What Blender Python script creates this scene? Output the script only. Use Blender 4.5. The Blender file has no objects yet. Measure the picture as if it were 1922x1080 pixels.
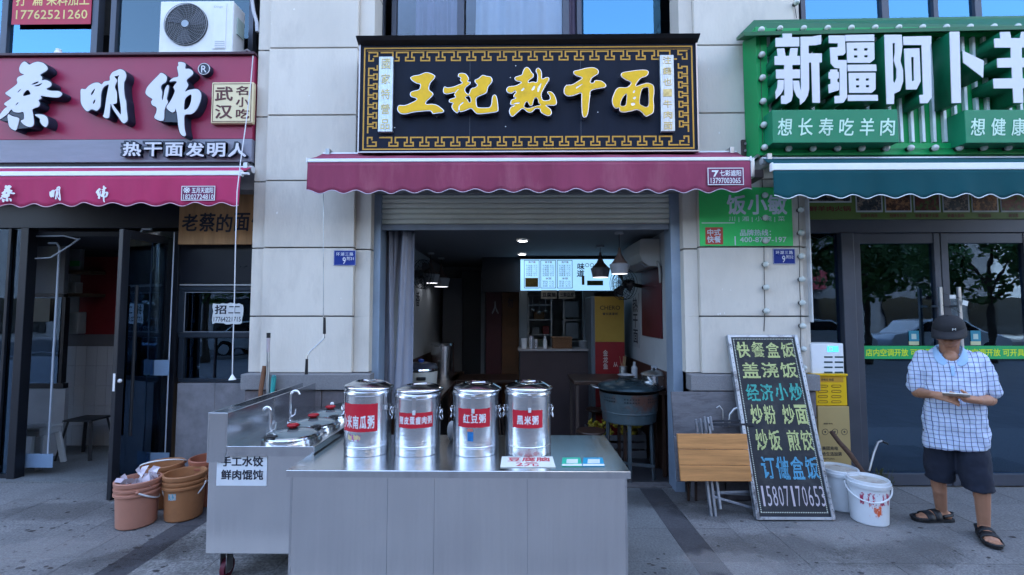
import bpy, math, random
import numpy as np
from mathutils import Vector, Matrix
R = math.radians
random.seed(7); np.random.seed(7)
S = bpy.context.scene
COL = S.collection
# ------------------------------------------------------------------ camera
CAMZ, FPX, PITCH, YAW = 1.68, 870.0, R(3.29), R(0.66)
cam = bpy.data.cameras.new('camera'); camo = bpy.data.objects.new('camera', cam); COL.objects.link(camo)
camo.location = (0, 0, CAMZ); camo.rotation_euler = (R(90) + PITCH, 0, YAW)
cam.sensor_width = 36; cam.lens = 36 * FPX / 1922; cam.clip_start = 0.05; cam.clip_end = 600
S.camera = camo
# ------------------------------------------------------------------ sky and sun
SUN_EL, SUN_AZ = R(46), R(12)          # the sun stands behind the building: the whole frontage is in open shade
w = bpy.data.worlds.new('World'); S.world = w; w.use_nodes = True
nt = w.node_tree; nt.nodes.clear()
sky = nt.nodes.new('ShaderNodeTexSky'); sky.sky_type = 'NISHITA'; sky.sun_disc = False
sky.sun_elevation = SUN_EL; sky.sun_rotation = SUN_AZ; sky.air_density = 1.0; sky.dust_density = 4.0; sky.ozone_density = 1.0
bg = nt.nodes.new('ShaderNodeBackground'); bg.inputs[1].default_value = 0.15
wo = nt.nodes.new('ShaderNodeOutputWorld')
nt.links.new(sky.outputs[0], bg.inputs[0]); nt.links.new(bg.outputs[0], wo.inputs[0])
sl = bpy.data.lights.new('sun', 'SUN'); sl.energy = 4.0; sl.angle = R(0.5); sl.color = (1, 0.95, 0.87)
so = bpy.data.objects.new('sun', sl); COL.objects.link(so); so.location = (3, 20, 30)
sd = Vector((math.sin(SUN_AZ) * math.cos(SUN_EL), math.cos(SUN_AZ) * math.cos(SUN_EL), math.sin(SUN_EL)))
so.rotation_euler = sd.to_track_quat('Z', 'Y').to_euler()
S.view_settings.view_transform = 'Standard'; S.view_settings.look = 'None'
S.view_settings.exposure = 3.25; S.view_settings.gamma = 1; S.view_settings.use_curve_mapping = False
S.cycles.max_bounces = 8; S.cycles.transparent_max_bounces = 12; S.cycles.caustics_reflective = False
S.cycles.sample_clamp_indirect = 4.0
try: S.cycles.use_denoising = True
except Exception: pass

# ------------------------------------------------------------------ a point of the place seen in direction (u, v), at a given depth or height
def ray(u, v):
    a, b = (u - 961) / FPX, (540 - v) / FPX
    Y = math.cos(PITCH) - b * math.sin(PITCH); Z = math.sin(PITCH) + b * math.cos(PITCH)
    return a * math.cos(YAW) - Y * math.sin(YAW), a * math.sin(YAW) + Y * math.cos(YAW), Z
def P(u, v, D):
    r = ray(u, v); t = D / r[1]
    return Vector((r[0] * t, D, CAMZ + r[2] * t))
def PH(u, v, h=0.0):
    r = ray(u, v); t = (h - CAMZ) / r[2]
    return Vector((r[0] * t, r[1] * t, h))
def PX(u, v, D): return P(u, v, D).x
def PZ(u, v, D): return P(u, v, D).z
def rect(u0, v0, u1, v1, D):
    um, vm = (u0 + u1) / 2, (v0 + v1) / 2
    return PX(u0, vm, D), PX(u1, vm, D), PZ(um, v1, D), PZ(um, v0, D)      # x0 x1 z0 z1

# ------------------------------------------------------------------ mesh builder
class MB:
    def __init__(s): s.v = []; s.f = []; s.sm = []
    def add(s, vs, fs, smooth=False):
        n = len(s.v); s.v += [tuple(p) for p in vs]
        for f in fs: s.f.append(tuple(i + n for i in f)); s.sm.append(smooth)
        return s
    def box(s, x0, x1, y0, y1, z0, z1):
        return s.add([(x0,y0,z0),(x1,y0,z0),(x1,y1,z0),(x0,y1,z0),(x0,y0,z1),(x1,y0,z1),(x1,y1,z1),(x0,y1,z1)],
                     [(0,3,2,1),(4,5,6,7),(0,1,5,4),(1,2,6,5),(2,3,7,6),(3,0,4,7)])
    def bpx(s, u0, v0, u1, v1, D0, D1):
        x0, x1, z0, z1 = rect(u0, v0, u1, v1, D0)
        return s.box(x0, x1, D0, D1, z0, z1)
    def obox(s, O, A, B, C_):
        O, A, B, C_ = map(Vector, (O, A, B, C_))
        vs = [O, O+A, O+A+B, O+B, O+C_, O+A+C_, O+A+B+C_, O+B+C_]
        fs = [(0,3,2,1),(4,5,6,7),(0,1,5,4),(1,2,6,5),(2,3,7,6),(3,0,4,7)]
        if A.cross(B).dot(C_) < 0: fs = [f[::-1] for f in fs]
        return s.add(vs, fs)
    def bar(s, p0, p1, w, h, up=(0,0,1)):
        p0, p1 = Vector(p0), Vector(p1); d = (p1 - p0).normalized(); up = Vector(up)
        a = d.cross(up)
        if a.length < 1e-3: a = d.cross(Vector((1,0,0)))
        a = a.normalized() * w; b = a.cross(d).normalized() * h
        return s.obox(p0 - a/2 - b/2, a, b, p1 - p0)
    def tube(s, pts, r, n=8, closed=False, cap=True, rz=1.0):
        pts = [Vector(p) for p in pts]; m = len(pts)
        rs = r if isinstance(r, (list, tuple)) else [r] * m
        vs = []; prev = None
        for i, p in enumerate(pts):
            if closed: d = pts[(i+1) % m] - pts[i-1]
            else: d = pts[min(i+1, m-1)] - pts[max(i-1, 0)]
            d.normalize()
            if prev is None:
                a = d.cross(Vector((0,0,1)))
                if a.length < .05: a = d.cross(Vector((0,1,0)))
            else: a = prev - d * prev.dot(d)
            a.normalize(); prev = a; b = d.cross(a)
            for k in range(n):
                t = 2 * math.pi * k / n
                vs.append(p + (a * math.cos(t) + b * math.sin(t) * rz) * rs[i])
        fs = []
        for i in range(m if closed else m - 1):
            j = (i + 1) % m
            for k in range(n):
                l = (k + 1) % n
                fs.append((i*n+k, i*n+l, j*n+l, j*n+k))
        s.add(vs, fs, True)
        if cap and not closed:
            s.add([vs[k] for k in range(n)], [tuple(range(n))[::-1]]); s.add([vs[(m-1)*n+k] for k in range(n)], [tuple(range(n))])
        return s
    def lathe(s, prof, c=(0,0,0), n=32, smooth=True, a0=0, a1=2*math.pi, sharp=True, ex=1.0):
        full = abs(a1 - a0 - 2*math.pi) < 1e-6; N = n if full else n + 1
        segs = [(prof[i], prof[i+1]) for i in range(len(prof)-1)] if sharp else [None]
        def ringpts(r, z): return [(c[0]+ex*r*math.cos(a0+(a1-a0)*k/n), c[1]+r*math.sin(a0+(a1-a0)*k/n), c[2]+z) for k in range(N)]
        if sharp:
            for (p, q) in segs:
                vs = ringpts(*p) + ringpts(*q)
                fs = [(k, (k+1) % N, N + (k+1) % N, N + k) for k in range(n)]
                s.add(vs, fs, smooth)
        else:
            vs = []
            for p in prof: vs += ringpts(*p)
            fs = []
            for i in range(len(prof)-1):
                fs += [(i*N+k, i*N+(k+1) % N, (i+1)*N+(k+1) % N, (i+1)*N+k) for k in range(n)]
            s.add(vs, fs, smooth)
        return s
    def disc(s, c, r, ax=(0,0,1), n=24, ry=None):
        ax = Vector(ax).normalized(); a = ax.orthogonal().normalized(); b = ax.cross(a); c = Vector(c)
        return s.add([c + a*r*math.cos(2*math.pi*k/n) + b*r*math.sin(2*math.pi*k/n) for k in range(n)], [tuple(range(n))])
    def cyl(s, p0, p1, r0, r1=None, n=16): return s.tube([p0, p1], [r0, r0 if r1 is None else r1], n)
    def ball(s, c, r, n=12, sc=(1,1,1), rot=None):
        vs = []; m = n // 2
        for i in range(m + 1):
            ph = math.pi * i / m
            for k in range(n):
                t = 2*math.pi*k/n
                q = Vector((math.sin(ph)*math.cos(t)*sc[0]*r, math.sin(ph)*math.sin(t)*sc[1]*r, math.cos(ph)*sc[2]*r))
                if rot is not None: q = rot @ q
                vs.append(Vector(c) + q)
        fs = [(i*n+k, (i+1)*n+k, (i+1)*n+(k+1) % n, i*n+(k+1) % n) for i in range(m) for k in range(n)]
        return s.add(vs, fs, True)
    def cap(s, p0, p1, r0, r1, n=12):
        p0, p1 = Vector(p0), Vector(p1); d = (p1-p0)
        if d.length < 1e-6: return s.ball(p0, max(r0, r1), n)
        d.normalize(); pts = []; rs = []
        for t in (0, 25, 50, 75): pts.append(p0 - d*r0*math.cos(R(t))); rs.append(max(r0*math.sin(R(t)), r0*.08))
        pts += [p0, p1]; rs += [r0, r1]
        for t in (75, 50, 25, 0): pts.append(p1 + d*r1*math.cos(R(t))); rs.append(max(r1*math.sin(R(t)), r1*.08))
        return s.tube(pts, rs, n)
    def chain(s, pts, rs, n=12):
        for i in range(len(pts)-1): s.cap(pts[i], pts[i+1], rs[i], rs[i+1], n)
        return s
    def loft(s, rings, cap=True, smooth=True):
        n = len(rings[0]); vs = [p for r in rings for p in r]
        fs = [(i*n+k, i*n+(k+1) % n, (i+1)*n+(k+1) % n, (i+1)*n+k) for i in range(len(rings)-1) for k in range(n)]
        s.add(vs, fs, smooth)
        if cap: s.add(rings[0], [tuple(range(n))[::-1]]); s.add(rings[-1], [tuple(range(n))])
        return s
    def prism(s, poly, axis, a, b):
        # poly of 2-d points swept along axis from a to b
        def mk(p, t):
            return {'x': (t, p[0], p[1]), 'y': (p[0], t, p[1]), 'z': (p[0], p[1], t)}[axis]
        n = len(poly)
        return s.add([mk(p, a) for p in poly] + [mk(p, b) for p in poly],
                     [tuple(range(n))[::-1], tuple(range(n, 2*n))] + [(k, (k+1) % n, n+(k+1) % n, n+k) for k in range(n)])
    def mesh(s, name):
        me = bpy.data.meshes.new(name); me.from_pydata([tuple(p) for p in s.v], [], s.f)
        me.polygons.foreach_set('use_smooth', s.sm); me.update()
        return me

def fixn(me):
    import bmesh
    b = bmesh.new(); b.from_mesh(me); bmesh.ops.recalc_face_normals(b, faces=b.faces); b.to_mesh(me); b.free()

def link(name, me, mat, parent=None, bevel=0, seg=2):
    o = bpy.data.objects.new(name, me); COL.objects.link(o)
    if mat is not None and not me.materials: me.materials.append(mat)
    if parent is not None:
        o.parent = parent
        if 'loc0' in parent.keys(): o.matrix_parent_inverse = Matrix.Translation(-Vector(parent['loc0']))
    if bevel:
        m = o.modifiers.new('bevel', 'BEVEL'); m.width = bevel; m.segments = seg; m.limit_method = 'ANGLE'; m.angle_limit = R(40)
    return o
def part(name, mb, mat, parent=None, bevel=0, seg=2, fix=False):
    me = mb if isinstance(mb, bpy.types.Mesh) else mb.mesh(name)
    if fix: fixn(me)
    return link(name, me, mat, parent, bevel, seg)
def thing(name, label, cat, loc=(0,0,0), group=None, world=True):
    o = bpy.data.objects.new(name, None); COL.objects.link(o); o.location = loc; o.empty_display_size = .1
    o['label'] = label; o['category'] = cat
    if group: o['group'] = group
    if world: o['loc0'] = tuple(loc)          # its parts are modelled in place
    return o
def tag(o, label, cat, group=None):
    o['label'] = label; o['category'] = cat
    if group: o['group'] = group
    return o
def struct(name, mb, mat, bevel=0):
    o = part(name, mb, mat, None, bevel); o['kind'] = 'structure'; return o
def kids(o): return [c for c in bpy.data.objects if c.parent == o]
def dup(o, loc=None, rotz=None, label=None, parent=None, mats=None):
    c = o.copy(); COL.objects.link(c)
    if parent is not None: c.parent = parent
    if loc is not None: c.location = loc
    if rotz is not None: c.rotation_euler = (0, 0, rotz)
    if label: c['label'] = label
    for k in kids(o):
        dup(k, parent=c, mats=mats)
    if mats and c.type == 'MESH' and c.data.materials and c.data.materials[0].name in mats:
        c.material_slots[0].link = 'OBJECT'; c.material_slots[0].material = mats[c.data.materials[0].name]
    return c

# ------------------------------------------------------------------ materials
MATS = {}
def M(name, col, rough=.6, metal=0.0, var=.12, scale=4.0, bump=0.0, bscale=60.0, stretch=(1,1,1), rvar=.08, pos=False, orand=0.0, na=.25, nb=.75, dirt=None, dscale=1.5, damt=.5, dlo=.5, dhi=.7, spec=.35, coat=0):
    if name in MATS: return MATS[name]
    m = bpy.data.materials.new(name); m.use_nodes = True; t = m.node_tree; N = t.nodes; L = t.links
    b = N['Principled BSDF']; b.inputs['Metallic'].default_value = metal
    b.inputs['Specular IOR Level'].default_value = spec
    if coat: b.inputs['Coat Weight'].default_value = coat; b.inputs['Coat Roughness'].default_value = .12
    tc = N.new('ShaderNodeTexCoord'); mp = N.new('ShaderNodeMapping'); mp.inputs['Scale'].default_value = stretch
    if pos: ge = N.new('ShaderNodeNewGeometry'); L.new(ge.outputs['Position'], mp.inputs[0])
    else: L.new(tc.outputs['Object'], mp.inputs[0])
    n1 = N.new('ShaderNodeTexNoise'); n1.inputs['Scale'].default_value = scale; n1.inputs['Detail'].default_value = 8; n1.inputs['Roughness'].default_value = .65
    L.new(mp.outputs[0], n1.inputs['Vector'])
    r = N.new('ShaderNodeMapRange'); r.inputs[1].default_value = na; r.inputs[2].default_value = nb
    r.inputs[3].default_value = 1 - var; r.inputs[4].default_value = 1 + var; L.new(n1.outputs[0], r.inputs[0])
    mul = N.new('ShaderNodeVectorMath'); mul.operation = 'SCALE'; mul.inputs[0].default_value = col[:3]; L.new(r.outputs[0], mul.inputs['Scale'])
    out = mul.outputs[0]
    if orand:
        oi = N.new('ShaderNodeObjectInfo'); ro = N.new('ShaderNodeMapRange'); ro.inputs[3].default_value = 1-orand; ro.inputs[4].default_value = 1+orand; L.new(oi.outputs['Random'], ro.inputs[0])
        m2 = N.new('ShaderNodeVectorMath'); m2.operation = 'SCALE'; L.new(out, m2.inputs[0]); L.new(ro.outputs[0], m2.inputs['Scale']); out = m2.outputs[0]
    if dirt:
        n2 = N.new('ShaderNodeTexNoise'); n2.inputs['Scale'].default_value = dscale; n2.inputs['Detail'].default_value = 10; n2.inputs['Roughness'].default_value = .7
        L.new(mp.outputs[0], n2.inputs['Vector'])
        r2 = N.new('ShaderNodeMapRange'); r2.inputs[1].default_value = dlo; r2.inputs[2].default_value = dhi; r2.inputs[4].default_value = damt
        L.new(n2.outputs[0], r2.inputs[0])
        mx = N.new('ShaderNodeMix'); mx.data_type = 'RGBA'; mx.inputs['B'].default_value = (*dirt, 1)
        L.new(r2.outputs[0], mx.inputs['Factor']); L.new(out, mx.inputs['A']); out = mx.outputs['Result']
    L.new(out, b.inputs['Base Color'])
    rr = N.new('ShaderNodeMapRange'); rr.inputs[3].default_value = max(rough - rvar, 0); rr.inputs[4].default_value = min(rough + rvar, 1)
    L.new(n1.outputs[0], rr.inputs[0]); L.new(rr.outputs[0], b.inputs['Roughness'])
    if bump:
        n3 = N.new('ShaderNodeTexNoise'); n3.inputs['Scale'].default_value = bscale; n3.inputs['Detail'].default_value = 4
        L.new(mp.outputs[0], n3.inputs['Vector'])
        bp = N.new('ShaderNodeBump'); bp.inputs['Strength'].default_value = bump; bp.inputs['Distance'].default_value = .01
        L.new(n3.outputs[0], bp.inputs['Height']); L.new(bp.outputs[0], b.inputs['Normal'])
    MATS[name] = m; return m
def EM(name, col, s):
    if name in MATS: return MATS[name]
    m = M(name, col, .5); b = m.node_tree.nodes['Principled BSDF']
    b.inputs['Emission Color'].default_value = (*col, 1); b.inputs['Emission Strength'].default_value = s
    return m
def GLASS(name, tint=(.6,.65,.68), ior=1.7, rough=0.0, wav=0.02, col=(.95,.97,1,1)):
    m = bpy.data.materials.new(name); m.use_nodes = True; t = m.node_tree; N = t.nodes; L = t.links; N.remove(N['Principled BSDF'])
    tr = N.new('ShaderNodeBsdfTransparent'); tr.inputs[0].default_value = (*tint, 1)
    gl = N.new('ShaderNodeBsdfGlossy'); gl.inputs['Roughness'].default_value = rough; gl.inputs[0].default_value = col
    fr = N.new('ShaderNodeFresnel'); fr.inputs[0].default_value = ior
    if wav:
        tc = N.new('ShaderNodeTexCoord'); n3 = N.new('ShaderNodeTexNoise'); n3.inputs['Scale'].default_value = 2.5; L.new(tc.outputs['Object'], n3.inputs[0])
        bp = N.new('ShaderNodeBump'); bp.inputs['Strength'].default_value = wav; bp.inputs['Distance'].default_value = .05
        L.new(n3.outputs[0], bp.inputs['Height']); L.new(bp.outputs[0], gl.inputs['Normal'])
    mx = N.new('ShaderNodeMixShader'); L.new(fr.outputs[0], mx.inputs[0]); L.new(tr.outputs[0], mx.inputs[1]); L.new(gl.outputs[0], mx.inputs[2])
    L.new(mx.outputs[0], N['Material Output'].inputs[0]); MATS[name] = m; return m

STONE = M('stone_cladding', (.61,.56,.49), .8, var=.10, scale=2, orand=.055, pos=True, bump=.22, bscale=45, dirt=(.38,.35,.32), dscale=1.8, damt=.6, stretch=(1,1,.35))
GRANITE = M('speckled_granite', (.20,.195,.20), .75, var=.3, scale=130, bump=.15, bscale=150)
PAV = M('paver_grey', (.175,.172,.172), .62, var=.38, na=.38, nb=.62, scale=70, pos=True, orand=.10, bump=.12, bscale=160, dirt=(.12,.115,.115), dscale=2.2, damt=.75, dlo=.48)
PAVR = M('paver_rough', (.22,.215,.21), .78, var=.42, na=.38, nb=.62, scale=50, pos=True, orand=.08, bump=.3, bscale=70, dirt=(.08,.078,.075), dscale=5, damt=.8, dlo=.45)
PAVD = M('paver_dark', (.065,.065,.072), .6, var=.32, na=.38, nb=.62, scale=70, pos=True, orand=.12, bump=.12, bscale=160, dirt=(.035,.035,.04), dscale=4, damt=.6)
PAVG = M('paver_green_grey', (.14,.148,.152), .55, var=.32, na=.38, nb=.62, scale=70, pos=True, orand=.08, bump=.1, bscale=160, dirt=(.07,.07,.075), dscale=3, damt=.6)
GROUT = M('joint_sand', (.30,.29,.28), .95, var=.2, scale=40)
DKMETAL = M('dark_aluminium', (.045,.05,.062), .42, .5, var=.15)
NAVYMETAL = M('graphite_frame', (.07,.078,.10), .45, .4, var=.12)
BLACK = M('black_paint', (.008,.009,.012), .45, var=.2)
SIGNBLACK = M('black_sign_panel', (.010,.014,.026), .6, 0.0, spec=.12, var=.2, scale=3, stretch=(3,1,.4), rvar=.12)
GOLD = M('gold_print', (.52,.27,.035), .45, .15, var=.1)
YEL = M('yellow_letter_face', (.80,.46,.0), .5, var=.1, scale=8, dirt=(.55,.30,.0), dscale=9, damt=.6)
CHROME = M('polished_edge', (.50,.48,.50), .32, 1, var=.05)
WHITE = M('white_acrylic', (.60,.60,.64), .35, var=.03)
WHITEP = M('white_plastic', (.72,.73,.74), .45, var=.06, dirt=(.5,.48,.42), damt=.25)
NAVYSIDE = M('navy_letter_side', (.012,.02,.04), .4)
MAGENTA = M('crimson_sign_panel', (.29,.020,.065), .4, var=.06, scale=2, stretch=(2,1,.6))
GREYBAND = M('grey_sign_band', (.22,.22,.27), .4, var=.1, stretch=(1,1,5))
PINKAWN = M('raspberry_awning_cloth', (.40,.028,.10), .8, var=.14, scale=2, bump=.45, bscale=3.5, stretch=(2,1,.6))
PURPAWN = M('faded_plum_awning_cloth', (.25,.050,.095), .85, spec=.15, var=.12, scale=2.5, bump=.5, bscale=3.5, dirt=(.34,.11,.15), dscale=1.6, damt=.65, stretch=(2.5,1,.6))
TEALAWN = M('dark_teal_awning_cloth', (.006,.060,.072), .85, spec=.15, var=.08, bump=.1, bscale=200)
ALU = M('white_aluminium', (.66,.67,.69), .35, .2, var=.06)
GREEN = M('green_sign_metal', (.003,.29,.08), .5, 0, var=.08)
GREEND = M('dark_green_sign_metal', (.002,.10,.035), .45, 0, var=.08)
GREENB = M('green_banner', (.01,.34,.10), .5, var=.05)
LIME = M('bright_green_board', (.05,.58,.14), .5, var=.05, dirt=(.05,.30,.10), damt=.3)
SHUT = M('shutter_grey_green', (.70,.71,.62), .5, .05, var=.08, stretch=(1,1,1))
STEEL = M('brushed_steel', (.84,.84,.84), .20, 1, var=.05, scale=40, bump=.10, bscale=60, stretch=(1,1,.03), rvar=.08, dirt=(.66,.67,.70), dscale=.9, damt=.6, dlo=.4, dhi=.8)
STEELT = M('brushed_steel_top', (.66,.67,.69), .22, 1, var=.06, scale=4, bump=.02, bscale=50, stretch=(12,1,1), rvar=.08, dirt=(.40,.41,.43), dscale=.6, damt=.5)
BARR = M('barrel_steel', (.66,.68,.71), .24, 1, var=.05, scale=3, bump=.10, bscale=14, stretch=(1,1,9), rvar=.05, dirt=(.5,.51,.53), dscale=3, damt=.4)
POLISH = M('polished_steel', (.72,.73,.75), .12, 1, var=.06, scale=5, bump=.03, bscale=6, rvar=.05, dirt=(.55,.55,.56), dscale=6, damt=.4)
DULLST = M('dull_steel', (.42,.43,.44), .4, 1, var=.15, dirt=(.16,.14,.12), dscale=6, damt=.6)
RED = M('red_label', (.50,.012,.03), .5, var=.08)
REDINK = M('red_ink', (.55,.04,.06), .6)
REDP = M('red_print', (.42,.015,.03), .55, var=.08)
BLACKPL = M('black_plastic', (.015,.015,.017), .35, var=.1)
REDPL = M('red_plastic', (.35,.008,.015), .25)
PAPER = M('white_paper', (.74,.76,.76), .7, var=.04)
INK = M('black_ink', (.015,.017,.03), .7)
TERRA = M('terracotta_plastic', (.42,.19,.13), .5, var=.07, dirt=(.30,.14,.10), dscale=5, damt=.35)
TERRA2 = M('orange_brown_plastic', (.36,.155,.065), .5, var=.09, dirt=(.22,.10,.05), dscale=5, damt=.6)
WOOD = M('warm_pine_ply', (.44,.20,.065), .6, var=.35, scale=3, bump=.1, bscale=30, stretch=(.6,1,9), dirt=(.16,.08,.035), dscale=7, damt=.75, dlo=.58, dhi=.7)
WOODSIGN = M('dull_wood_sign', (.36,.20,.09), .7, var=.3, scale=3, stretch=(5,1,.6))
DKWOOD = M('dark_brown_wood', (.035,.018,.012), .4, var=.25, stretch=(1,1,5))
WOODH = M('worn_wood_handle', (.16,.07,.035), .7, var=.2)
GREYBD = M('weathered_grey_board', (.13,.125,.135), .85, var=.25, scale=5, stretch=(1,1,4), bump=.2, bscale=40, dirt=(.05,.045,.045), dscale=4, damt=.8)
MARBLE = M('grey_marble_tile', (.21,.205,.22), .4, var=.30, scale=5, dirt=(.34,.33,.35), dscale=3.5, damt=.5)
CHARC = M('led_board_black', (.02,.022,.027), .7, var=.25, bump=.2, bscale=120, dirt=(.07,.07,.07), dscale=6, damt=.6)
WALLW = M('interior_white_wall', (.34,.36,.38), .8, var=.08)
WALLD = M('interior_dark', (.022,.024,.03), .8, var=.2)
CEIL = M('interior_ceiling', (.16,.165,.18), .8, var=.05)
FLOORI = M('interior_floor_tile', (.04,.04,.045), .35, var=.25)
CURT = M('dusty_pvc_strip', (.27,.28,.33), .5, var=.2, scale=3, stretch=(1,1,.3))
FABW = M('pale_window_curtain', (.80,.82,.88), .8, var=.05)
FABP = M('mauve_window_curtain', (.24,.19,.28), .8, var=.08)
FABB = M('blue_window_curtain', (.16,.38,.55), .8, var=.08)
GL = GLASS('storefront_glass', (.5,.55,.6), 2.4, col=(.42,.68,1,1))
GLB = GLASS('blue_tinted_window', (.5,.72,.93), 3.4, col=(.28,.66,1,1))
GLN = GLASS('clear_window', (.85,.9,.95), 1.5)
GLP = GLASS('pale_tinted_window', (.62,.78,.93), 1.9, col=(.6,.85,1,1))
GLC = GLASS('clear_pvc', (.80,.83,.86), 1.5, .12)
BULB = M('milky_bulb', (.50,.53,.50), .25, var=.1, coat=.5)
SKIN = M('skin', (.36,.175,.105), .5, var=.10, scale=14, bump=.05, bscale=120)
ASPH = M('asphalt', (.05,.05,.052), .85, var=.25, scale=60, bump=.2, bscale=200)

# ------------------------------------------------------------------ lettering
_TC = {}
def glyphs(s, bold=0.0, ext=0.0, spacing=1.0, line=1.0):
    k = (s, bold, ext, spacing, line)
    if k in _TC: return _TC[k]
    c = bpy.data.curves.new('lettering', 'FONT'); c.body = s; c.offset = bold; c.extrude = ext; c.resolution_u = 2
    c.align_x = 'CENTER'; c.space_character = spacing; c.space_line = line
    o = bpy.data.objects.new('lettering', c); COL.objects.link(o)
    dg = bpy.context.evaluated_depsgraph_get(); me = bpy.data.meshes.new_from_object(o.evaluated_get(dg))
    V = np.empty(len(me.vertices) * 3); me.vertices.foreach_get('co', V); V = V.reshape(-1, 3)
    F = [tuple(p.vertices) for p in me.polygons]
    bpy.data.objects.remove(o); bpy.data.meshes.remove(me); bpy.data.curves.remove(c)
    if len(V):
        lo, hi = V.min(0), V.max(0); V[:, 0] = (V[:, 0] - lo[0]) / max(hi[0] - lo[0], 1e-6); V[:, 1] = (V[:, 1] - lo[1]) / max(hi[1] - lo[1], 1e-6)
    _TC[k] = (V, F); return _TC[k]
def text(name, s, mat, parent, O, EX, EY, bold=.0, depth=0.0, spacing=1.0, line=1.0, shear=0.0, warp=None):
    V, F = glyphs(s, 0.0 if bold >= .008 else bold, .5 if depth else 0.0, spacing, line)
    if bold >= .008:        # heavier strokes: the same outline set five times, a little apart
        n = len([c for c in s.split('\n')[0]]) or 1; m = len(s.split('\n')); q = bold*.75; VV = []; FF = []
        for i, (a, b) in enumerate(((0, 0), (-1, -1), (1, -1), (1, 1), (-1, 1))):
            W = V.copy(); W[:, 0] = (W[:, 0] + a*q/n)*(1-2*q/n) + q/n; W[:, 1] = (W[:, 1] + b*q/m)*(1-2*q/m) + q/m
            W[:, 2] = W[:, 2] + i*(.0003/depth if depth else 0); VV.append(W); k0 = i*len(V); FF += [tuple(j+k0 for j in f) for f in F]
        if not depth:
            for i, W in enumerate(VV): W[:, 2] = i*.00015
            depth = 1.0
        V = np.concatenate(VV); F = FF
    O, EX, EY = Vector(O), Vector(EX), Vector(EY); Nn = EX.cross(EY).normalized()
    vs = []
    for x, y, z in V:
        q = O + EX * (x + shear * (y - .5)) + EY * y + Nn * (z * depth)
        vs.append(warp(q) if warp else q)
    mb = MB(); mb.add(vs, F)
    return part(name, mb, mat, parent)
def tpx(name, s, mat, parent, u0, v0, u1, v1, D, bold=.0, depth=0.0, **k):
    x0, x1, z0, z1 = rect(u0, v0, u1, v1, D)
    return text(name, s, mat, parent, (x0, D, z0), (x1-x0, 0, 0), (0, 0, z1-z0), bold, depth, **k)

def smooth_loop(pts, n=5):
    out = []; m = len(pts)
    for i in range(m):
        p0, p1, p2, p3 = [np.array(pts[(i + k) % m], float) for k in (-1, 0, 1, 2)]
        for j in range(n):
            t = j / n
            out.append(.5 * ((2*p1) + (-p0+p2)*t + (2*p0-5*p1+4*p2-p3)*t*t + (-p0+3*p1-3*p2+p3)*t**3))
    return np.array(out)
def offs(L, d):
    L = np.array(L, float); a = np.roll(L, 1, 0); b = np.roll(L, -1, 0); t = b - a
    t /= np.maximum(np.linalg.norm(t, axis=1)[:, None], 1e-9)
    area = .5 * np.sum(L[:, 0]*b[:, 1] - b[:, 0]*L[:, 1]); s = 1 if area > 0 else -1
    return L + np.stack([t[:, 1], -t[:, 0]], 1) * s * d
def cut(name, outers, holes, mat, parent, Dback, Dfront, grow=0.0, hgrow=None, sm=True, bevel=0.0):
    """extruded shape from loops given in metres (x, z): outers grow, holes shrink"""
    c = bpy.data.curves.new(name, 'CURVE'); c.dimensions = '2D'; c.fill_mode = 'BOTH'
    th = Dback - Dfront; c.extrude = max(th/2 - bevel, 0); c.bevel_depth = bevel; c.bevel_resolution = 1
    if bevel: c.offset = -bevel
    for L, g in [(l, grow) for l in outers] + [(l, -grow if hgrow is None else hgrow) for l in holes]:
        if sm: L = smooth_loop(L)
        if g: L = offs(L, g)
        sp = c.splines.new('POLY'); sp.points.add(len(L) - 1); sp.use_cyclic_u = True
        for p, q in zip(sp.points, L): p.co = (q[0], q[1], 0, 1)
    o = bpy.data.objects.new(name, c); COL.objects.link(o)
    dg = bpy.context.evaluated_depsgraph_get(); me = bpy.data.meshes.new_from_object(o.evaluated_get(dg))
    bpy.data.objects.remove(o); bpy.data.curves.remove(c)
    V = np.empty(len(me.vertices) * 3); me.vertices.foreach_get('co', V); V = V.reshape(-1, 3)
    W = np.stack([V[:, 0], (Dback + Dfront)/2 - V[:, 2], V[:, 1]], 1)
    me.vertices.foreach_set('co', W.ravel()); me.update(); me.name = name; me.materials.clear()
    return link(name, me, mat, parent)
def zl(pts, ou, ov, k, D):
    """outline read at zoom k from (ou, ov), set on the plane at depth D"""
    out = []
    for X, Y in pts:
        p = P(ou + X/k, ov + Y/k, D); out.append((p.x, p.z))
    return out

# ================================================================== THE SETTING
YF = 4.36                              # face of the stone pilasters
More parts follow.
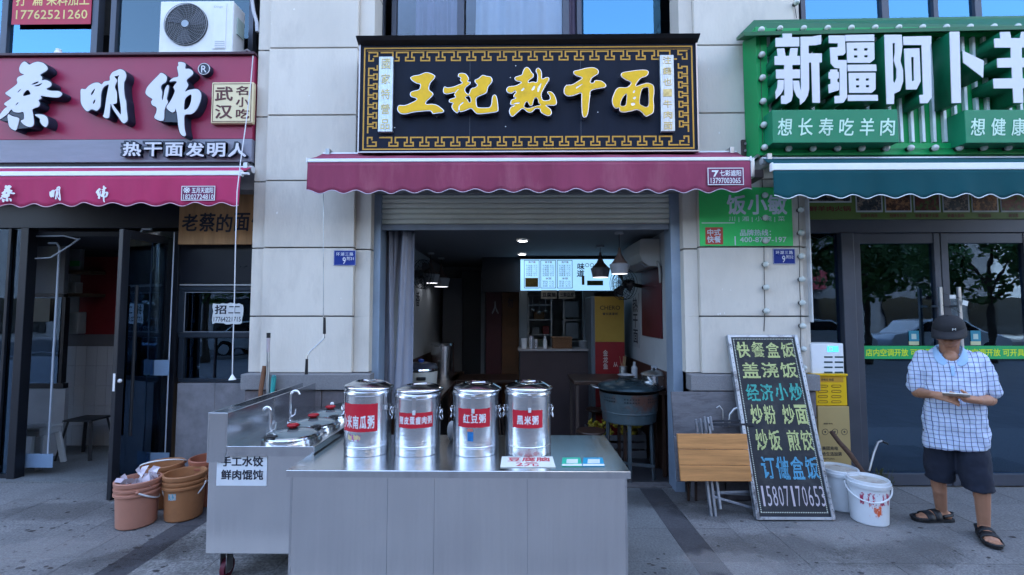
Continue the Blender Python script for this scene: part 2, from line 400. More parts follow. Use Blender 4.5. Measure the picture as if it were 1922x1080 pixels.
# ground sheet: reaches far behind the camera and far to both sides
g = MB(); g.add([(-120,-160,-.012),(120,-160,-.012),(120,4.9,-.012),(-120,4.9,-.012)], [(0,1,2,3)])
def paver_sheet():
    m = bpy.data.materials.new('paved_ground'); m.use_nodes = True; t = m.node_tree; N = t.nodes; L = t.links; b = N['Principled BSDF']
    tc = N.new('ShaderNodeTexCoord'); br = N.new('ShaderNodeTexBrick'); br.inputs['Scale'].default_value = 1
    br.inputs['Brick Width'].default_value = .5; br.inputs['Row Height'].default_value = .29; br.inputs['Mortar Size'].default_value = .004; br.offset = 0
    br.inputs['Color1'].default_value = (.21,.20,.20,1); br.inputs['Color2'].default_value = (.25,.24,.235,1); br.inputs['Mortar'].default_value = (.08,.08,.08,1)
    no = N.new('ShaderNodeTexNoise'); no.inputs['Scale'].default_value = 120; no.inputs['Detail'].default_value = 6
    mx = N.new('ShaderNodeMix'); mx.data_type = 'RGBA'; mx.blend_type = 'MULTIPLY'; mx.inputs['Factor'].default_value = .35
    mp = N.new('ShaderNodeMapping'); mp.inputs['Rotation'].default_value = (0, 0, R(90))
    L.new(tc.outputs['Object'], mp.inputs[0]); L.new(mp.outputs[0], br.inputs['Vector']); L.new(tc.outputs['Object'], no.inputs['Vector'])
    L.new(br.outputs['Color'], mx.inputs['A']); L.new(no.outputs[0], mx.inputs['B']); L.new(mx.outputs['Result'], b.inputs['Base Color'])
    b.inputs['Roughness'].default_value = .7; return m
gs = bpy.data.objects.new('ground', g.mesh('ground')); COL.objects.link(gs); gs.data.materials.append(paver_sheet()); gs['kind'] = 'structure'
# pavement of real slabs where the photograph shows them
yj = PH(1253, 992).y; dy = yj - PH(1298, 1056).y
xr0, xr1 = PH(1253, 992).x, PH(1304, 992).x; xl0, xl1 = PH(379, 985).x, PH(379, 985).x - .215
pv = MB(); pv.add([(-7.5,2.3,-.006),(7.5,2.3,-.006),(7.5,4.72,-.006),(-7.5,4.72,-.006)], [(0,1,2,3)])
pave = struct('pavement', pv, GROUT)
xs = []
x = xl1
while x > -5.9: xs.append((x-.3, x, PAV)); x -= .3
xs.append((xl1, xl0, PAVD)); n = 8; w_ = (xr0 - xl0) / n
for k in range(n): xs.append((xl0 + k*w_, xl0 + (k+1)*w_, PAVR if k < 3 else PAVG))
xs.append((xr0, xr1, PAVD)); x = xr1
while x < 5.9: xs.append((x, x+.285, PAV)); x += .285
cache = {}
rows = [(yj + k*dy, yj + (k+1)*dy) for k in (-2, -1, 0, 1)]
for (x0, x1, m) in xs:
    for (y0, y1) in rows:
        y1 = min(y1, 4.66); y0 = max(y0, 2.62)
        if abs((x0+x1)/2) > 1.28*y1 - .1 + .3: continue
        key = (round(x1-x0, 3), round(y1-y0, 3), m.name)
        if key not in cache:
            b_ = MB(); b_.box(.0018, x1-x0-.0018, .0018, y1-y0-.0018, -.03, 0.0); cache[key] = b_.mesh('paver'); cache[key].materials.append(m)
        o = bpy.data.objects.new('paver', cache[key]); COL.objects.link(o); o.parent = pave
        o.location = (x0, y0, random.uniform(-.0012, .0012)); o.rotation_euler = (random.uniform(-.001,.001), random.uniform(-.001,.001), 0)
struct('road', MB().box(-120, 120, -19, -8, -.009, -.004), ASPH)
kb = struct('kerb', MB().box(-60, 60, -8.0, -7.85, -.05, .12), M('kerb_stone', (.3,.3,.3), .8))

# ---------------- the building: pilasters with stone panels, windows, unseen mass above raised to shade the street
bld = thing('shop_building', 'beige stone-clad building with tall pilasters between its three street-level shops', 'building', (0, 4.7, 0))
MASS = M('building_mass', (.40,.38,.36), .9, var=.1)
mass = MB(); mass.box(-40, 40, 4.40, 20, 6.6, 44)  # unseen storeys added above, made tall and wide so they shade the street
mass.box(-40, -9, 4.4, 20, 0, 6.6); mass.box(9, 40, 4.4, 20, 0, 6.6); mass.box(-9, 9, 13.5, 15, 0, 6.6); mass.box(-9, 9, 5.2, 13.5, 6.2, 6.6)
part('shade_mass', mass, MASS, bld)
slab = MB()
for (a, b_) in ((-9, -2.55), (-1.55, 1.72), (2.72, 9)): slab.box(a, b_, 4.46, 13.5, 2.9 if a < -3 or a > 2 else 2.86, 4.05)
part('floor_slab', slab, M('slab_concrete', (.22,.22,.23), .9), bld)
jz = [P(600, v, YF).z for v in (594, 465, 339, 216, 90)]; jz = [1.128] + jz + [jz[-1] + .655, jz[-1] + 1.31, 6.6]
g_ = .006
def pilaster(x0, x1, band_in, band_out, side):
    core = MB(); core.box(x0+.01, x1-.01, YF+.05, 4.95, 0, 6.6)
    pc = part('pilaster', core, M('joint_dark', (.10,.10,.10), .9), bld)  # dark grey core showing in the open joints between panels
    for i in range(len(jz)-1):
        j = random.uniform(-.0015, .0015)
        if side == 'L': xa, xb = x0 + .085, x1
        else: xa, xb = x0, x1 - .0
        b_ = MB(); b_.box(xa, xb, YF + j, YF+.06, jz[i] + g_, jz[i+1] - g_); part('cladding_panel', b_, STONE, pc, .004)
        zb = .012 if i else 0.0
        b_ = MB(); b_.box(band_in[0], band_in[1], YF+.045, YF+.30, jz[i] + g_ - zb, jz[i+1] - g_ - (zb if i < len(jz)-2 else 0)); part('cladding_panel', b_, STONE, pc, .003)
        if band_out:
            b_ = MB(); b_.box(band_out[0], band_out[1], YF+.04, YF+.34, jz[i] + g_, jz[i+1] - g_); part('cladding_panel', b_, STONE, pc, .003)
    return pc
xLp = PX(640, 600, YF)
pL = pilaster(PX(483, 300, YF), PX(667, 300, YF), (PX(667, 300, YF)+.002, PX(699, 300, YF+.05)), (PX(472, 500, YF+.04), PX(483, 300, YF)+.084), 'L')
pR = pilaster(PX(1309, 300, YF), PX(1507, 500, YF), (PX(1281, 400, YF+.05), PX(1309, 300, YF)-.002), (PX(1507, 500, YF)+.001, PX(1517, 500, YF+.04)), 'R')
# plinths: granite cap over rough blocks
def plinth(x0, x1, pc, capd=.09):
    part('plinth_cap', MB().box(x0-.02, x1+.02, YF-.085, YF+.05, .985, 1.128), GRANITE, pc, .006)
    nb = 4; bw = (x1-x0)/nb
    blk = M('rough_plinth_block', (.15,.135,.145), .9, var=.25, scale=20, bump=.4, bscale=30, dirt=(.06,.05,.05), dscale=4, damt=.7)
    for r in range(4):
        z0 = .0 + r*.245; off = (r % 2) * .5 * bw; xx = x0
        cuts = sorted(set([x0] + [min(max(x0 - off + k*bw, x0), x1) for k in range(nb+2)] + [x1]))
        for a, b_ in zip(cuts, cuts[1:]):
            if b_ - a < .02: continue
            j = random.uniform(0, .008)
            part('plinth_block', MB().box(a+.003, b_-.003, YF-.05-j, YF+.05, z0+.003, z0+.242), blk, pc, .008)
plinth(PX(455, 715, YF-.085), PX(690, 715, YF-.085), pL)
plinth(1.60, PX(1527, 715, YF-.05)+.02, pR)

# upper windows
def window(x0, x1, z0, z1, D, mull, panes, curtains, gls=None):
    f = MB(); fw = .05
    f.box(x0, x1, D, D+.07, z0, z0+fw); f.box(x0, x1, D, D+.07, z1-fw, z1)
    for xx, ww in [(x0, fw), (x1-fw, fw)] + mull: f.box(xx, xx+ww, D-.004, D+.074, z0+fw, z1-fw)
    wf = part('window_frame', f, NAVYMETAL, bld, .003)
    for i_, (a, b_) in enumerate(panes): part('pane', MB().box(a, b_, D+.03, D+.036, z0+fw, z1-fw), (gls or [])[i_] if gls else GLB, wf)
    for a, b_, m, k in curtains:
        c = MB(); n = 60; pts = []
        rr = random.Random(k)
        ph = [rr.uniform(0, 6) for _ in range(3)]
        def yy(t): return D+.13+.03*math.sin(t*2*math.pi*k+ph[0]) + .012*math.sin(t*2*math.pi*k*2.3+ph[1])
        top = [(a+(b_-a)*i/n, yy(i/n), z1-.05) for i in range(n+1)]; bot = [(a-.04+(b_-a+.05)*i/n, yy(i/n*.98), z0+.03) for i in range(n+1)]
        c.add(top + bot, [(i, i+1, n+2+i, n+1+i) for i in range(n)], True); part('curtain', c, m, wf)
    return wf
D0 = 4.78
wx = lambda u: PX(u, 35, D0)
window(wx(712), wx(1270), 4.06, 6.18, D0, [(wx(735), .05), (wx(858), .075), (wx(1056), .07), (wx(1083), .05)],
       [(wx(745), wx(860)), (wx(874), wx(1056)), (wx(1096), wx(1262))],
       [(wx(778), wx(862), FABP, 3), (wx(895), wx(1060), FABW, 3.4), (wx(1064), wx(1090), FABP, 1.2), (wx(1092), wx(1275), FABB, 2.6)], [GLN, GLN, GLB])
window(PX(-200, 35, D0), PX(476, 35, D0), 4.06, 6.18, D0, [(PX(2, 50, D0), .07), (PX(172, 50, D0), .07), (PX(207, 50, D0), .06)],
       [(PX(-190, 50, D0), PX(2, 50, D0)), (PX(14, 50, D0), PX(174, 50, D0)), (PX(217, 50, D0), PX(470, 50, D0))],
       [(PX(25, 50, D0), PX(90, 50, D0), FABB, 2), (PX(215, 50, D0), PX(330, 50, D0), FABW, 2)], [GLB, GLB, GLP])
window(PX(1503, 20, D0), PX(2250, 20, D0), 4.06, 6.18, D0, [(PX(1655, 20, D0), .075), (PX(1752, 20, D0), .05), (PX(1830, 20, D0), .07)],
       [(PX(1512, 20, D0), PX(1656, 20, D0)), (PX(1669, 20, D0), PX(1752, 20, D0)), (PX(1761, 20, D0), PX(1830, 20, D0)), (PX(1843, 20, D0), PX(2240, 20, D0))],
       [(PX(1860, 20, D0), PX(1900, 20, D0), FABB, 2)])
# rooms upstairs (dark) and party walls
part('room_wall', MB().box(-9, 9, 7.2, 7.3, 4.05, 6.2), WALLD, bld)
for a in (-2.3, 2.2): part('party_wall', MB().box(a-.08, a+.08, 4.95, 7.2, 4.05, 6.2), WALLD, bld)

# ---------------- interiors
xa, xb = -1.385, 1.56
def room(prefix, x0, x1, y0, y1, h, wm, fm, cm):
    struct('floor', MB().box(x0, x1, y0, y1, -.05, .012), fm)
    struct('ceiling', MB().box(x0, x1, y0, y1, h, h+.05), cm)
    struct('wall', MB().box(x0-.06, x0, y0, y1, 0, h), wm); struct('wall', MB().box(x1, x1+.06, y0, y1, 0, h), wm)
    struct('wall', MB().box(x0, x1, y1, y1+.06, 0, h), wm)
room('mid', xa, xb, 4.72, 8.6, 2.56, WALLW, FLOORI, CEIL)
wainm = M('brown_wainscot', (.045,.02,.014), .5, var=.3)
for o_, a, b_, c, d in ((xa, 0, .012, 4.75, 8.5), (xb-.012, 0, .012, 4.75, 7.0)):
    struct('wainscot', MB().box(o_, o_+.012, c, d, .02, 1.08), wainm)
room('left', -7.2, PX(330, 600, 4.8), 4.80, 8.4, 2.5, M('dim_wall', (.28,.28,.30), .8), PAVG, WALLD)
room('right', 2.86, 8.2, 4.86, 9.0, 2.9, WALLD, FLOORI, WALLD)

# ================================================================== SIGNS, AWNINGS, THINGS ON THE FRONT
def segs(path, t, D, mb, dz=.0025):
    """flat raised line along an axis-parallel path of (x, z); corners butted"""
    for (a, b) in zip(path, path[1:]):
        if abs(a[1]-b[1]) < 1e-6:
            x0, x1 = sorted((a[0], b[0])); mb.box(x0-t/2, x1+t/2, D-dz, D, a[1]-t/2, a[1]+t/2)
        else:
            z0, z1 = sorted((a[1], b[1]))
            if z1-z0 > t: mb.box(a[0]-t/2, a[0]+t/2, D-dz, D, z0+t/2, z1-t/2)
def meander(x0, x1, z0, z1, n, t, D, mb, vertical=False, flip=False):
    L = (z1-z0) if vertical else (x1-x0); p = L / (n + .16); Hh = (x1-x0) if vertical else (z1-z0)
    path = []
    for k in range(n):
        s = k * p
        path += [(s, 1), (s + .76*p, 1), (s + .76*p, .40), (s + .60*p, .40), (s + .60*p, 0), (s + 1.16*p, 0), (s+1.16*p, .40), (s+p, .40)]
    path = path[:-2]
    out = []
    for s, h in path:
        if flip: h = 1 - h
        out.append((x0 + h*Hh, z0 + s) if vertical else (x0 + s, z0 + h*Hh))
    segs(out, t, D, mb)

# ---------------- the black and gold noodle shop sign
DS = 4.10
ns = thing('noodle_shop_sign', 'black shop sign with gold key-pattern border and raised yellow brush lettering', 'sign', (0.08, DS, 3.1))
x0, x1, z0, z1 = rect(676, 84, 1307, 284, DS)
part('panel', MB().box(x0, x1, DS, 4.345, z0, z1), SIGNBLACK, ns, .003)
co = MB(); co.prism([(DS-.085, z1+.045), (4.345, z1+.045), (4.345, z1+.001), (DS-.005, z1+.001), (DS-.05, z1+.02)], 'x', x0-.025, x1+.02)
part('cornice', co, BLACK, ns, .004)
tr = MB()
for xx in (x0-.012, x1+.001): tr.box(xx, xx+.011, DS-.012, DS+.03, z0, z1)
tr.box(x0-.012, x1+.012, DS-.012, DS+.03, z0-.012, z0-.001)
part('edge_trim', tr, M('trim_metal', (.42,.38,.38), .35, .8), ns)
t = .0125; fr = MB()
def px_(u, v): p = P(u, v, DS); return (p.x, p.z)
fx0, fz1 = x0+.035, z1-.028; fx1, fz0 = x1-.033, z0+.022
segs([(fx0, fz0), (fx1, fz0), (fx1, fz1), (fx0, fz1), (fx0, fz0)], .012, DS, fr)
fr.box(fx0+.018, fx1-.018, DS-.002, DS, fz1-.0255, fz1-.022)
part('border_line', fr, GOLD, ns)
bd = MB(); a0, b1_ = x0+.075, x1-.078; zt = z1-.068; zb = z0+.052; hh = .078
cn = .092
meander(a0+cn+.02, b1_-cn-.005, zt-hh, zt, 19, t, DS, bd); part('border_pattern', bd, GOLD, ns); bd = MB(); meander(a0+cn+.02, b1_-cn-.005, zb, zb+hh, 19, t, DS, bd); part('border_pattern', bd, GOLD, ns); bd = MB()
meander(a0, a0+hh, zb+cn+.02, zt-cn-.02, 7, t, DS, bd, True, True); part('border_pattern', bd, GOLD, ns); bd = MB(); meander(b1_-hh, b1_, zb+cn+.02, zt-cn-.02, 7, t, DS, bd, True); part('border_pattern', bd, GOLD, ns)
for cx, cz in ((a0, zt-hh), (b1_-hh, zt-hh), (a0, zb), (b1_-hh, zb)):
    sx = 1 if cx == a0 else -1; sz = -1 if cz > (zb+zt)/2 else 1
    ox = cx if sx > 0 else cx+hh; oz = cz if sz > 0 else cz+hh
    f = lambda a, b: (ox+sx*a*hh, oz+sz*b*hh)
    bd = MB(); segs([f(0,0), f(1,0), f(1,.45), f(.6,.45), f(.35,.3)][:4], t, DS, bd); segs([f(0,.13), f(0,1), f(.5,1), f(.5,.6)], t, DS, bd)
    part('corner_pattern', bd, GOLD, ns)
se = MB()
for u in (882, 1090): xx = PX(u, 180, DS); se.box(xx-.0012, xx+.0012, DS-.001, DS, z0+.14, z1-.15)
part('panel_seam', se, M('seam_grey', (.10,.11,.13), .6), ns)
rng = random.Random(3); sc_ = MB()
for u, v in ((797, 152), (820, 220), (968, 124), (958, 146), (1122, 211), (741, 240), (949, 238), (1076, 170)):
    p = P(u, v, DS); sc_.disc((p.x, DS-.0012, p.z), .005, (0,-1,0), 6)
part('screw', sc_, ALU, ns)
WANG = [(270,325),(330,290),(420,275),(530,235),(620,250),(690,295),(670,350),(610,420),(590,520),(650,580),(655,620),(600,680),(545,730),(545,770),(640,768),(720,785),(790,830),(840,880),(820,915),(740,925),(650,935),(610,890),(480,895),(330,910),(200,940),(110,935),(60,890),(50,840),(80,790),(170,790),(260,760),(380,690),(290,650),(265,610),(290,560),(400,530),(430,500),(435,440),(370,420),(300,375)]
JI = [(1075,290),(1090,255),(1150,245),(1210,260),(1250,310),(1262,350),(1245,385),(1290,400),(1280,435),(1205,500),(1205,560),(1255,600),(1285,530),(1310,500),(1360,490),(1400,450),(1360,400),(1365,360),(1420,335),(1490,280),(1560,295),(1630,310),(1660,360),(1640,420),(1590,480),(1570,560),(1530,600),(1400,660),(1390,740),(1395,790),(1420,825),(1530,830),(1610,820),(1640,760),(1650,660),(1680,615),(1720,625),(1745,700),(1760,850),(1740,900),(1640,920),(1440,940),(1370,920),(1300,850),(1200,885),(1120,905),(1095,890),(1065,925),(1010,890),(970,830),(975,780),(990,760),(930,740),(925,700),(960,680),(1030,655),(1010,620),(1015,580),(970,590),(880,605),(830,580),(825,520),(850,475),(900,490),(1000,475),(1100,435),(1145,415),(1110,370),(1120,330),(1080,310)]
JIH = [(1205,660),(1258,635),(1288,680),(1290,735),(1262,740),(1240,695)]
JIS = [[(1085,870),(1090,800),(1150,745),(1168,752),(1112,808),(1102,870)], [(1015,575),(1060,530),(1100,520),(1060,560),(1030,600)]]
RE = [(230,340),(250,310),(310,290),(355,270),(370,220),(400,165),(440,145),(485,170),(520,230),(555,270),(545,320),(475,375),(475,405),(540,390),(600,400),(615,350),(615,280),(590,220),(600,175),(640,160),(680,200),(695,260),(700,340),(770,315),(815,325),(815,370),(770,440),(720,530),(690,600),(695,660),(720,705),(800,705),(830,680),(820,630),(785,580),(800,555),(860,565),(910,620),(940,700),(945,760),(910,795),(770,795),(800,820),(850,870),(860,930),(830,965),(780,970),(700,930),(665,890),(660,858),(590,850),(540,900),(490,915),(440,900),(370,850),(290,910),(220,975),(180,980),(150,940),(140,880),(170,820),(230,795),(170,785),(160,750),(180,700),(250,670),(215,650),(220,610),(250,580),(240,555),(190,590),(130,585),(95,550),(95,510),(130,475),(210,465),(280,445),(340,410),(320,395),(260,380)]
REH = [(420,745),(450,735),(475,775),(505,805),(540,775),(558,700),(590,665),(622,690),(640,755),(668,785),(600,800),(540,820),(470,838),(405,825),(400,790)]
RES = [[(515,530),(545,475),(580,465),(570,515),(540,545)], [(618,570),(620,500),(665,430),(690,425),(660,520),(632,580)], [(340,550),(365,505),(400,500),(385,540)], [(215,775),(260,745),(320,740),(300,770)]]
GAN = [(1225,240),(1240,210),(1330,190),(1440,160),(1560,150),(1630,180),(1655,220),(1640,265),(1570,310),(1530,350),(1520,410),(1570,405),(1590,370),(1690,375),(1750,410),(1780,450),(1760,490),(1660,510),(1530,545),(1510,640),(1495,760),(1480,900),(1455,975),(1415,1000),(1380,970),(1365,860),(1360,700),(1355,590),(1260,620),(1160,640),(1100,625),(1065,580),(1070,500),(1110,450),(1200,440),(1290,390),(1370,330),(1290,300),(1240,270)]
GANS = [[(1270,495),(1330,450),(1380,420),(1385,445),(1330,475),(1285,500)]]
MIAN = [(352,275),(370,250),(450,235),(560,222),(620,228),(635,255),(610,290),(550,315),(505,385),(560,370),(620,355),(670,370),(690,400),(692,460),(685,520),(690,600),(680,660),(640,685),(610,697),(585,680),(570,660),(520,630),(450,645),(380,655),(340,640),(335,612),(300,615),(275,590),(262,540),(275,480),(305,420),(340,400),(410,400),(445,375),(452,350),(400,325),(365,300)]
MIANH = [[(570,420),(600,405),(630,410),(635,500),(632,580),(610,600),(580,590),(545,565),(550,490)], [(350,580),(360,530),(385,490),(410,470),(410,520),(400,580),(370,590)]]
MIANS = [[(472,455),(485,430),(498,435),(490,458)], [(472,515),(490,495),(508,500),(495,524)], [(452,570),(470,555),(498,560),(490,584),(465,590)]]
DL = DS - .065
for nm, outl, hol, sl_, ou, k, lab in (('character', WANG, [], [], (740,110), 9, None), ('character', JI, [JIH], JIS, (740,110), 9, None), ('character', RE, [REH], RES, (940,110), 9, None),
                               ('character', GAN, [], GANS, (940,110), 9, None), ('character', MIAN, MIANH, MIANS, (1100,90), 5.4, None)):
    o1 = zl(outl, *ou, k, DL); h1 = [zl(h, *ou, k, DL) for h in hol]; s1 = [[tuple(q_) for q_ in offs(zl(h, *ou, k, DL), -.0062)] for h in sl_]
    c_ = cut(nm, [o1], h1, CHROME, ns, DS - .001, DL, 0.0)
    cut('letter_face', [o1], h1 + s1, YEL, c_, DL, DL - .004, -.0065, .0045)
PLQ = M('silver_plaque', (.42,.45,.48), .32, .6, var=.3, scale=10, stretch=(10,1,1.5), bump=.2, bscale=20)
GLD = M('gold_lettering', (.48,.38,.16), .4, .6, var=.4, scale=40)
for (u0, v0, u1, v1, s) in ((710, 106, 737, 248, '國家特營品'), (1240, 103, 1266, 247, '注鐋也一牛肉面')):
    xa_, xb_, za_, zb_ = rect(u0, v0, u1, v1, DS-.04)
    pq = part('plaque', MB().box(xa_, xb_, DS-.04, DS-.002, za_, zb_), PLQ, ns, .006, 3)
    n = len(s); h = (zb_-za_)/n
    for i, ch in enumerate(s):
        zc = zb_ - h*(i+.5); ww = (xb_-xa_)*.31
        text('small_character', ch, GLD, pq, ((xa_+xb_)/2-ww, DS-.0405, zc-h*.34), (2*ww, 0, 0), (0, 0, h*.68), .012, .003)

# ---------------- the crimson sign of the left shop
DC = 4.37
cs = thing('crimson_sign', 'crimson shop sign with white brush characters above a grey lettered band', 'sign', (-3.6, DC, 3.1))
x0, x1, z0, z1 = rect(-130, 107, 476, 262, DC); zg0, zg1 = PZ(173, 305, DC), PZ(173, 263.5, DC)
part('panel', MB().box(x0, x1, DC, 4.62, z0, z1), MAGENTA, cs, .003)
part('lower_band', MB().box(x0, x1, DC-.004, 4.62, zg0, z0-.003), GREYBAND, cs, .003)
part('top_ledge', MB().box(x0, x1+.01, DC-.03, 4.78, z1+.002, z1+.028), M('dark_ledge', (.05,.015,.025), .5), cs, .003)
part('void_shade_strip', MB().box(x0, x1, DC+.02, 4.6, zg0-.05, zg0-.002), BLACK, cs, .003)  # shade of the void under the band, painted as a black strip
CAI = [(250,200),(275,140),(320,112),(375,150),(430,125),(490,115),(550,130),(590,165),(605,195),(590,225),(515,275),(535,310),(535,345),(590,345),(640,370),(655,400),(640,425),(590,455),(640,480),(740,485),(780,505),(785,530),(750,560),(680,562),(580,550),(520,540),(525,575),(490,600),(505,640),(490,680),(415,715),(425,800),(430,900),(400,935),(350,930),(300,900),(270,860),(310,835),(300,750),(240,755),(180,745),(145,715),(100,770),(0,840),(0,790),(60,710),(95,680),(60,645),(130,590),(145,565),(75,515),(110,480),(220,395),(220,340),(240,305),(310,275),(265,250)]
CAIB = [[(105,785),(160,800),(240,825),(240,870),(210,970),(170,970),(120,920)], [(450,785),(520,780),(580,800),(610,850),(605,910),(580,935),(540,910),(515,870),(510,830)]]
CAIH = [[(295,545),(320,490),(360,468),(390,505),(380,530)], [(395,405),(450,370),(500,362),(470,390)], [(432,418),(490,398),(545,380),(510,415),(470,425)], [(225,500),(255,462),(270,465),(240,498)], [(198,662),(225,628),(242,630),(215,660)]]
MING = [(155,462),(210,460),(250,420),(310,385),(370,378),(415,400),(450,365),(515,350),(520,300),(550,250),(600,225),(650,208),(700,230),(722,280),(715,330),(695,380),(695,470),(705,560),(722,620),(728,720),(740,820),(735,860),(700,888),(670,870),(620,800),(560,710),(530,640),(520,690),(510,780),(500,820),(460,820),(435,800),(445,770),(460,690),(475,580),(495,470),(505,400),(460,415),(425,450),(405,520),(400,620),(390,690),(350,730),(310,715),(275,715),(235,738),(190,700),(155,630),(150,540)]
MINGH = [[(575,300),(610,290),(638,280),(622,330),(625,430),(640,560),(660,700),(655,780),(620,740),(560,655),(600,635),(605,590),(603,500),(580,430),(605,350)], [(280,540),(285,500),(325,450),(332,460),(310,510)], [(300,635),(315,600),(335,590),(330,625),(315,645)]]
WEI = [[(95,490),(120,430),(180,360),(250,290),(290,255),(340,280),(360,320),(345,370),(300,400),(285,440),(300,500),(295,570),(310,600),(325,540),(340,460),(370,410),(385,430),(375,500),(360,580),(375,620),(350,670),(330,730),(325,830),(300,860),(240,845),(205,815),(230,750),(230,690),(180,660),(165,620),(180,585),(130,550),(100,520)],
       [(510,120),(560,120),(595,140),(595,200),(650,205),(690,240),(680,280),(620,330),(610,360),(630,410),(590,490),(650,470),(740,460),(780,490),(795,540),(780,620),(740,710),(680,770),(590,785),(580,870),(585,960),(600,1040),(565,1050),(530,1010),(510,930),(500,840),(490,760),(470,700),(460,740),(420,750),(360,690),(410,610),(450,530),(465,480),(450,430),(490,370),(460,355),(400,360),(440,320),(500,305),(510,270),(495,185),(510,160)]]
WEIH = [[(585,610),(610,560),(670,525),(672,600),(650,670),(620,710),(580,715)]]
DQ = DC - .085
for outs, hs, ou in (([CAI]+CAIB, CAIH, (0,100)), ([MING], MINGH, (130,100)), (WEI, WEIH, (260,100))):
    o1 = [zl(q, *ou, 6.75, DQ) for q in outs]; h1 = [zl(q, *ou, 6.75, DQ) for q in hs]
    c_ = cut('character', o1, h1, NAVYSIDE, cs, DC-.001, DQ, .008, .004)
    cut('letter_face', o1, h1, WHITE, c_, DQ, DQ-.004, .001)
# registered mark, place name plaque, band lettering
p = P(383, 130, DC-.05); rm = part('registered_mark', MB().cyl((p.x, DC-.001, p.z), (p.x, DC-.05, p.z), .062, n=32), NAVYSIDE, cs)
rg = MB(); rg.tube([(p.x+.055*math.cos(a), DC-.052, p.z+.055*math.sin(a)) for a in np.linspace(0, 2*math.pi, 28, endpoint=False)], .004, 6, True); part('ring', rg, WHITE, rm)
text('small_character', 'R', WHITE, rm, (p.x-.026, DC-.0515, p.z-.034), (.052, 0, 0), (0, 0, .068), .0, .003)
xa_, xb_, za_, zb_ = rect(396, 154, 475, 232, DC-.05)
CREAM = M('cream_gold_plaque', (.62,.50,.30), .4, .2, var=.05); OXB = M('oxblood_characters', (.09,.012,.012), .4)
pq = part('plaque', MB().box(xa_, xb_, DC-.05, DC-.001, za_, zb_), CREAM, cs, .012, 3)
fl = MB(); segs([(xa_+.02, za_+.02), (xb_-.02, za_+.02), (xb_-.02, zb_-.02), (xa_+.02, zb_-.02), (xa_+.02, za_+.02)], .005, DC-.05, fl); part('line_frame', fl, OXB, pq)
for s, u0, v0, u1, v1 in (('武', 404, 163, 437, 190), ('汉', 404, 197, 436, 223), ('名', 443, 162, 466, 179), ('小', 443, 183, 467, 201), ('吃', 443, 205, 468, 223)):
    tpx('small_character', s, OXB, pq, u0, v0, u1, v1, DC-.0505, .022, .004)
for i, s in enumerate('热干面发明人'):
    u = 231 + i*39.5; D_ = DC-.05
    c_ = tpx('small_character', s, NAVYSIDE, cs, u-1.5, 266+i*.3, u+36, 295+i*.3, DC-.03, .06, .05)
    tpx('letter_face', s, WHITE, c_, u, 267.5+i*.3, u+34, 293.5+i*.3, DC-.057, .028, .003)

# ---------------- green sign of the right shop
DG = 4.10
gsn = thing('green_sign', 'bright green shop sign with huge white block characters and rows of round bulbs', 'sign', (3.6, DG, 3.1))
x0 = PX(1424, 170, DG); x1 = 6.4; z0, z1 = PZ(1650, 291, DG), PZ(1650, 49, DG)
part('side_panel', MB().box(x0-.012, x0, DG, 4.34, z0, z1), GREEN, gsn)
back = part('back_panel', MB().box(x0+.001, x1, DG+.06, 4.34, z0+.001, z1-.001), GREEN, gsn)
bf = MB(); bw = .088
bf.box(x0+.001, x0+bw, DG, DG+.059, z0+.001, z1-.001); bf.box(x0+bw+.001, x1, DG, DG+.059, z0+.001, z0+.105); bf.box(x0+bw+.001, x1, DG+.02, DG+.059, z1-.08, z1-.001)
part('border_panel', bf, GREEN, gsn, .003)
rf = MB(); a = P(1415, 38, 4.34); b = P(2150, 26, 4.34); c = P(1382, 71, 4.30); d = P(1396, 60, 4.0); e = P(2150, 43, 4.0)
rf.add([a, b, e, d, c], [(0,4,3,2,1)]); rf.add([a+Vector((0,0,-.02)), b+Vector((0,0,-.02)), e+Vector((0,0,-.035)), d+Vector((0,0,-.035)), c+Vector((0,0,-.03))], [(1,2,3,4,0)])
n_ = len(rf.v)//2
rf.f += [(4,9,8,3), (3,8,7,2)]; rf.sm += [False, False]
part('canopy_roof', rf, GREEND, gsn)
sz0, sz1 = PZ(1650, 272, DG+.09), z1-.09
tubes = M('slat_tube', (.62,.68,.70), .4, .1, var=.15)
k = 0; xx = x0+bw+.02
part('slat', MB().box(xx-.012, xx+.018, DG+.015, DG+.058, sz0, sz1), M('white_edge_slat', (.6,.66,.7), .4), gsn)
xx += .085
while xx < 5.6:
    part('slat', MB().box(xx, xx+.027, DG+.025, DG+.058, sz0, sz1), tubes, gsn, .003); xx += .098
DLG = 3.965
Z7 = lambda q: zl(q, 1440, 50, 6.75, DLG); Z8 = lambda q: zl(q, 1650, 50, 6.75, DLG)
sq = lambda a, b, c, d: [(a,b),(c,b),(c,d),(a,d)]
XIN = [[(102,148),(192,148),(192,95),(308,95),(308,140),(402,140),(402,258),(102,262)],
       [(90,380),(130,380),(120,285),(212,280),(230,378),(275,378),(290,280),(385,278),(375,378),(412,378),(414,490),(315,492),(315,548),(412,548),(412,660),(318,662),(320,880),(300,950),(240,985),(172,985),(172,880),(215,880),(212,664),(108,664),(108,548),(212,548),(212,492),(90,492)],
       [(130,682),(208,682),(205,800),(170,860),(105,925),(100,830),(125,770)],
       [(322,690),(400,690),(408,760),(424,822),(418,135),(560,132),(680,112),(680,225),(610,242),(520,245),(520,345),(688,345),(688,458),(655,460),(665,970),(568,970),(552,460),(525,462),(527,800),(510,880),(470,950),(412,998),(406,920),(370,890),(330,800)]]
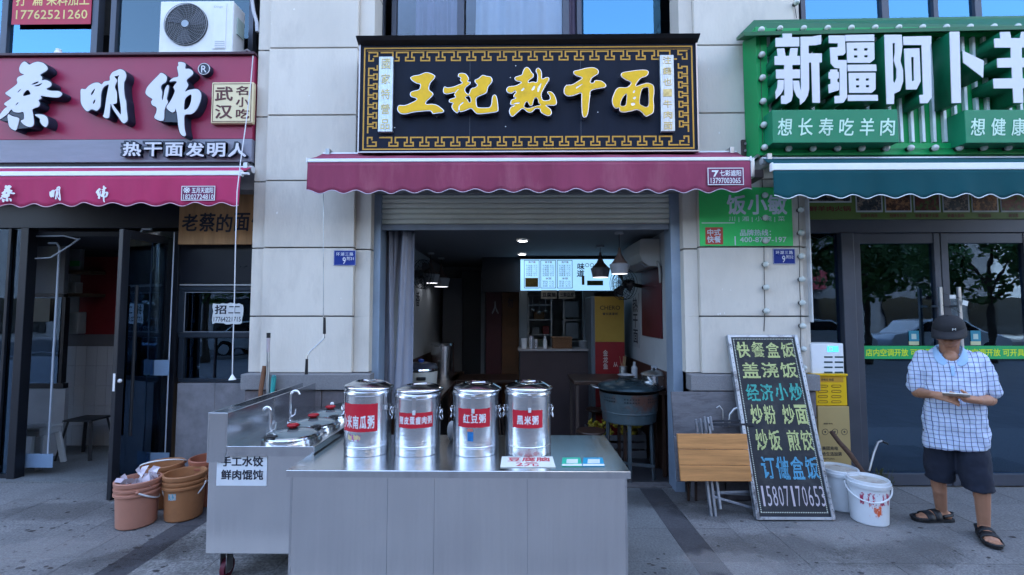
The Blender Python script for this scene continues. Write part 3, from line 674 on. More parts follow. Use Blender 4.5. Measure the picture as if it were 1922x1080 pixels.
JIANG = [[(775,118),(978,118),(988,340),(960,368),(885,375),(890,430),(1000,430),(1008,900),(960,970),(850,978),(848,885),(915,882),(912,535),(850,530),(800,470),(790,270),(890,268),(890,218),(775,215)],
         [(984,112),(1350,105),(1352,190),(984,192)], [(795,550),(885,547),(885,578),(903,580),(903,660),(885,672),(885,705),(906,715),(906,810),(775,850),(770,738),(800,732),(798,668),(772,665),(775,580),(795,578)],
         [(1002,210),(1350,205),(1355,420),(1300,465),(1008,465)], [(1014,488),(1375,485),(1380,570),(1015,572)], [(1028,592),(1368,590),(1368,800),(1320,845),(1032,845)], [(1015,870),(1395,870),(1398,945),(1018,948)]]
JIANGH = [sq(1092,282,1135,310), sq(1222,280,1265,310), sq(1095,370,1138,398), sq(1225,368,1267,395), sq(1120,662,1158,690), sq(1243,662,1283,690), sq(1120,748,1160,776), sq(1245,748,1285,775)]
EA = [[(62,110),(280,108),(290,260),(265,440),(298,560),(300,700),(260,820),(186,855),(183,985),(88,988)], [(300,132),(655,125),(655,232),(645,235),(662,900),(610,975),(512,978),(505,872),(555,868),(530,240),(302,240)], [(312,285),(505,280),(520,700),(470,800),(335,804)]]
EAH = [[(165,215),(192,215),(195,330),(178,430),(215,540),(215,660),(188,722),(174,700)], [(400,392),(430,392),(438,690),(410,697)]]
BU = [[(888,72),(1012,70),(1032,972),(912,975)], [(1052,310),(1320,440),(1310,655),(1060,460)]]
YANG = [[(1525,75),(1650,72),(1665,152),(1780,152),(1795,72),(1930,72),(1920,152),(2000,152),(2000,272),(1800,272),(1800,402),(1990,402),(1990,522),(1805,522),(1810,662),(2040,662),(2040,785),(1812,785),(1820,970),(1695,972),(1685,788),(1445,788),(1440,665),(1680,660),(1672,524),(1492,526),(1490,408),(1665,402),(1660,272),(1455,272),(1450,158),(1532,155)]]
LSIDE = M('green_letter_side', (.004,.12,.055), .4)
for outs, hs, Z in ((XIN, [], Z7), (JIANG, JIANGH, Z7), (EA, EAH, Z8), (BU, [], Z8), (YANG, [], Z8)):
    c_ = cut('character', [Z(q) for q in outs], [Z(q) for q in hs], LSIDE, gsn, DG+.05, DLG, 0, sm=False)
    cut('letter_face', [Z(q) for q in outs], [Z(q) for q in hs], WHITE, c_, DLG, DLG-.006, -.0005, sm=False)
PALE = M('pale_mint_print', (.55,.75,.62), .6)
for (u0, u1, s, tu) in ((1450, 1686, '想长寿吃羊肉', 1460), (1812, 2048, '想健康吃羊肉', 1822)):
    sp = part('slogan_box', MB().bpx(u0, 206, u1, 268, 3.96, DG+.05), M('slogan_green', (.005,.19,.085), .5, var=.08), gsn, .004)
    for i, ch in enumerate(s): tpx('small_character', ch, PALE, sp, tu+i*38.5, 222, tu+i*38.5+27, 255, 3.958, .015, .001, shear=.12)
# bulbs
bm_ = MB(); bm_.ball((0, -.024, 0), .024, 14); bulb_me = bm_.mesh('bulb'); bulb_me.materials.append(BULB)
sm_ = MB(); sm_.cyl((0, .012, 0), (0, -.012, 0), .017, .021, 10); sock_me = sm_.mesh('socket'); sock_me.materials.append(BLACKPL)
def bulb(p, parent, s=1.0):
    s *= 1.18
    for nm, me in (('bulb', bulb_me), ('socket', sock_me)):
        o = bpy.data.objects.new(nm, me); COL.objects.link(o); o.parent = parent; o.matrix_parent_inverse = Matrix.Translation(-Vector(parent['loc0']))
        o.location = p; o.scale = (s, s, s)
cord = MB(); pts = []
for v in (60, 106, 149, 193, 237, 279):
    p = P(1426 + (v-60)*.028, v, DG-.012); bulb(p, gsn); pts.append(p)
cord.tube(pts, .0025, 5); pts = []
for i in range(13):
    p = P(1461 + i*44.3, 57 - i*.35, DG+.016); bulb(p, gsn, .92)
for i in range(12):
    p = P(1477 + i*45.5, 281 - i*.2, DG-.012); bulb(p, gsn); pts.append(p)
cord.tube(pts, .0025, 5); part('cord', cord, BLACKPL, gsn)
def bulb_string(name, label, pts, grp, extra_top, extra_bot):
    t_ = thing(name, label, 'string of bulbs', pts[-1], grp); c_ = MB()
    c_.tube([extra_top] + [p + Vector((random.uniform(-.004, .004), .008, 0)) for p in pts] + [extra_bot], .003, 5); part('cord', c_, BLACKPL, t_)
    for p in pts: bulb(p, t_)
GB = 'strings of round bulbs on the right stone pillar'
pts = [P(1433 + i*.6, v, YF-.015) for i, v in enumerate((368, 410, 453, 497, 540, 584))]
bulb_string('bulb_string', 'string of round bulbs hanging down the middle of the stone pillar behind the lettered board', pts, GB, P(1430, 330, YF-.004), P(1434, 622, YF-.004))
xs_ = PX(1507, 500, YF)+.022
pts = []
for i, v in enumerate((395, 438, 482, 525, 569, 612, 655, 690)):
    pts.append(P(1500 + i*.75, v, YF-.015))
bulb_string('bulb_string', 'string of round bulbs down the outer edge of the stone pillar beside the glass doors', pts, GB, P(1497, 345, YF-.004), P(1506, 712, YF-.02))
ub = [P(1492, 8, YF-.015), P(1494, -35, YF-.015)]
bulb_string('bulb_string', 'short string of round bulbs on the stone pillar above the green sign', ub[::-1], GB, P(1493, -60, YF-.004), P(1495, 34, YF-.004))

# ---------------- awnings
def awning(name, label, uf0, uf1, vbar0, vbar1, vval, Df, xb0, xb1, Db, vback, cloth, trim, per=.2, amp=.016, bar_ext=0.0, barm=ALU, barr=.014):
    a = thing(name, label, 'awning', ((xb0+xb1)/2, Db, P(900, vback, Db).z), 'fabric awnings over the shop fronts')
    um = (uf0+uf1)/2; xf0, xf1 = PX(uf0, vbar1, Df), PX(uf1, vbar1, Df); zt, zb = PZ(um, vbar0, Df), PZ(um, vbar1, Df); zv = PZ(um, vval, Df); zk = PZ(um, vback, Db)
    n = 40; f = MB(); top = []; fr = []
    rr = random.Random(name + label)
    for i in range(n+1):
        s = i/n; top.append((xb0+(xb1-xb0)*s, Db, zk)); fr.append((xf0+(xf1-xf0)*s, Df+.01, zt+.001))
    mid = [((p[0]+q[0])/2, (p[1]+q[1])/2, (p[2]+q[2])/2 - .008 - .003*math.sin(i*1.3)) for i, (p, q) in enumerate(zip(top, fr))]
    vs = top + mid + fr; m = n+1
    f.add(vs, [(i, i+1, m+i+1, m+i) for i in range(n)] + [(m+i, m+i+1, 2*m+i+1, 2*m+i) for i in range(n)], True)
    o = part('canopy_cloth', f, cloth, a); so_ = o.modifiers.new('t', 'SOLIDIFY'); so_.thickness = .003
    part('front_bar', MB().box(xf0-bar_ext, xf1+bar_ext, Df-.012, Df+.02, zb, zt), barm, a, .006, 3)
    caps = MB()
    for xx in (xf0-bar_ext-.012, xf1+bar_ext): caps.box(xx, xx+.012, Df-.016, Df+.024, zb-.006, zt+.006)
    part('end_cap', caps, WHITEP, a, .003)
    nv = int((xf1-xf0)/per*14); v_ = MB(); pr = []; rows_ = 7
    ph = [rr.uniform(0, 6) for _ in range(4)]
    for j in range(rows_+1):
        for i in range(nv+1):
            x = xf0+(xf1-xf0)*i/nv; s = j/rows_
            edge = zv + amp*math.cos(2*math.pi*(x-xf0)/per + .35*math.sin(x*3+ph[0])) + .004*math.sin(x*2.1+ph[1])
            z = (zb+.004)*(1-s) + edge*s
            y = Df - .006 + s*(.010*math.sin(x*5.1+ph[2]) + .007*math.sin(x*13+ph[3]) + .004*math.sin(x*31)) 
            v_.v.append((x, y, z))
            if j == rows_: pr.append((x, y-.002, z-.002))
    N_ = nv+1
    for j in range(rows_):
        for i in range(nv): v_.f.append((j*N_+i, (j+1)*N_+i, (j+1)*N_+i+1, j*N_+i+1)); v_.sm.append(True)
    o = part('valance', v_, cloth, a); so_ = o.modifiers.new('t', 'SOLIDIFY'); so_.thickness = .002
    part('edge_binding', MB().tube(pr, .0042, 5), trim, a)
    part('roller', MB().cyl((xb0, Db+.03, zk-.01), (xb1, Db+.03, zk-.01), .035, n=14), ALU, a)
    for xx, sg in ((xb0+.15, 1), (xb1-.15, -1)):
        ar = MB(); ar.bar((xx, Db, zk-.07), (xx+sg*.45, (Db+Df)/2+.06, (zk+zb)/2-.05), .03, .03); ar.bar((xx+sg*.45, (Db+Df)/2+.06, (zk+zb)/2-.05), (xx+sg*.05, Df+.03, zb+.0), .025, .025)
        part('folding_arm', ar, ALU, a, .004)
    for xx in (xb0+.05, xb1-.05): br = MB(); br.box(xx-.02, xx+.02, Db-.02, YF if YF > Db else Db+.1, zk-.06, zk+.045); part('bracket', br, DULLST, a, .003)
    return a, (xf0, xf1, zb, zv, Df)
aw1, I1 = awning('shop_awning', 'faded plum purple awning with scalloped valance under the black and gold sign', 578, 1407, 297, 304, 359, 3.94, PX(606, 288, 4.2), PX(1383, 288, 4.2), 4.2, 288, PURPAWN, M('lilac_binding', (.5,.42,.5), .8), .21)
aw2, I2 = awning('shop_awning', 'raspberry pink awning with small white brush characters on the left shop', -130, 452, 322, 331, 385, 4.12, PX(-130, 318, 4.33), PX(472, 318, 4.33), 4.33, 316, PINKAWN, M('pink_binding', (.6,.4,.48), .8), .245, bar_ext=.0)
part('bar_end', MB().cyl((I2[1]+.012, 4.12, (PZ(450, 322, 4.12)+PZ(450, 331, 4.12))/2), (I2[1]+.075, 4.12, (PZ(450, 322, 4.12)+PZ(450, 331, 4.12))/2), .012), WHITEP, aw2)
aw3, I3 = awning('shop_awning', 'dark teal awning with thick white front bar below the green sign', 1450, 2250, 306, 319, 369, 3.72, PX(1432, 296, 4.05), 6.0, 4.05, 297, TEALAWN, M('white_binding', (.62,.66,.68), .8), .215, barm=WHITEP)
# prints on the valances
WH = M('white_print', (.72,.72,.75), .6)
def sticker(par, u0, v0, u1, v1, D, rows, tx=None):
    xa_, xb_, za_, zb_ = rect(u0, v0, u1, v1, D); f = MB(); segs([(xa_, za_), (xb_, za_), (xb_, zb_), (xa_, zb_), (xa_, za_)], .006, D, f, .0015)
    part('sticker_frame', f, WH, par)
    for s, a_, b_, c_, d_, bo in rows: tpx('sticker_print', s, WH, par, a_, b_, c_, d_, D-.001, bo)
D_ = 3.94-.022
part('sticker', MB().bpx(1329, 316, 1395, 347, D_+.003, D_+.0045), M('plum_sticker', (.16,.03,.09), .5), aw1)
sticker(aw1, 1329, 316, 1395, 347, D_, [('七彩遮阳', 1351, 319.5, 1391, 331, .02), ('13797003065', 1334, 334, 1390, 344.5, .02)])
tri = MB(); q = lambda u, v: tuple(P(u, v, D_-.0012))
tri.add([q(1336,320), q(1349,320), q(1342,332), q(1339,332), q(1343,323), q(1336,323)], [(0,5,4,3,2,1)]); part('sticker_print', tri, WH, aw1)
D_ = 4.12-.022
part('sticker', MB().bpx(341, 350, 403, 376, D_+.003, D_+.0045), M('plum_sticker2', (.16,.02,.08), .5), aw2)
sticker(aw2, 341, 350, 403, 376, D_, [('五月天遮阳', 360, 352, 400, 363, .02), ('18202724810', 344, 365, 401, 374.5, .015), ('※', 344, 351.5, 357, 363, .02)])
for outs, hs, (u0, v0, u1, v1), (a_, b_, c_, d_) in (([CAI]+CAIB, CAIH[:1], (0,112,785,975), (0,348,28,380)), ([MING], MINGH[:1], (150,208,740,888), (93,350,114,377)), (WEI, WEIH, (95,120,795,1050), (180,349,203,380))):
    mp_ = lambda q: [tuple(P(a_+(X-u0)/(u1-u0)*(c_-a_), b_+(Y-v0)/(v1-v0)*(d_-b_), D_))[::2] for X, Y in q]
    cut('valance_character', [mp_(q) for q in outs], [mp_(q) for q in hs], WH, aw2, D_+.001, D_-.001)

# crank handle hanging from the purple awning
ck = thing('awning_crank', 'thin hanging awning crank with black grips against the left stone pillar', 'crank handle', P(607, 640, 4.02))
q = lambda u, v, d=4.05: P(u, v, d)
part('rod', MB().tube([q(607,310), q(607,598)], .004, 6), DULLST, ck)
part('crank_arm', MB().tube([q(609,624), q(609,634), q(604,640), q(582,660), q(577,668), q(576,678)], .0055, 8), POLISH, ck)
part('grip', MB().cyl(q(609,596), q(609,627), .0105, .013), BLACKPL, ck)
part('grip', MB().cyl(q(576,674), q(575,703), .011, .014), BLACKPL, ck)
# pull cord in front of the left shop
pc_ = thing('pull_cord', 'pale pull cord with a small cone weight hanging in front of the left shop window', 'cord', P(437, 710, 4.0))
part('cord', MB().tube([P(475,105,4.28), P(470,165,4.26), P(462,230,4.24), P(452,300,4.1), P(445,360,3.93), P(442,460,3.95), P(440,560,3.98), P(437,650,4.0), P(436,708,4.0)], .0045, 6), M('cord_white', (.6,.6,.62), .7), pc_)
part('cone_weight', MB().cyl(P(436,703,4.0), P(436,713,4.0), .004, .03, 12), WHITEP, pc_)
# address plates
for lab, u0, v0, u1, v1, num in (('small blue address plate ending in 31 on the left stone pillar', 626, 470, 668, 499, '附31'), ('small blue address plate ending in 32 on the right stone pillar', 1451, 467, 1493, 496, '附32')):
    D_ = YF-.008; xa_, xb_, za_, zb_ = rect(u0, v0, u1, v1, D_)
    t_ = thing('address_plate', lab, 'address plate', ((xa_+xb_)/2, YF, za_), 'blue house number plates')
    part('plate', MB().box(xa_, xb_, D_, YF-.002, za_, zb_), M('enamel_blue', (.012,.035,.23), .3), t_, .002)
    f = MB(); segs([(xa_+.004, za_+.004), (xb_-.004, za_+.004), (xb_-.004, zb_-.004), (xa_+.004, zb_-.004), (xa_+.004, za_+.004)], .0025, D_, f, .0008); part('plate_line', f, WH, t_)
    tpx('plate_print', '环湖三路', WH, t_, u0+5, v0+4, u1-5, v0+10.5, D_-.001, .012, spacing=1.3)
    tpx('plate_print', '9', WH, t_, u0+17, v0+13, u0+23, v0+26, D_-.001, .012)
    tpx('plate_print', num, WH, t_, u0+25, v0+12, u1-4, v0+19, D_-.001, .01)

# ---------------- outdoor air conditioner on top of the crimson sign
ac = thing('outdoor_air_conditioner', 'white outdoor air conditioner with round black fan grille on the crimson sign', 'air conditioner', P(376, 100, 4.25))
DA = 4.40; xa_, xb_, za_, zb_ = rect(299, 2, 437, 99, DA); za_ = PZ(370, 107, DC)+.035
part('casing', MB().box(xa_, xb_, DA, DA+.20, za_, zb_), WHITEP, ac, .012, 3)
fc = P(350, 47, DA); rad = .215
part('fan_recess', MB().cyl((fc.x, DA-.003, fc.z), (fc.x, DA+.0005, fc.z), rad, n=40), BLACK, ac)
bl = MB()
for k in range(3):
    for j in range(10):
        a0 = k*2*math.pi/3 + j*.09; a1 = a0+.09
        bl.add([(fc.x+.05*math.cos(a0), DA-.004-.0006*j, fc.z+.05*math.sin(a0)), (fc.x+.19*math.cos(a0), DA-.004-.0006*j, fc.z+.19*math.sin(a0)), (fc.x+.19*math.cos(a1), DA-.004-.0006*(j+1), fc.z+.19*math.sin(a1)), (fc.x+.05*math.cos(a1), DA-.004-.0006*(j+1), fc.z+.05*math.sin(a1))], [(0,1,2,3)], True)
part('fan', bl, M('fan_blade', (.05,.055,.07), .5), ac)
gr = MB()
for k in range(1, 13):
    r_ = rad*k/12.2
    gr.tube([(fc.x+r_*math.cos(a), DA-.018, fc.z+r_*math.sin(a)) for a in np.linspace(0, 2*math.pi, 36, endpoint=False)], .0013 if k < 12 else .004, 4, True)
for k in range(24):
    a = k*math.pi/12; gr.tube([(fc.x+(.035+s*(rad-.035))*math.cos(a+.5*s), DA-.016, fc.z+(.035+s*(rad-.035))*math.sin(a+.5*s)) for s in (0,.25,.5,.75,1)], .0013, 4)
part('fan_grille', gr, M('grille_wire', (.26,.27,.30), .5), ac)
part('hub', MB().cyl((fc.x, DA-.024, fc.z), (fc.x, DA-.008, fc.z), .036, n=24), M('hub_blue_grey', (.30,.36,.42), .4), ac)
part('front_panel', MB().bpx(400, 6, 424, 92, DA-.006, DA-.0005), WHITEP, ac, .003)
lv = MB()
for v in (77, 81, 85, 89): lv.bpx(403, v, 421, v+1.2, DA-.009, DA-.006)
part('louvre', lv, M('pale_grey_plastic', (.5,.52,.55), .5), ac)
part('valve_cover', MB().box(xb_+.001, xb_+.012, DA+.06, DA+.17, za_+.25, za_+.42), M('pale_green_plastic', (.42,.52,.48), .5), ac)
pp = MB(); 
for dz_ in (.05, .11): pp.tube([(xb_, DA+.15, za_+dz_), (xb_+.06, DA+.15, za_+dz_+.03), (xb_+.14, DA+.22, za_+dz_-.02), (xb_+.2, DA+.3, za_+dz_+.02)], .011, 8)
part('refrigerant_pipe', pp, M('pipe_wrap', (.35,.33,.36), .8), ac)
ft = MB(); ft.box(xa_+.08, xa_+.12, DA+.02, DA+.19, za_-.032, za_); ft.box(xb_-.12, xb_-.08, DA+.02, DA+.19, za_-.032, za_); part('foot', ft, DULLST, ac)
tpx('brand_print', 'Dinga', M('faint_grey_print', (.35,.40,.48), .5), ac, 402, 11, 418, 16, DA-.0066)
tag(part('conduit_pipe', MB().tube([P(474, -70, 4.40), P(473, 0, 4.40), P(476, 22, 4.40), P(482, 42, 4.40), P(483, 60, 4.40)], .017, 10), M('conduit_white', (.45,.46,.5), .6)), 'white bent conduit pipe beside the stone pillar above the crimson sign', 'pipe')
bt = thing('bottle', 'small white bottle standing on the ledge of the crimson sign', 'bottle', P(110, 103, 4.42)); p = P(110, 103, 4.42); p.z = z1 = PZ(173, 107, DC)+.028
part('body', MB().lathe([(.001,0),(.036,0),(.036,.035),(.030,.05),(.022,.055)], p, 16), WHITEP, bt); part('cap', MB().lathe([(.024,.052),(.024,.078),(.001,.08)], p, 16), WHITEP, bt)
# red notice taped inside the upper window
rn = thing('window_notice', 'red printed notice with yellow phone number on the upper left window', 'notice', P(98, 46, 4.77))
part('sheet', MB().bpx(24, -38, 172, 46, 4.765, 4.77), M('red_notice', (.42,.012,.05), .5), rn); YP = M('yellow_print', (.72,.58,.22), .6)
tpx('notice_print', '打  扁 来料加工', YP, rn, 30, -10, 168, 11, 4.764, .02); tpx('notice_print', '17762521260', YP, rn, 30, 19, 164, 36, 4.764, .012)

# ================================================================== MIDDLE SHOP FRONT
DM = 4.55
sh = thing('roller_shutter', 'grey-green metal roller shutter half rolled up over the open noodle shop', 'shutter', (0.08, 4.6, 2.52))
xa_, xb_ = PX(704, 400, DM), PX(1276, 400, DM); zt = 3.05; zb = PZ(985, 421, DM); nsl = 9; hs = (zt-zb)/nsl
for i in range(nsl):
    z = zb + i*hs; m_ = MB(); m_.prism([(DM, z+.002), (DM-.012, z+.012), (DM-.012, z+hs-.016), (DM, z+hs-.002), (DM+.01, z+hs-.002), (DM+.01, z+.002)], 'x', xa_, xb_)
    part('slat', m_, SHUT, sh)
part('bottom_bar', MB().box(xa_, xb_, DM-.014, DM+.02, PZ(985, 432, DM), zb-.001), M('bottom_bar_blue_grey', (.23,.26,.31), .45, .3), sh, .003)
RAIL = M('rail_blue_grey', (.27,.34,.43), .45, .3, var=.15)
for u0, u1 in ((697, 712), (1262, 1280)):
    part('guide_rail', MB().bpx(u0, -0, u1, 1, 4.50, 4.502), RAIL, sh) if False else None
    x0, x1 = PX(u0, 600, 4.50), PX(u1, 600, 4.50); m_ = MB(); m_.box(x0, x1, 4.50, 4.70, 0.0, 3.0); part('guide_rail', m_, RAIL, sh, .004)
tag(struct('threshold', MB().box(-1.37, 1.55, 4.60, 4.73, -.02, .014), M('dirty_threshold', (.12,.11,.11), .8, var=.4, scale=20)), '', '') if False else struct('threshold', MB().box(-1.37, 1.55, 4.60, 4.73, -.02, .014), M('dirty_threshold', (.12,.11,.11), .8, var=.4, scale=20))

# PVC strip curtain gathered at the left
stc = thing('strip_curtain', 'dusty grey plastic strip curtain gathered at the left of the doorway', 'curtain', (-1.2, 4.7, 0.1))
tops = [(717, 432, 741, 432), (738, 432, 752, 432), (756, 432, 768, 432), (763, 432, 779, 432)]
def strip(u0, u1, v0, w0, w1, v1, D, sway, ph, nm=None):
    n, m = 10, 24; mb = MB()
    for j in range(m+1):
        s = j/m
        for i in range(n+1):
            t_ = i/n; a = u0+(u1-u0)*t_; b = w0+(w1-w0)*t_; e = s**sway
            p = P(a+(b-a)*e, v0+(v1-v0)*s, D); mb.v.append((p.x, D+.02*math.sin(t_*6+ph)*(1-.6*s)+.008*math.sin(s*7+ph), p.z))
    for j in range(m):
        for i in range(n): k = j*(n+1)+i; mb.f.append((k, k+n+1, k+n+2, k+1)); mb.sm.append(True)
    o = part('strip', mb, CURT, stc); q_ = o.modifiers.new('t', 'SOLIDIFY'); q_.thickness = .003
strip(715, 742, 432, 712, 728, 770, 4.76, .8, 0); strip(734, 748, 430, 738, 727, 770, 4.73, 1.2, 1); strip(728, 736, 431, 727, 741, 770, 4.70, .7, 2)
strip(755, 767, 431, 737, 752, 770, 4.67, 1.0, 3); strip(763, 779, 431, 750, 774, 770, 4.72, .8, 4); strip(745, 760, 430, 752, 763, 770, 4.79, 1, 5)
part('curtain_rail', MB().box(PX(712, 430, 4.74), PX(782, 430, 4.74), 4.66, 4.8, PZ(745, 432, 4.74), PZ(745, 428, 4.74)), BLACK, stc)

# ---------------- inside the noodle shop
def pbox(nm, lab, cat, u0, v0, u1, v1, D0, D1, mat, bev=.004, group=None):
    o = part(nm, MB().bpx(u0, v0, u1, v1, D0, D1), mat, None, bev); return tag(o, lab, cat, group)
# back-wall pieces (built as structure): black panel for the doorway's shade, lintel wall, brown doors
struct('partition', MB().box(PX(832, 500, 8.0), PX(868, 500, 8.0), 8.0, 8.06, 0, 2.3), M('grey_partition', (.10,.105,.12), .7))
dk = thing('back_door', 'dark open doorway frame at the back left of the shop', 'door', P(885, 760, 8.1))
x0, x1 = PX(866, 500, 8.1), PX(903, 500, 8.1)
part('door_panel', MB().box(x0, x1, 8.1, 8.14, 0, PZ(885, 508, 8.1)), BLACK, dk, .004); part('door_frame', MB().box(x1+.001, x1+.07, 8.08, 8.2, 0, PZ(885, 508, 8.1)+.05), M('pale_frame', (.25,.27,.30), .7), dk)  # black panel puts the darkness of the open doorway into colour
x0, x1 = PX(912, 550, 7.6), PX(974, 550, 7.6)
struct('partition', MB().box(x0-.05, x1+.05, 7.6, 7.66, PZ(940, 548, 7.6), 2.56), M('blue_grey_wall', (.34,.38,.44), .8))
dr = thing('brown_door', 'dark red brown door with a faint white figure print at the back', 'door', P(930, 760, 7.62))
xm = PX(942, 550, 7.6)
part('door_panel', MB().box(x0, xm-.003, 7.62, 7.66, 0, PZ(940, 548, 7.6)-.005), M('maroon_door', (.06,.012,.016), .5), dr, .004)
part('door_panel', MB().box(xm+.003, x1, 7.62, 7.66, 0, PZ(940, 548, 7.6)-.005), M('orange_brown_panel', (.13,.055,.02), .6, var=.3), dr, .004)
tpx('faded_print', '人', M('faded_white', (.3,.3,.32), .7), dr, 923, 566, 936, 590, 7.615, .03)
tpx('door_writing', '勿', INK, dr, 953, 560, 963, 578, 7.615, .01)
# lit menu board
mbd = thing('menu_board', 'lit pale blue menu board with three printed lists above the kitchen hatch', 'menu board', P(1060, 545, 7.0))
u0, v0, u1, v1 = 977, 487, 1160, 545
part('light_box', MB().bpx(u0, v0, u1, v1, 7.0, 7.12), EM('menu_light', (.32,.62,.95), .13), mbd, .004)
part('frame', MB().bpx(975, 484.5, 1180, 486.8, 6.99, 7.13), BLACK, mbd)
MI = M('menu_ink', (.05,.06,.10), .6); MR = M('menu_red', (.35,.03,.04), .6)
for k, uu in enumerate((984, 1015, 1046)):
    x0, x1, z0, z1 = rect(uu, 489, uu+28, 541, 6.998); f = MB(); segs([(x0, z0), (x1, z0), (x1, z1), (x0, z1), (x0, z0)], .008, 6.998, f, .002); part('list_frame', f, MI, mbd)
    tpx('list_print', '热干面', MR, mbd, uu+8, 490.5, uu+21, 494.5, 6.996, .02)
    tpx('list_print', '牛肉面 五元\n三鲜面 六元\n炸酱面 六元\n牛杂面 八元\n鸡蛋面 四元\n豆腐面 五元', MI, mbd, uu+3, 497, uu+25, 519, 6.996)
    if k: tpx('list_print', '水饺', MR, mbd, uu+9, 521, uu+20, 525, 6.996, .02); tpx('list_print', '馄饨 六元\n水饺 八元\n米粉 五元', MI, mbd, uu+3, 527, uu+25, 539, 6.996)
    else: part('food_picture', MB().bpx(uu+2, 522, uu+26, 539, 6.994, 6.997), M('food_picture', (.12,.09,.02), .5, var=.6, scale=30), mbd)
tpx('list_print', '味\n道', MI, mbd, 1083, 494, 1097, 520, 6.996, .03, shear=.1)
part('bottle_picture', MB().bpx(1092, 518, 1097, 535, 6.994, 6.997), M('amber_print', (.3,.12,.02), .5), mbd); part('dish_picture', MB().bpx(1102, 527, 1132, 536, 6.994, 6.997), M('olive_print', (.10,.13,.05), .5, var=.5, scale=20), mbd)
for uu in (1102, 1111, 1120): part('logo_ring', MB().tube([P(uu+3.3*math.cos(a), 498+3.3*math.sin(a), 6.996) for a in np.linspace(0, 6.283, 16, endpoint=False)], .004, 4, True), MI, mbd)
for lab, u0, u1, s in (('handwritten paper sign hanging under the menu board, left of two', 1016, 1045, '豆腐脑'), ('handwritten paper sign hanging under the menu board, right of two', 1049, 1079, '三鲜豆皮')):
    t_ = thing('paper_sign', lab, 'paper sign', P((u0+u1)/2, 561, 6.96), 'paper signs under the menu'); part('sheet', MB().bpx(u0, 545, u1, 561, 6.96, 6.965), M('cream_card', (.45,.42,.36), .8), t_)
    tpx('sign_writing', s, INK, t_, u0+2, 549, u1-2, 558, 6.958, .03)
# kitchen hatch wall and shelves
HW = M('hatch_wall', (.16,.19,.21), .7, var=.1)
struct('hatch_wall', MB().bpx(975, 546, 990, 760, 6.98, 7.06).bpx(1095, 546, 1117, 760, 6.98, 7.06), HW)
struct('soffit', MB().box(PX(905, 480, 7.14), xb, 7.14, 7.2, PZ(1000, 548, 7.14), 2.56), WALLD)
rk = thing('kitchen_rack', 'dark steel kitchen rack with trays seen through the hatch', 'rack', P(1045, 690, 7.9))
for v in (572, 600, 628, 652): part('shelf', MB().bpx(992, v, 1036, v+1.6, 7.7, 8.2), DULLST, rk)
part('shelf', MB().bpx(1058, 600, 1100, 602, 7.7, 8.2), DULLST, rk); part('shelf', MB().bpx(1058, 640, 1100, 642, 7.7, 8.2), DULLST, rk)
m_ = MB()
for u in (992, 1035, 1058, 1101): m_.bar(P(u, 560, 7.7), P(u, 700, 7.7), .02, .02)
part('upright', m_, DULLST, rk)
for lab, a in (('pale steel tray leaning on the upper kitchen rack shelf', (1060, 566, 1086, 596)), ('pale steel tray leaning on the lower kitchen rack shelf', (1062, 606, 1086, 636))):
    pbox('steel_tray', lab, 'tray', *a, 7.66, 7.69, M('tray_grey', (.22,.23,.25), .5, .4), .006)
# service counter
ct = thing('service_counter', 'dark brown service counter with pale top at the back of the shop', 'counter', P(1045, 760, 6.6))
x0, x1 = PX(976, 660, 6.5), PX(1113, 660, 6.5)
part('body', MB().box(x0, x1, 6.5, 6.95, 0, PZ(1040, 659, 6.5)-.002), M('counter_brown', (.045,.03,.032), .5, var=.2), ct, .004); part('counter_top', MB().box(x0-.03, x1+.02, 6.46, 6.97, PZ(1040, 659, 6.5), PZ(1040, 655.5, 6.5)), M('counter_top', (.32,.30,.30), .4), ct, .004)
bs = thing('rattan_basket', 'brown woven basket standing on the service counter', 'basket', P(1055, 655, 6.7)); x0, x1, z0, z1 = rect(1037, 633, 1073, 655.5, 6.65)
part('basket_body', MB().box(x0, x1, 6.6, 6.85, z0, z1-.02), M('rattan', (.16,.075,.035), .8, var=.4, scale=60), bs, .01); part('rim', MB().box(x0-.008, x1+.008, 6.592, 6.858, z1-.02, z1), M('rattan_rim', (.2,.1,.05), .8, var=.3, scale=60), bs, .006)
for i, (u, hgt, r_, mt, lab) in enumerate(((997, 24, .035, STEEL, 'steel tumbler nearest the end of the service counter'), (1006, 18, .03, STEEL, 'shorter steel tumbler beside the tall one on the counter'), (1023, 24, .03, WHITEP, 'white bottle beside the woven basket on the counter'), (984, 20, .04, WHITEP, 'white cup at the very end of the service counter'))):
    p = P(u, 655.5, 6.6); h_ = hgt/870*6.6; tag(part('bottle' if i == 2 else 'cup', MB().lathe([(.001,0),(r_,0),(r_*1.05,h_*.6),(r_*.6,h_*.8),(r_*.6,h_),(.001,h_)] if i == 2 else [(.001,0),(r_,0),(r_*1.15,h_),(r_*1.0,h_),(r_*.9,.01)], p, 16), mt), lab, 'bottle' if i == 2 else 'cup')
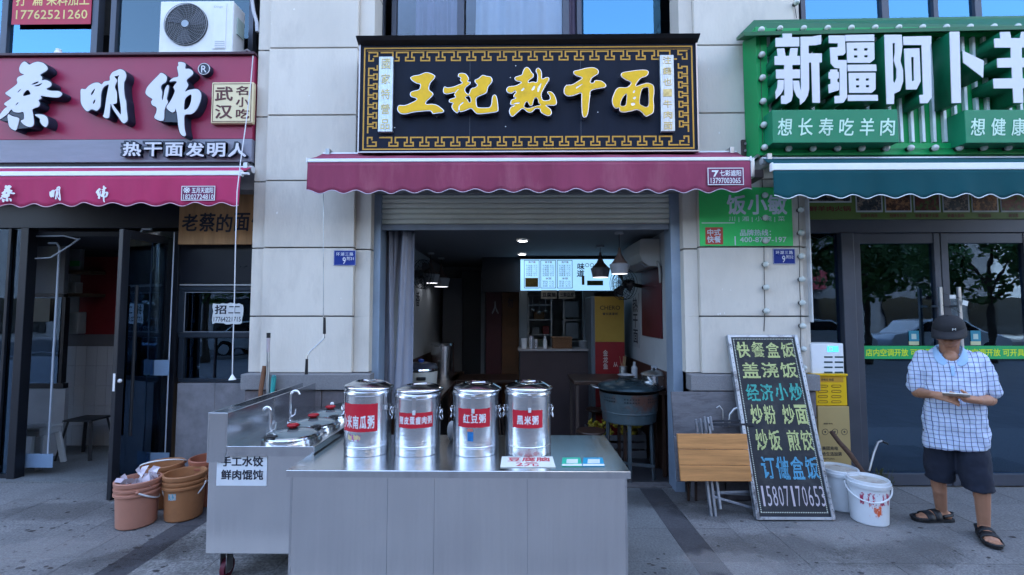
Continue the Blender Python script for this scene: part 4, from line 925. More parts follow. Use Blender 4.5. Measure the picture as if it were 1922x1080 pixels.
# upright drinks cooler wrapped in yellow and red
fr_ = thing('drinks_cooler', 'tall drinks cooler wrapped in yellow above and red below', 'drinks cooler', P(1145, 770, 6.2))
x0, x1 = PX(1117, 620, 6.2), PX(1172, 620, 6.2); zt, zm = PZ(1145, 557, 6.2), PZ(1145, 642, 6.2)
YB = M('cooler_yellow', (.33,.20,.03), .4, var=.1); RB = M('cooler_red', (.22,.012,.015), .4, var=.1)
part('cabinet', MB().box(x0-.05, x1, 6.22, 6.75, .05, zt), M('cooler_cabinet', (.10,.12,.14), .4), fr_, .008)
part('upper_wrap', MB().box(x0, x1, 6.2, 6.219, zm, zt), YB, fr_, .002); part('lower_wrap', MB().box(x0, x1, 6.2, 6.219, .05, zm-.002), RB, fr_, .002)
tpx('wrap_print', 'CHERO', M('brown_print', (.05,.03,.01), .5), fr_, 1126, 574, 1164, 582, 6.198, .02); tpx('wrap_print', '餐饮真掌柜', INK, fr_, 1131, 587, 1160, 592, 6.198, .02)
tpx('wrap_print', '金\n龙\n鱼', M('cream_print', (.5,.42,.38), .5), fr_, 1132, 657, 1141, 693, 6.198, .02); tpx('wrap_print', '从', M('cream_print', (.5,.42,.38), .5), fr_, 1151, 680, 1160, 689, 6.198, .01)
# ceiling pendants
def pendant(u, v, D, lab, s=1.0, cone=False):
    t_ = thing('pendant_lamp', lab, 'pendant lamp', P(u, v, D), 'pendant lamps hanging from the shop ceiling'); p = P(u, v, D)
    part('cord', MB().cyl((p.x, D, p.z+.2*s), (p.x, D, 2.558), .004, n=6), BLACKPL, t_)
    part('neck', MB().lathe([(.012,.33*s),(.02,.25*s),(.05,.17*s),(.12*s,.10*s)], p, 20, sharp=False), M('lamp_brown', (.13,.09,.08), .5) , t_)
    part('shade', MB().lathe([(.12*s,.10*s),(.145*s,.085*s),(.115*s,-.05*s)], p, 24), M('lamp_shade_grey', (.33,.34,.37), .5), t_)
    part('diffuser', MB().lathe([(.001,-.047*s),(.113*s,-.048*s)], p, 20), EM('warm_lamp', (.9,.92,1.0), .35), t_)
    part('canopy', MB().cyl((p.x, D, 2.54), (p.x, D, 2.559), .05, n=16), WALLW, t_)
pendant(1127, 515, 5.95, 'smaller brown and grey pendant lamp in front of the menu board', .86); pendant(1163, 508, 4.95, 'nearer pale pendant lamp beside the wall air conditioner', .74)
pendant(808, 526, 6.6, 'pendant lamp beside the black fan on the left wall', .9); pendant(828, 533, 7.2, 'rearmost pendant lamp by the left wall', .95)
for lab, u, v in (('nearer lit round downlight in the shop ceiling', 981, 451.5), ('farther lit round downlight in the shop ceiling', 980, 477)):
    r_ = ray(u, v); t = (2.555-CAMZ)/r_[2]; c = (r_[0]*t, r_[1]*t, 2.555)
    o = thing('downlight', lab, 'ceiling light', c, 'ceiling downlights'); part('lamp', MB().cyl((c[0], c[1], 2.548), (c[0], c[1], 2.5595), .055, n=20), EM('downlight', (1,1,1), 4), o); part('trim_ring', MB().lathe([(.056,-.012),(.07,-.008),(.07,.004)], c, 20), WALLW, o)
# wall fans
def fan(c, face, lab, r_=.2):
    t_ = thing('wall_fan', lab, 'fan', c, 'black fans on the shop walls'); c = Vector(c); f = Vector(face).normalized(); a = f.orthogonal().normalized(); b = f.cross(a)
    m_ = MB()
    for rr_, off in ((r_, 0), (r_*.98, .05), (r_*.98, -.05), (r_*.75, .065), (r_*.5, .07), (r_*.25, .075)):
        m_.tube([c + f*off + (a*math.cos(t)+b*math.sin(t))*rr_ for t in np.linspace(0, 2*math.pi, 24, endpoint=False)], .005 if off == 0 else .003, 5, True)
    for k in range(24):
        q_ = (a*math.cos(k*math.pi/12)+b*math.sin(k*math.pi/12)); m_.tube([c+f*.075+q_*.02, c+f*.06+q_*r_*.7, c+q_*r_, c-f*.055+q_*r_*.6, c-f*.06+q_*.03], .0025, 4)
    part('guard', m_, BLACK, t_); bl = MB()
    for k in range(3):
        t0 = k*2.09; q0 = a*math.cos(t0)+b*math.sin(t0); q1 = a*math.cos(t0+.9)+b*math.sin(t0+.9)
        bl.add([c+q0*.03+f*.02, c+q0*r_*.88+f*.025, c+(q0+q1)*.5*r_*.98, c+q1*r_*.8-f*.02, c+q1*.03-f*.02], [(0,1,2,3,4)])
    part('blade', bl, M('fan_dark', (.02,.02,.025), .5), t_); part('motor', MB().cyl(c-f*.14, c-f*.03, .05, .055, 14), BLACK, t_); return t_
p1 = P(793, 515, 6.0); f1 = fan(p1, (.9,-.45,-.1), 'black wall fan on the left wall of the noodle shop', .19)
part('bracket', MB().bar(p1-Vector((.12,-.05,0)), (xa+.012, p1.y+.1, p1.z-.02), .04, .04), BLACK, f1)
p2 = P(1170, 534, 5.7); f2 = fan(p2, (-.85,-.5,-.1), 'black wall fan below the wall air conditioner', .19)
part('bracket', MB().bar(p2+Vector((.12,.05,0)), (xb-.012, p2.y+.1, p2.z-.02), .04, .04), BLACK, f2)
# wall air conditioner
wa = thing('wall_air_conditioner', 'pale indoor air conditioner on the right wall near the ceiling', 'air conditioner', (1.5, 5.4, 2.15))
m_ = MB(); zc0, zc1 = PZ(1220, 500, 5.05), PZ(1220, 448, 5.05)
m_.prism([(xb-.002, zc0), (xb-.12, zc0), (xb-.20, zc0+.06), (xb-.23, zc0+.14), (xb-.22, zc1-.02), (xb-.2, zc1), (xb-.002, zc1)], 'y', 5.05, 5.90)
me_ = m_.mesh('casing'); fixn(me_); part('casing', me_, M('ac_cream', (.42,.41,.39), .5), wa, .008, 3)
part('air_flap', MB().obox((xb-.13, 5.10, zc0-.008), (-.085, 0, .055), (0, .75, 0), (.004, 0, .006)), M('flap_grey', (.33,.35,.38), .5), wa)
part('drain_pipe', MB().tube([(xb-.04, 5.03, zc0+.05), (xb-.03, 4.98, zc0-.03), (xb-.03, 4.97, zc0-.1), (xb-.02, 5.0, zc0-.18)], .014, 8), M('pipe_tape', (.30,.29,.27), .8), wa)
# red poster on the right wall, calligraphy on the left
rp = tag(part('wall_poster', MB().box(xb-.016, xb-.004, PH(1,1,0).y*0+5.0, 5.78, PZ(1240, 636, 5.0), PZ(1240, 500, 5.0)), M('maroon_poster', (.07,.006,.010), .6)), 'plain dark red poster on the right wall of the noodle shop', 'poster')
cw = thing('wall_writing', 'black calligraphy characters painted on the left wall of the noodle shop', 'wall writing', (xa+.01, 5.9, 1.2))
for i, s in enumerate('面好吃'):
    zz = PZ(783, 575+i*19, 6.0); text('painted_character', s, INK, cw, (xa+.003, 5.75, zz-.06), (0, .42, 0), (0, 0, .11), .03)
text('painted_character', '香', INK, cw, (xa+.003, 6.3, PZ(783, 560, 6.0)-.1), (0, .25, 0), (0, 0, .2), .02)
pn = thing('price_list', 'faint vertical notice sheet on the right wall behind the fan', 'notice', (xb-.01, 6.1, 1.6)); part('sheet', MB().box(xb-.008, xb-.003, 5.95, 6.3, 1.25, 1.95), M('dim_paper', (.30,.32,.34), .8), pn)
text('notice_print', '热\n干\n面', INK, pn, (xb-.009, 6.25, 1.3), (0, -.25, 0), (0, 0, .6), .02)
# tables and stools in the dark
def dtable(x0, x1, y0, y1, h, lab):
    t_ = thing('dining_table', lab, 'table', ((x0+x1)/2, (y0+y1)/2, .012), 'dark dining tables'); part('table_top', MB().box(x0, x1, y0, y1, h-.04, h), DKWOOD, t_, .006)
    for a in (x0+.04, x1-.04):
        for b in (y0+.04, y1-.04): part('leg', MB().bar((a, b, .012), (a, b, h-.04), .035, .035), M('chair_metal', (.05,.035,.03), .4), t_)
dtable(PX(1077, 720, 5.2), PX(1077, 720, 5.2)+.95, 5.2, 5.85, PZ(1110, 716, 5.2), 'dark dining table behind the stove drum'); dtable(-.95, .0, 6.5, 7.2, .76, 'dark dining table at the left middle of the room')
def stool(x, y, lab):
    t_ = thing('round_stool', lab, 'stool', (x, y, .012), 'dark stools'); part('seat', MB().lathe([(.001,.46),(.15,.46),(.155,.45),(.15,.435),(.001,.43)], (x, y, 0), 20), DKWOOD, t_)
    for k in range(4): a = k*math.pi/2+.6; part('leg', MB().cyl((x+.09*math.cos(a), y+.09*math.sin(a), .44), (x+.16*math.cos(a), y+.16*math.sin(a), .012), .011, n=8), M('chair_metal', (.05,.035,.03), .4), t_)
stool(PX(1108, 780, 5.0), 4.98, 'dark round stool in front of the dining table behind the drum'); stool(PX(1135, 780, 5.6), 6.1, 'dark round stool behind the dining table'); stool(-.3, 6.2, 'dark round stool beside the left middle table')
th = PZ(1110, 716, 5.2)
# things on that table
def lathe_thing(nm, lab, cat, prof, p, mat, n=24, group=None): return tag(part(nm, MB().lathe(prof, p, n), mat), lab, cat, group)
x_ = PX(1178, 710, 5.28); bw_ = thing('bowl', 'pale wide bowl on the dark table beside the spice bottles', 'bowl', (x_, 5.35, th)); part('bowl_body', MB().lathe([(.001,0),(.04,0),(.045,.015),(.095,.05),(.10,.055),(.09,.05),(.04,.02),(.001,.018)], (x_, 5.35, th), 24), M('bowl_enamel', (.38,.38,.40), .3), bw_)
ch = thing('chopstick_holder', 'steel cup full of chopsticks on the dark table', 'chopstick holder', (x_+.03, 5.62, th)); part('cup', MB().lathe([(.001,0),(.05,0),(.05,.12),(.046,.12),(.046,.01)], (x_+.03, 5.62, th), 18), DULLST, ch)
for k in range(9): part('chopstick', MB().cyl((x_+.03+random.uniform(-.02,.02), 5.62+random.uniform(-.02,.02), th+.02), (x_+.03+random.uniform(-.06,.06), 5.62+random.uniform(-.05,.05), th+.24), .003, n=5), M('chopstick', (.3,.2,.1), .6), ch)
x_ = PX(1193, 700, 5.4)
lathe_thing('condiment_bottle', 'pale condiment bottle behind the pot on the dark table', 'bottle', [(.001,0),(.035,0),(.035,.12),(.015,.15),(.015,.19),(.001,.19)], (x_, 5.45, th), M('bottle_grey', (.35,.36,.38), .3), 16)
x_ = PX(1225, 700, 5.1); pt = thing('cooking_pot', 'shiny steel cooking pot with lid on the table by the right wall', 'pot', (x_, 5.05, th-.05))
part('pot_body', MB().lathe([(.001,0),(.125,0),(.13,.01),(.13,.14),(.137,.145)], (x_, 5.05, th-.05), 28), POLISH, pt); part('lid', MB().lathe([(.14,.147),(.13,.16),(.06,.185),(.001,.19)], (x_, 5.05, th-.05), 28, sharp=False), DULLST, pt); part('knob', MB().ball((x_, 5.05, th+.15), .018), BLACKPL, pt)
sb = thing('side_table', 'small dark side table against the right wall under the pot', 'table', (1.36, 5.05, .012)); part('table_top', MB().box(1.08, 1.54, 4.85, 5.19, th-.09, th-.05), DKWOOD, sb, .004)
for a in (1.11, 1.51):
    for b in (4.88, 5.16): part('leg', MB().bar((a, b, .012), (a, b, th-.09), .03, .03), DKWOOD, sb)
lathe_thing('glass_jar', 'jar with pale lid behind the pot by the right wall', 'jar', [(.001,0),(.05,0),(.05,.11),(.04,.13),(.045,.13),(.045,.16),(.001,.16)], (PX(1228, 680, 5.3), 5.27, th), M('jar', (.36,.38,.42), .3), 18)
bg_ = MB(); bg_.ball((PX(1246, 690, 5.3), 5.3, th+.06), .09, 12, (1.1,.8,.75)); tag(part('plastic_bag', bg_, M('grey_bag', (.20,.22,.26), .5, bump=.6, bscale=15)), 'crumpled grey plastic bag beside the jar by the right wall', 'bag')
# left side: rice cooker and steel barrel on a bench
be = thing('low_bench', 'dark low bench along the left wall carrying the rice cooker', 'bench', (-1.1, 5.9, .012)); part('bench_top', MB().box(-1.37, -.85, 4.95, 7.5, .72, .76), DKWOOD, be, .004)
for a in (-1.33, -.89):
    for b in (5.0, 6.2, 7.4): part('leg', MB().bar((a, b, .012), (a, b, .72), .04, .04), DKWOOD, be)
x_ = PX(790, 690, 5.15); rc = thing('rice_cooker', 'large cream rice cooker with steel lid rim at the doorway left', 'rice cooker', (x_, 5.15, .76))
part('body', MB().lathe([(.001,0),(.15,0),(.165,.02),(.185,.28),(.185,.30)], (x_, 5.15, .76), 32), M('cream_plastic', (.42,.42,.38), .4), rc); part('lid_rim', MB().lathe([(.19,.30),(.195,.315),(.19,.33)], (x_, 5.15, .76), 32), POLISH, rc)
part('lid', MB().lathe([(.188,.33),(.16,.37),(.08,.39),(.001,.395)], (x_, 5.15, .76), 32, sharp=False), M('dark_lid', (.03,.035,.05), .3), rc); part('knob', MB().lathe([(.03,.39),(.035,.42),(.001,.43)], (x_, 5.15, .76), 16), M('blue_knob', (.02,.06,.25), .4), rc)
part('handle', MB().box(x_-.01, x_+.09, 4.955, 4.99, .76+.215, .76+.25), BLACKPL, rc, .008)
x_ = PX(831, 640, 6.8); sbz = thing('steel_barrel', 'shiny steel barrel with pale lid on the dark bench inside the shop', 'barrel', (x_, 6.8, .76))
part('barrel_body', MB().lathe([(.001,0),(.17,0),(.17,.46),(.175,.47)], (x_, 6.8, .76), 28), STEEL, sbz); part('lid', MB().lathe([(.18,.47),(.17,.50),(.001,.53)], (x_, 6.8, .76), 28), POLISH, sbz)
lathe_thing('canister', 'short white canister beside the steel barrel on the bench', 'canister', [(.001,0),(.07,0),(.07,.22),(.06,.24),(.001,.24)], (PX(812, 660, 6.5), 6.45, .76), M('canister', (.3,.32,.34), .4), 20)

# ---------------- oil-drum stove with the big lidded pot at the doorway
x_, y_ = PX(1181, 800, 4.98), 4.98
dst = thing('drum_stove', 'round scorched drum stove on four legs at the right of the doorway', 'stove', (x_, y_, .012))
RUST = M('scorched_blue_enamel', (.055,.08,.09), .55, .2, var=.25, scale=6, dirt=(.10,.04,.025), dscale=3.5, damt=.9, dlo=.48, dhi=.62, bump=.15)
zb_, zt_ = PZ(1181, 800, 4.7), PZ(1181, 742, 4.7)
part('drum', MB().lathe([(.001,zb_),(.27,zb_),(.275,zb_+.01),(.285,zb_+.10),(.293,zb_+.105),(.29,zb_+.115),(.30,zt_-.07),(.305,zt_-.03),(.31,zt_)], (x_, y_, 0), 40), RUST, dst)
for k in range(26):
    a = -math.pi/2 + (k-13)*.09
    for dz_ in (.045, .075):
        if k % 9 in (0, 1, 2, 3, 4, 5): part('vent_hole', MB().disc((x_+.3045*math.cos(a), y_+.3045*math.sin(a), zt_-dz_), .008, (math.cos(a), math.sin(a), 0), 8), BLACK, dst)
for k in range(6):
    a = k*math.pi/3+.3; part('leg', MB().bar((x_+.25*math.cos(a), y_+.25*math.sin(a), zb_), (x_+.27*math.cos(a), y_+.27*math.sin(a), .012), .035, .02), M('rusty_leg', (.05,.07,.08), .6, .3, var=.3, dirt=(.12,.05,.03), damt=.6, dscale=8), dst)
cr_ = MB(); cr_.bar((x_-.24, y_-.12, .17), (x_+.2, y_-.2, .15), .02, .03); part('cross_bar', cr_, M('rusty_leg', (.05,.07,.08)), dst)
wk = thing('big_wok_pot', 'large black lidded wok pot sitting on the drum stove', 'pot', (x_, y_, zt_))
part('pan_rim', MB().lathe([(.22,zt_-.02),(.30,zt_+.01),(.335,zt_+.03),(.345,zt_+.035),(.33,zt_+.04)], (x_, y_, 0), 40), M('wok_iron', (.02,.025,.03), .35, .6), wk)
part('lid', MB().lathe([(.325,zt_+.035),(.31,zt_+.065),(.24,zt_+.095),(.13,zt_+.112),(.12,zt_+.12),(.11,zt_+.112),(.001,zt_+.125)], (x_, y_, 0), 44, sharp=False), M('wok_lid', (.025,.045,.055), .28, .5, var=.3), wk)
for s in (-1, 1): part('handle', MB().tube([(x_+s*.33, y_-.07, zt_+.035), (x_+s*.39, y_-.05, zt_+.05), (x_+s*.39, y_+.05, zt_+.05), (x_+s*.33, y_+.07, zt_+.035)], .009, 8), DULLST, wk)
# heap of yellow vegetables on a low crate behind the stove
crt = thing('low_crate', 'low dark crate on the floor behind the drum stove', 'crate', (1.2, 5.75, .012)); m_ = MB()
for k in range(3): m_.box(.85, 1.5, 5.5, 5.52, .03+k*.09, .09+k*.09)
m_.box(.85, .87, 5.52, 6.0, .03, .28); m_.box(1.48, 1.5, 5.52, 6.0, .03, .28); m_.box(.85, 1.5, 5.5, 6.0, .012, .03); part('slat', m_, M('crate_grey', (.12,.12,.13), .7), crt)
vg = MB()
for k in range(110):
    c = Vector((random.uniform(.88, 1.47), random.uniform(5.53, 5.9), random.uniform(.2, .38))); rt = Matrix.Rotation(random.uniform(0, 6), 3, Vector((random.random(), random.random(), random.random())).normalized())
    vg.ball(c, random.uniform(.02, .035), 6, (1.6,.8,.5), rt)
vo = part('vegetables', vg, M('yellow_vegetable', (.34,.25,.02), .5, var=.5, scale=20)); tag(vo, 'heap of small yellow vegetables in the crate behind the stove', 'vegetables'); vo['kind'] = 'stuff'

# ================================================================== LEFT SHOP FRONT
DLF = 4.74
FRM = M('near_black_frame', (.012,.014,.020), .4, .2, var=.15)
xw0, xw1 = PX(334, 600, DLF), PX(473, 600, DLF)
lf = thing('snack_shop_front', 'black framed left shop front with serving window and grey marble panel', 'shop front', (-3.0, DLF, 0))
xpost = PX(320, 600, DLF)
part('post', MB().box(xpost, xw0-.003, DLF-.02, DLF+.08, 0, 2.52), FRM, lf, .004)
part('header', MB().box(PX(-160, 500, DLF), PX(480, 500, DLF), DLF, DLF+.06, PZ(200, 428, DLF), PZ(200, 300, DLF)), FRM, lf, .004)
part('post', MB().box(PX(33, 600, DLF), PX(48, 600, DLF), DLF-.02, DLF+.08, 0, PZ(200, 428, DLF)-.002), FRM, lf, .004)
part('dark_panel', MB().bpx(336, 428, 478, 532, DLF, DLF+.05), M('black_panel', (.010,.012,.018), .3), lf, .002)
part('light_strip', MB().bpx(337, 533.5, 478, 536.5, DLF-.015, DLF+.02), M('strip_alu', (.32,.33,.34), .4, .4), lf)
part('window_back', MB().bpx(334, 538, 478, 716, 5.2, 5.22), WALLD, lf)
wfm = MB()
wfm.bpx(334, 537.5, 478, 546, DLF, DLF+.06); wfm.bpx(334, 625, 478, 634, DLF-.005, DLF+.06); wfm.bpx(334, 711, 478, 718, DLF, DLF+.06)
wfm.bpx(334, 546.3, 344, 624.7, DLF, DLF+.06); wfm.bpx(334, 634.3, 344, 710.7, DLF, DLF+.06)
part('window_frame', wfm, M('slate_blue_frame', (.022,.030,.042), .4, .2), lf, .003)
l_ = MB(); x0, x1, z0, z1 = rect(347, 549, 477, 623, DLF+.01); segs([(x1, z0), (x0, z0), (x0, z1), (x1, z1)], .006, DLF+.01, l_, .004); part('pane_edge', l_, M('edge_grey', (.25,.27,.30), .4), lf)
part('pane', MB().bpx(345, 547, 478, 624, DLF+.03, DLF+.036), GL, lf); part('pane', MB().bpx(345, 635, 478, 710, DLF+.03, DLF+.036), GL, lf)
part('mullion', MB().bpx(401, 635, 402.5, 710, DLF+.01, DLF+.028), FRM, lf)
mz = PZ(400, 719, DLF)
xm_ = [PX(331, 800, DLF-.02), PX(402, 800, DLF-.02), PX(474, 800, DLF-.02)]
for a, b in zip(xm_, xm_[1:]):
    part('marble_tile', MB().box(a+.001, b-.001, DLF-.03, DLF+.03, .02, mz), MARBLE, lf, .003)
wl = MB(); wl.bpx(345, 690, 476, 711, 5.0, 5.1); part('counter_inside', wl, M('inside_counter', (.12,.12,.14), .6), lf)
dsp = thing('soap_bottle', 'faint dark jug standing inside the lower serving window', 'jug', P(382, 690, 5.0)); part('body', MB().lathe([(.001,0),(.045,0),(.06,.09),(.03,.14),(.035,.17),(.001,.17)], P(382, 690, 5.05), 16), M('dim_jug', (.14,.12,.13), .4), dsp)
# hiring notice
hn = thing('hiring_notice', 'torn white paper hiring notice with black phone number in the serving window', 'notice', P(427, 608, DLF+.025))
rr = random.Random(5); o_ = []
for a, b, c, d, n in ((399, 569, 456, 571, 9), (456, 571, 455, 607, 5), (455, 607, 399, 608, 9), (399, 608, 399, 569, 5)):
    for i in range(n): t_ = i/n; pq_ = P(a+(c-a)*t_+rr.uniform(-1.6, 1.6), b+(d-b)*t_+rr.uniform(-1.8, 1.8), DLF+.025); o_.append((pq_.x, pq_.z))
cut('sheet', [o_], [], PAPER, hn, DLF+.0285, DLF+.0275, sm=False)
tpx('notice_writing', '招工', INK, hn, 403, 573, 451, 590, DLF+.0265, .03, spacing=1.15); tpx('notice_writing', '17764221715', INK, hn, 401, 595, 452, 604, DLF+.0265, .015)
# wooden sign
wsn = thing('wooden_sign', 'brown wooden sign board with black brush characters under the pink awning', 'sign', P(410, 460, 4.66))
part('board', MB().bpx(336, 360, 486, 459, 4.64, 4.68), WOODSIGN, wsn, .003)
for i, s in enumerate('老蔡的面馆'):
    tpx('sign_character', s, INK, wsn, 342+i*32.5, 402-(i%2)*2, 371+i*32.5, 434+(i%3), 4.638, .02, .003, shear=.06)
# fixed glass at far left
fg = thing('fixed_glass', 'tall fixed glass panel at the far left edge', 'glass panel', P(-60, 880, DLF))
part('pane', MB().box(PX(-160, 600, DLF), PX(32, 600, DLF), DLF+.02, DLF+.028, .06, PZ(20, 430, DLF)), GL, fg)
m_ = MB(); m_.box(PX(-160, 600, DLF), PX(32, 600, DLF), DLF, DLF+.05, 0, .058); m_.box(PX(8, 600, DLF), PX(13, 600, DLF), DLF-.01, DLF+.015, .06, PZ(20, 430, DLF)); part('rail', m_, FRM, fg)
# opened glass door
gd = thing('glass_door', 'black framed glass door standing open in front of the left shop', 'door', (-3.7, 4.4, 0))
pa = Vector((*PH(203, 942)[:2], 0)); pb = Vector((xpost-.02, 4.74, 0)); dd = (pb-pa).normalized(); nn = Vector((-dd.y, dd.x, 0)); hd = PZ(205, 430, pa.y); L_ = (pb-pa).length
def dbox(s0, s1, z0, z1, th=.045, off=0): return MB().obox(pa + dd*s0 - nn*(th/2-off) + Vector((0,0,z0)), dd*(s1-s0), nn*th, Vector((0,0,z1-z0)))
for s0, s1, z0, z1 in ((0, .07, .012, hd), (L_-.06, L_, .012, hd), (.0705, L_-.0605, .012, .11), (.0705, L_-.0605, hd-.08, hd)): part('frame_member', dbox(s0, s1, z0, z1), FRM, gd, .003)
part('pane', dbox(.07, L_-.06, .11, hd-.08, .008), GL, gd)
for s in (-1, 1):
    c0 = pa + dd*.13 + nn*s*.05
    part('pull_handle', MB().cyl(c0+Vector((0,0,.55)), c0+Vector((0,0,1.95)), .013, n=10), BLACK, gd)
c0 = pa + dd*.03 - nn*.024; part('lock_plate', MB().obox(pa - nn*.012 - dd*.002 + Vector((0,0,.98)), dd*.002, nn*.024, Vector((0,0,.16))), ALU, gd); part('lock_knob', MB().ball(c0+Vector((0,0,1.07)), .02, 10), ALU, gd)
# clear PVC curtain leaves
def leaf(lab, u0, u1, v0, v1, D, bands, curl):
    t_ = thing('clear_curtain', lab, 'plastic curtain', P((u0+u1)/2, v1, D), 'clear plastic door curtains'); x0, x1, z0, z1 = rect(u0, v0, u1, v1, D); mb = MB(); n = 8; m = 20
    for j in range(m+1):
        for i in range(n+1): mb.v.append((x0+(x1-x0)*i/n, D+.012*math.sin(i*.9+j*.25), z1+(z0-z1)*j/m))
    for j in range(m):
        for i in range(n): k = j*(n+1)+i; mb.f.append((k, k+n+1, k+n+2, k+1)); mb.sm.append(True)
    part('sheet', mb, GLC, t_); ed = M('milky_edge', (.34,.38,.44), .5)
    s = -1 if curl < 0 else 1; xe = x1 if s > 0 else x0
    part('edge_strip', MB().tube([(xe-s*.12, D, z1+.03), (xe-s*.03, D, z1+.03), (xe, D, z1-.02), (xe, D, z0+.02)], .011, 6), ed, t_); xo = x0 if s > 0 else x1
    part('edge_strip', MB().tube([(xo, D, z1), (xo, D, z0+.02)], .006, 6), ed, t_)
    for a, b in bands: part('band', MB().bpx(u0+1, a, u1-1, b, D-.02, D-.016), M('frosted_blue_band', (.17,.25,.36), .5), t_)
leaf('clear plastic curtain leaf beside the fixed glass with a frosted band near the floor', 27, 100, 462, 880, 4.86, [(852, 878)], 1)
leaf('clear plastic curtain leaf between the open door and the serving window', 252, 318, 436, 876, 4.62, [(676, 705), (850, 876)], -1)
tr_ = MB(); tr_.tube([P(-20, 462, 4.8), P(20, 472, 4.8), P(60, 486, 4.8), P(95, 484, 4.8), P(130, 462, 4.8), P(150, 448, 4.8)], .008, 6); tr_.tube([P(-20, 443, 4.8), P(60, 444, 4.8), P(120, 443, 4.8), P(148, 450, 4.8)], .008, 6)
tag(part('curtain_track', tr_, M('milky_edge', (.3,.3,.3))), 'milky curved plastic curtain edge at the top of the left doorway', 'curtain track')
# inside the left shop
wq = M('tiled_wall_white', (.34,.355,.38), .4, var=.05)
iw = thing('inner_wall', 'pale tiled low wall with red upper part inside the left shop', 'wall', P(155, 820, 5.9))
x0, x1 = PX(121, 700, 5.9), PX(240, 700, 5.9); zlow = PZ(160, 650, 5.9); zbnd = PZ(160, 628, 5.9)
tw = (x1-x0)/6
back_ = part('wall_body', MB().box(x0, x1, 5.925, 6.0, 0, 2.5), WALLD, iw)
for i in range(6):
    for j in range(5): part('tile', MB().box(x0+i*tw+.002, x0+(i+1)*tw-.002, 5.9, 5.924, .02+j*(zlow-.02)/5+.002, .02+(j+1)*(zlow-.02)/5-.002), wq, back_)
part('band', MB().box(x0, x1, 5.905, 5.924, zlow+.002, zbnd), M('grey_band', (.09,.09,.10), .6), iw)
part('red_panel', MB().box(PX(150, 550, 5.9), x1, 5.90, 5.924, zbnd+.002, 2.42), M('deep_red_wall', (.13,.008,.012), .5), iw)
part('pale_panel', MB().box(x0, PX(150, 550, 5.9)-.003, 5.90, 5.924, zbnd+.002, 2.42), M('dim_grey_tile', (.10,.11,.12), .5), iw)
for v, lab in ((551, 'lower'), (508, 'upper')): tag(part('wall_shelf', MB().bpx(125, v, 172, v+6, 5.7, 5.895), M('shelf_wood', (.10,.06,.035), .6), None, .003), f'{lab} of two small brown wooden shelves inside the left shop', 'shelf')
pbox('tissue_box', 'white dispenser box under the small shelves inside the left shop', 'dispenser', 124, 586, 147, 627, 5.78, 5.895, M('dispenser', (.26,.28,.29), .4), .012)
pbox('white_box', 'small white box standing on the lower shelf inside the left shop', 'box', 127, 530, 142, 550, 5.75, 5.85, M('dispenser', (.3,.3,.3)), .008)
jr = thing('snack_bag', 'white and green packet standing on the upper shelf inside the left shop', 'packet', P(138, 507, 5.8)); part('bag_body', MB().bpx(129, 465, 151, 508, 5.76, 5.82), M('dispenser', (.3,.3,.3)), jr, .012); part('bag_print', MB().bpx(131, 490, 149, 500, 5.755, 5.759), GREENB, jr)
ig = thing('inner_partition', 'dark glazed partition with pale low panel inside the left shop', 'partition', P(75, 860, 5.5))
part('low_panel', MB().bpx(24, 730, 119, 872, 5.5, 5.55), M('pale_low_panel', (.34,.35,.38), .6), ig, .004)
m_ = MB(); m_.bpx(24, 552, 119, 558, 5.5, 5.56); m_.bpx(24, 720, 119, 729.5, 5.5, 5.56); m_.bpx(113, 558.5, 119, 719.5, 5.5, 5.56); m_.bpx(24, 558.5, 32, 719.5, 5.5, 5.56)
part('partition_frame', m_, FRM, ig); part('upper_panel', MB().bpx(24, 440, 122, 551, 5.5, 5.55), M('dim_grey_upper', (.15,.155,.17), .6), ig)
part('pane', MB().bpx(32, 558, 113, 720, 5.52, 5.528), GL, ig); part('notice_sheet', MB().bpx(46, 560, 93, 604, 5.49, 5.494), M('dim_cream_paper', (.20,.18,.14), .7), ig)
stl = thing('plastic_stool', 'white plastic stool inside the left shop behind the clear curtain', 'stool', P(64, 852, 5.15)); c = P(70, 820, 5.15); c.z = .012; WS = M('stool_white', (.60,.63,.66), .4)
part('seat', MB().box(c.x-.16, c.x+.16, c.y-.13, c.y+.13, .42, .45), WS, stl, .012, 3); part('apron', MB().box(c.x-.15, c.x+.15, c.y-.12, c.y+.12, .36, .419), WS, stl, .01)
for sx in (-1, 1):
    for sy in (-1, 1): part('leg', MB().bar((c.x+sx*.13, c.y+sy*.10, .36), (c.x+sx*.175, c.y+sy*.14, .012), .06, .03, up=(0, 1, 0)), WS, stl, .008)
dchr = thing('metal_chair', 'dark metal stool with splayed legs inside the left shop doorway', 'stool', (PX(160, 780, 5.5), 5.5, .012)); c = Vector((PX(166, 780, 5.5), 5.5, 0))
part('seat', MB().box(c.x-.17, c.x+.17, c.y-.15, c.y+.15, .44, .46), BLACK, dchr, .01)
for sx in (-1, 1):
    for sy in (-1, 1): part('leg', MB().bar((c.x+sx*.13, c.y+sy*.11, .44), (c.x+sx*.2, c.y+sy*.17, .012), .035, .02), BLACK, dchr)
struct('door_step', MB().box(PX(-160, 900, 4.7), xw0, 4.66, 4.80, -.02, .018), PAVG)

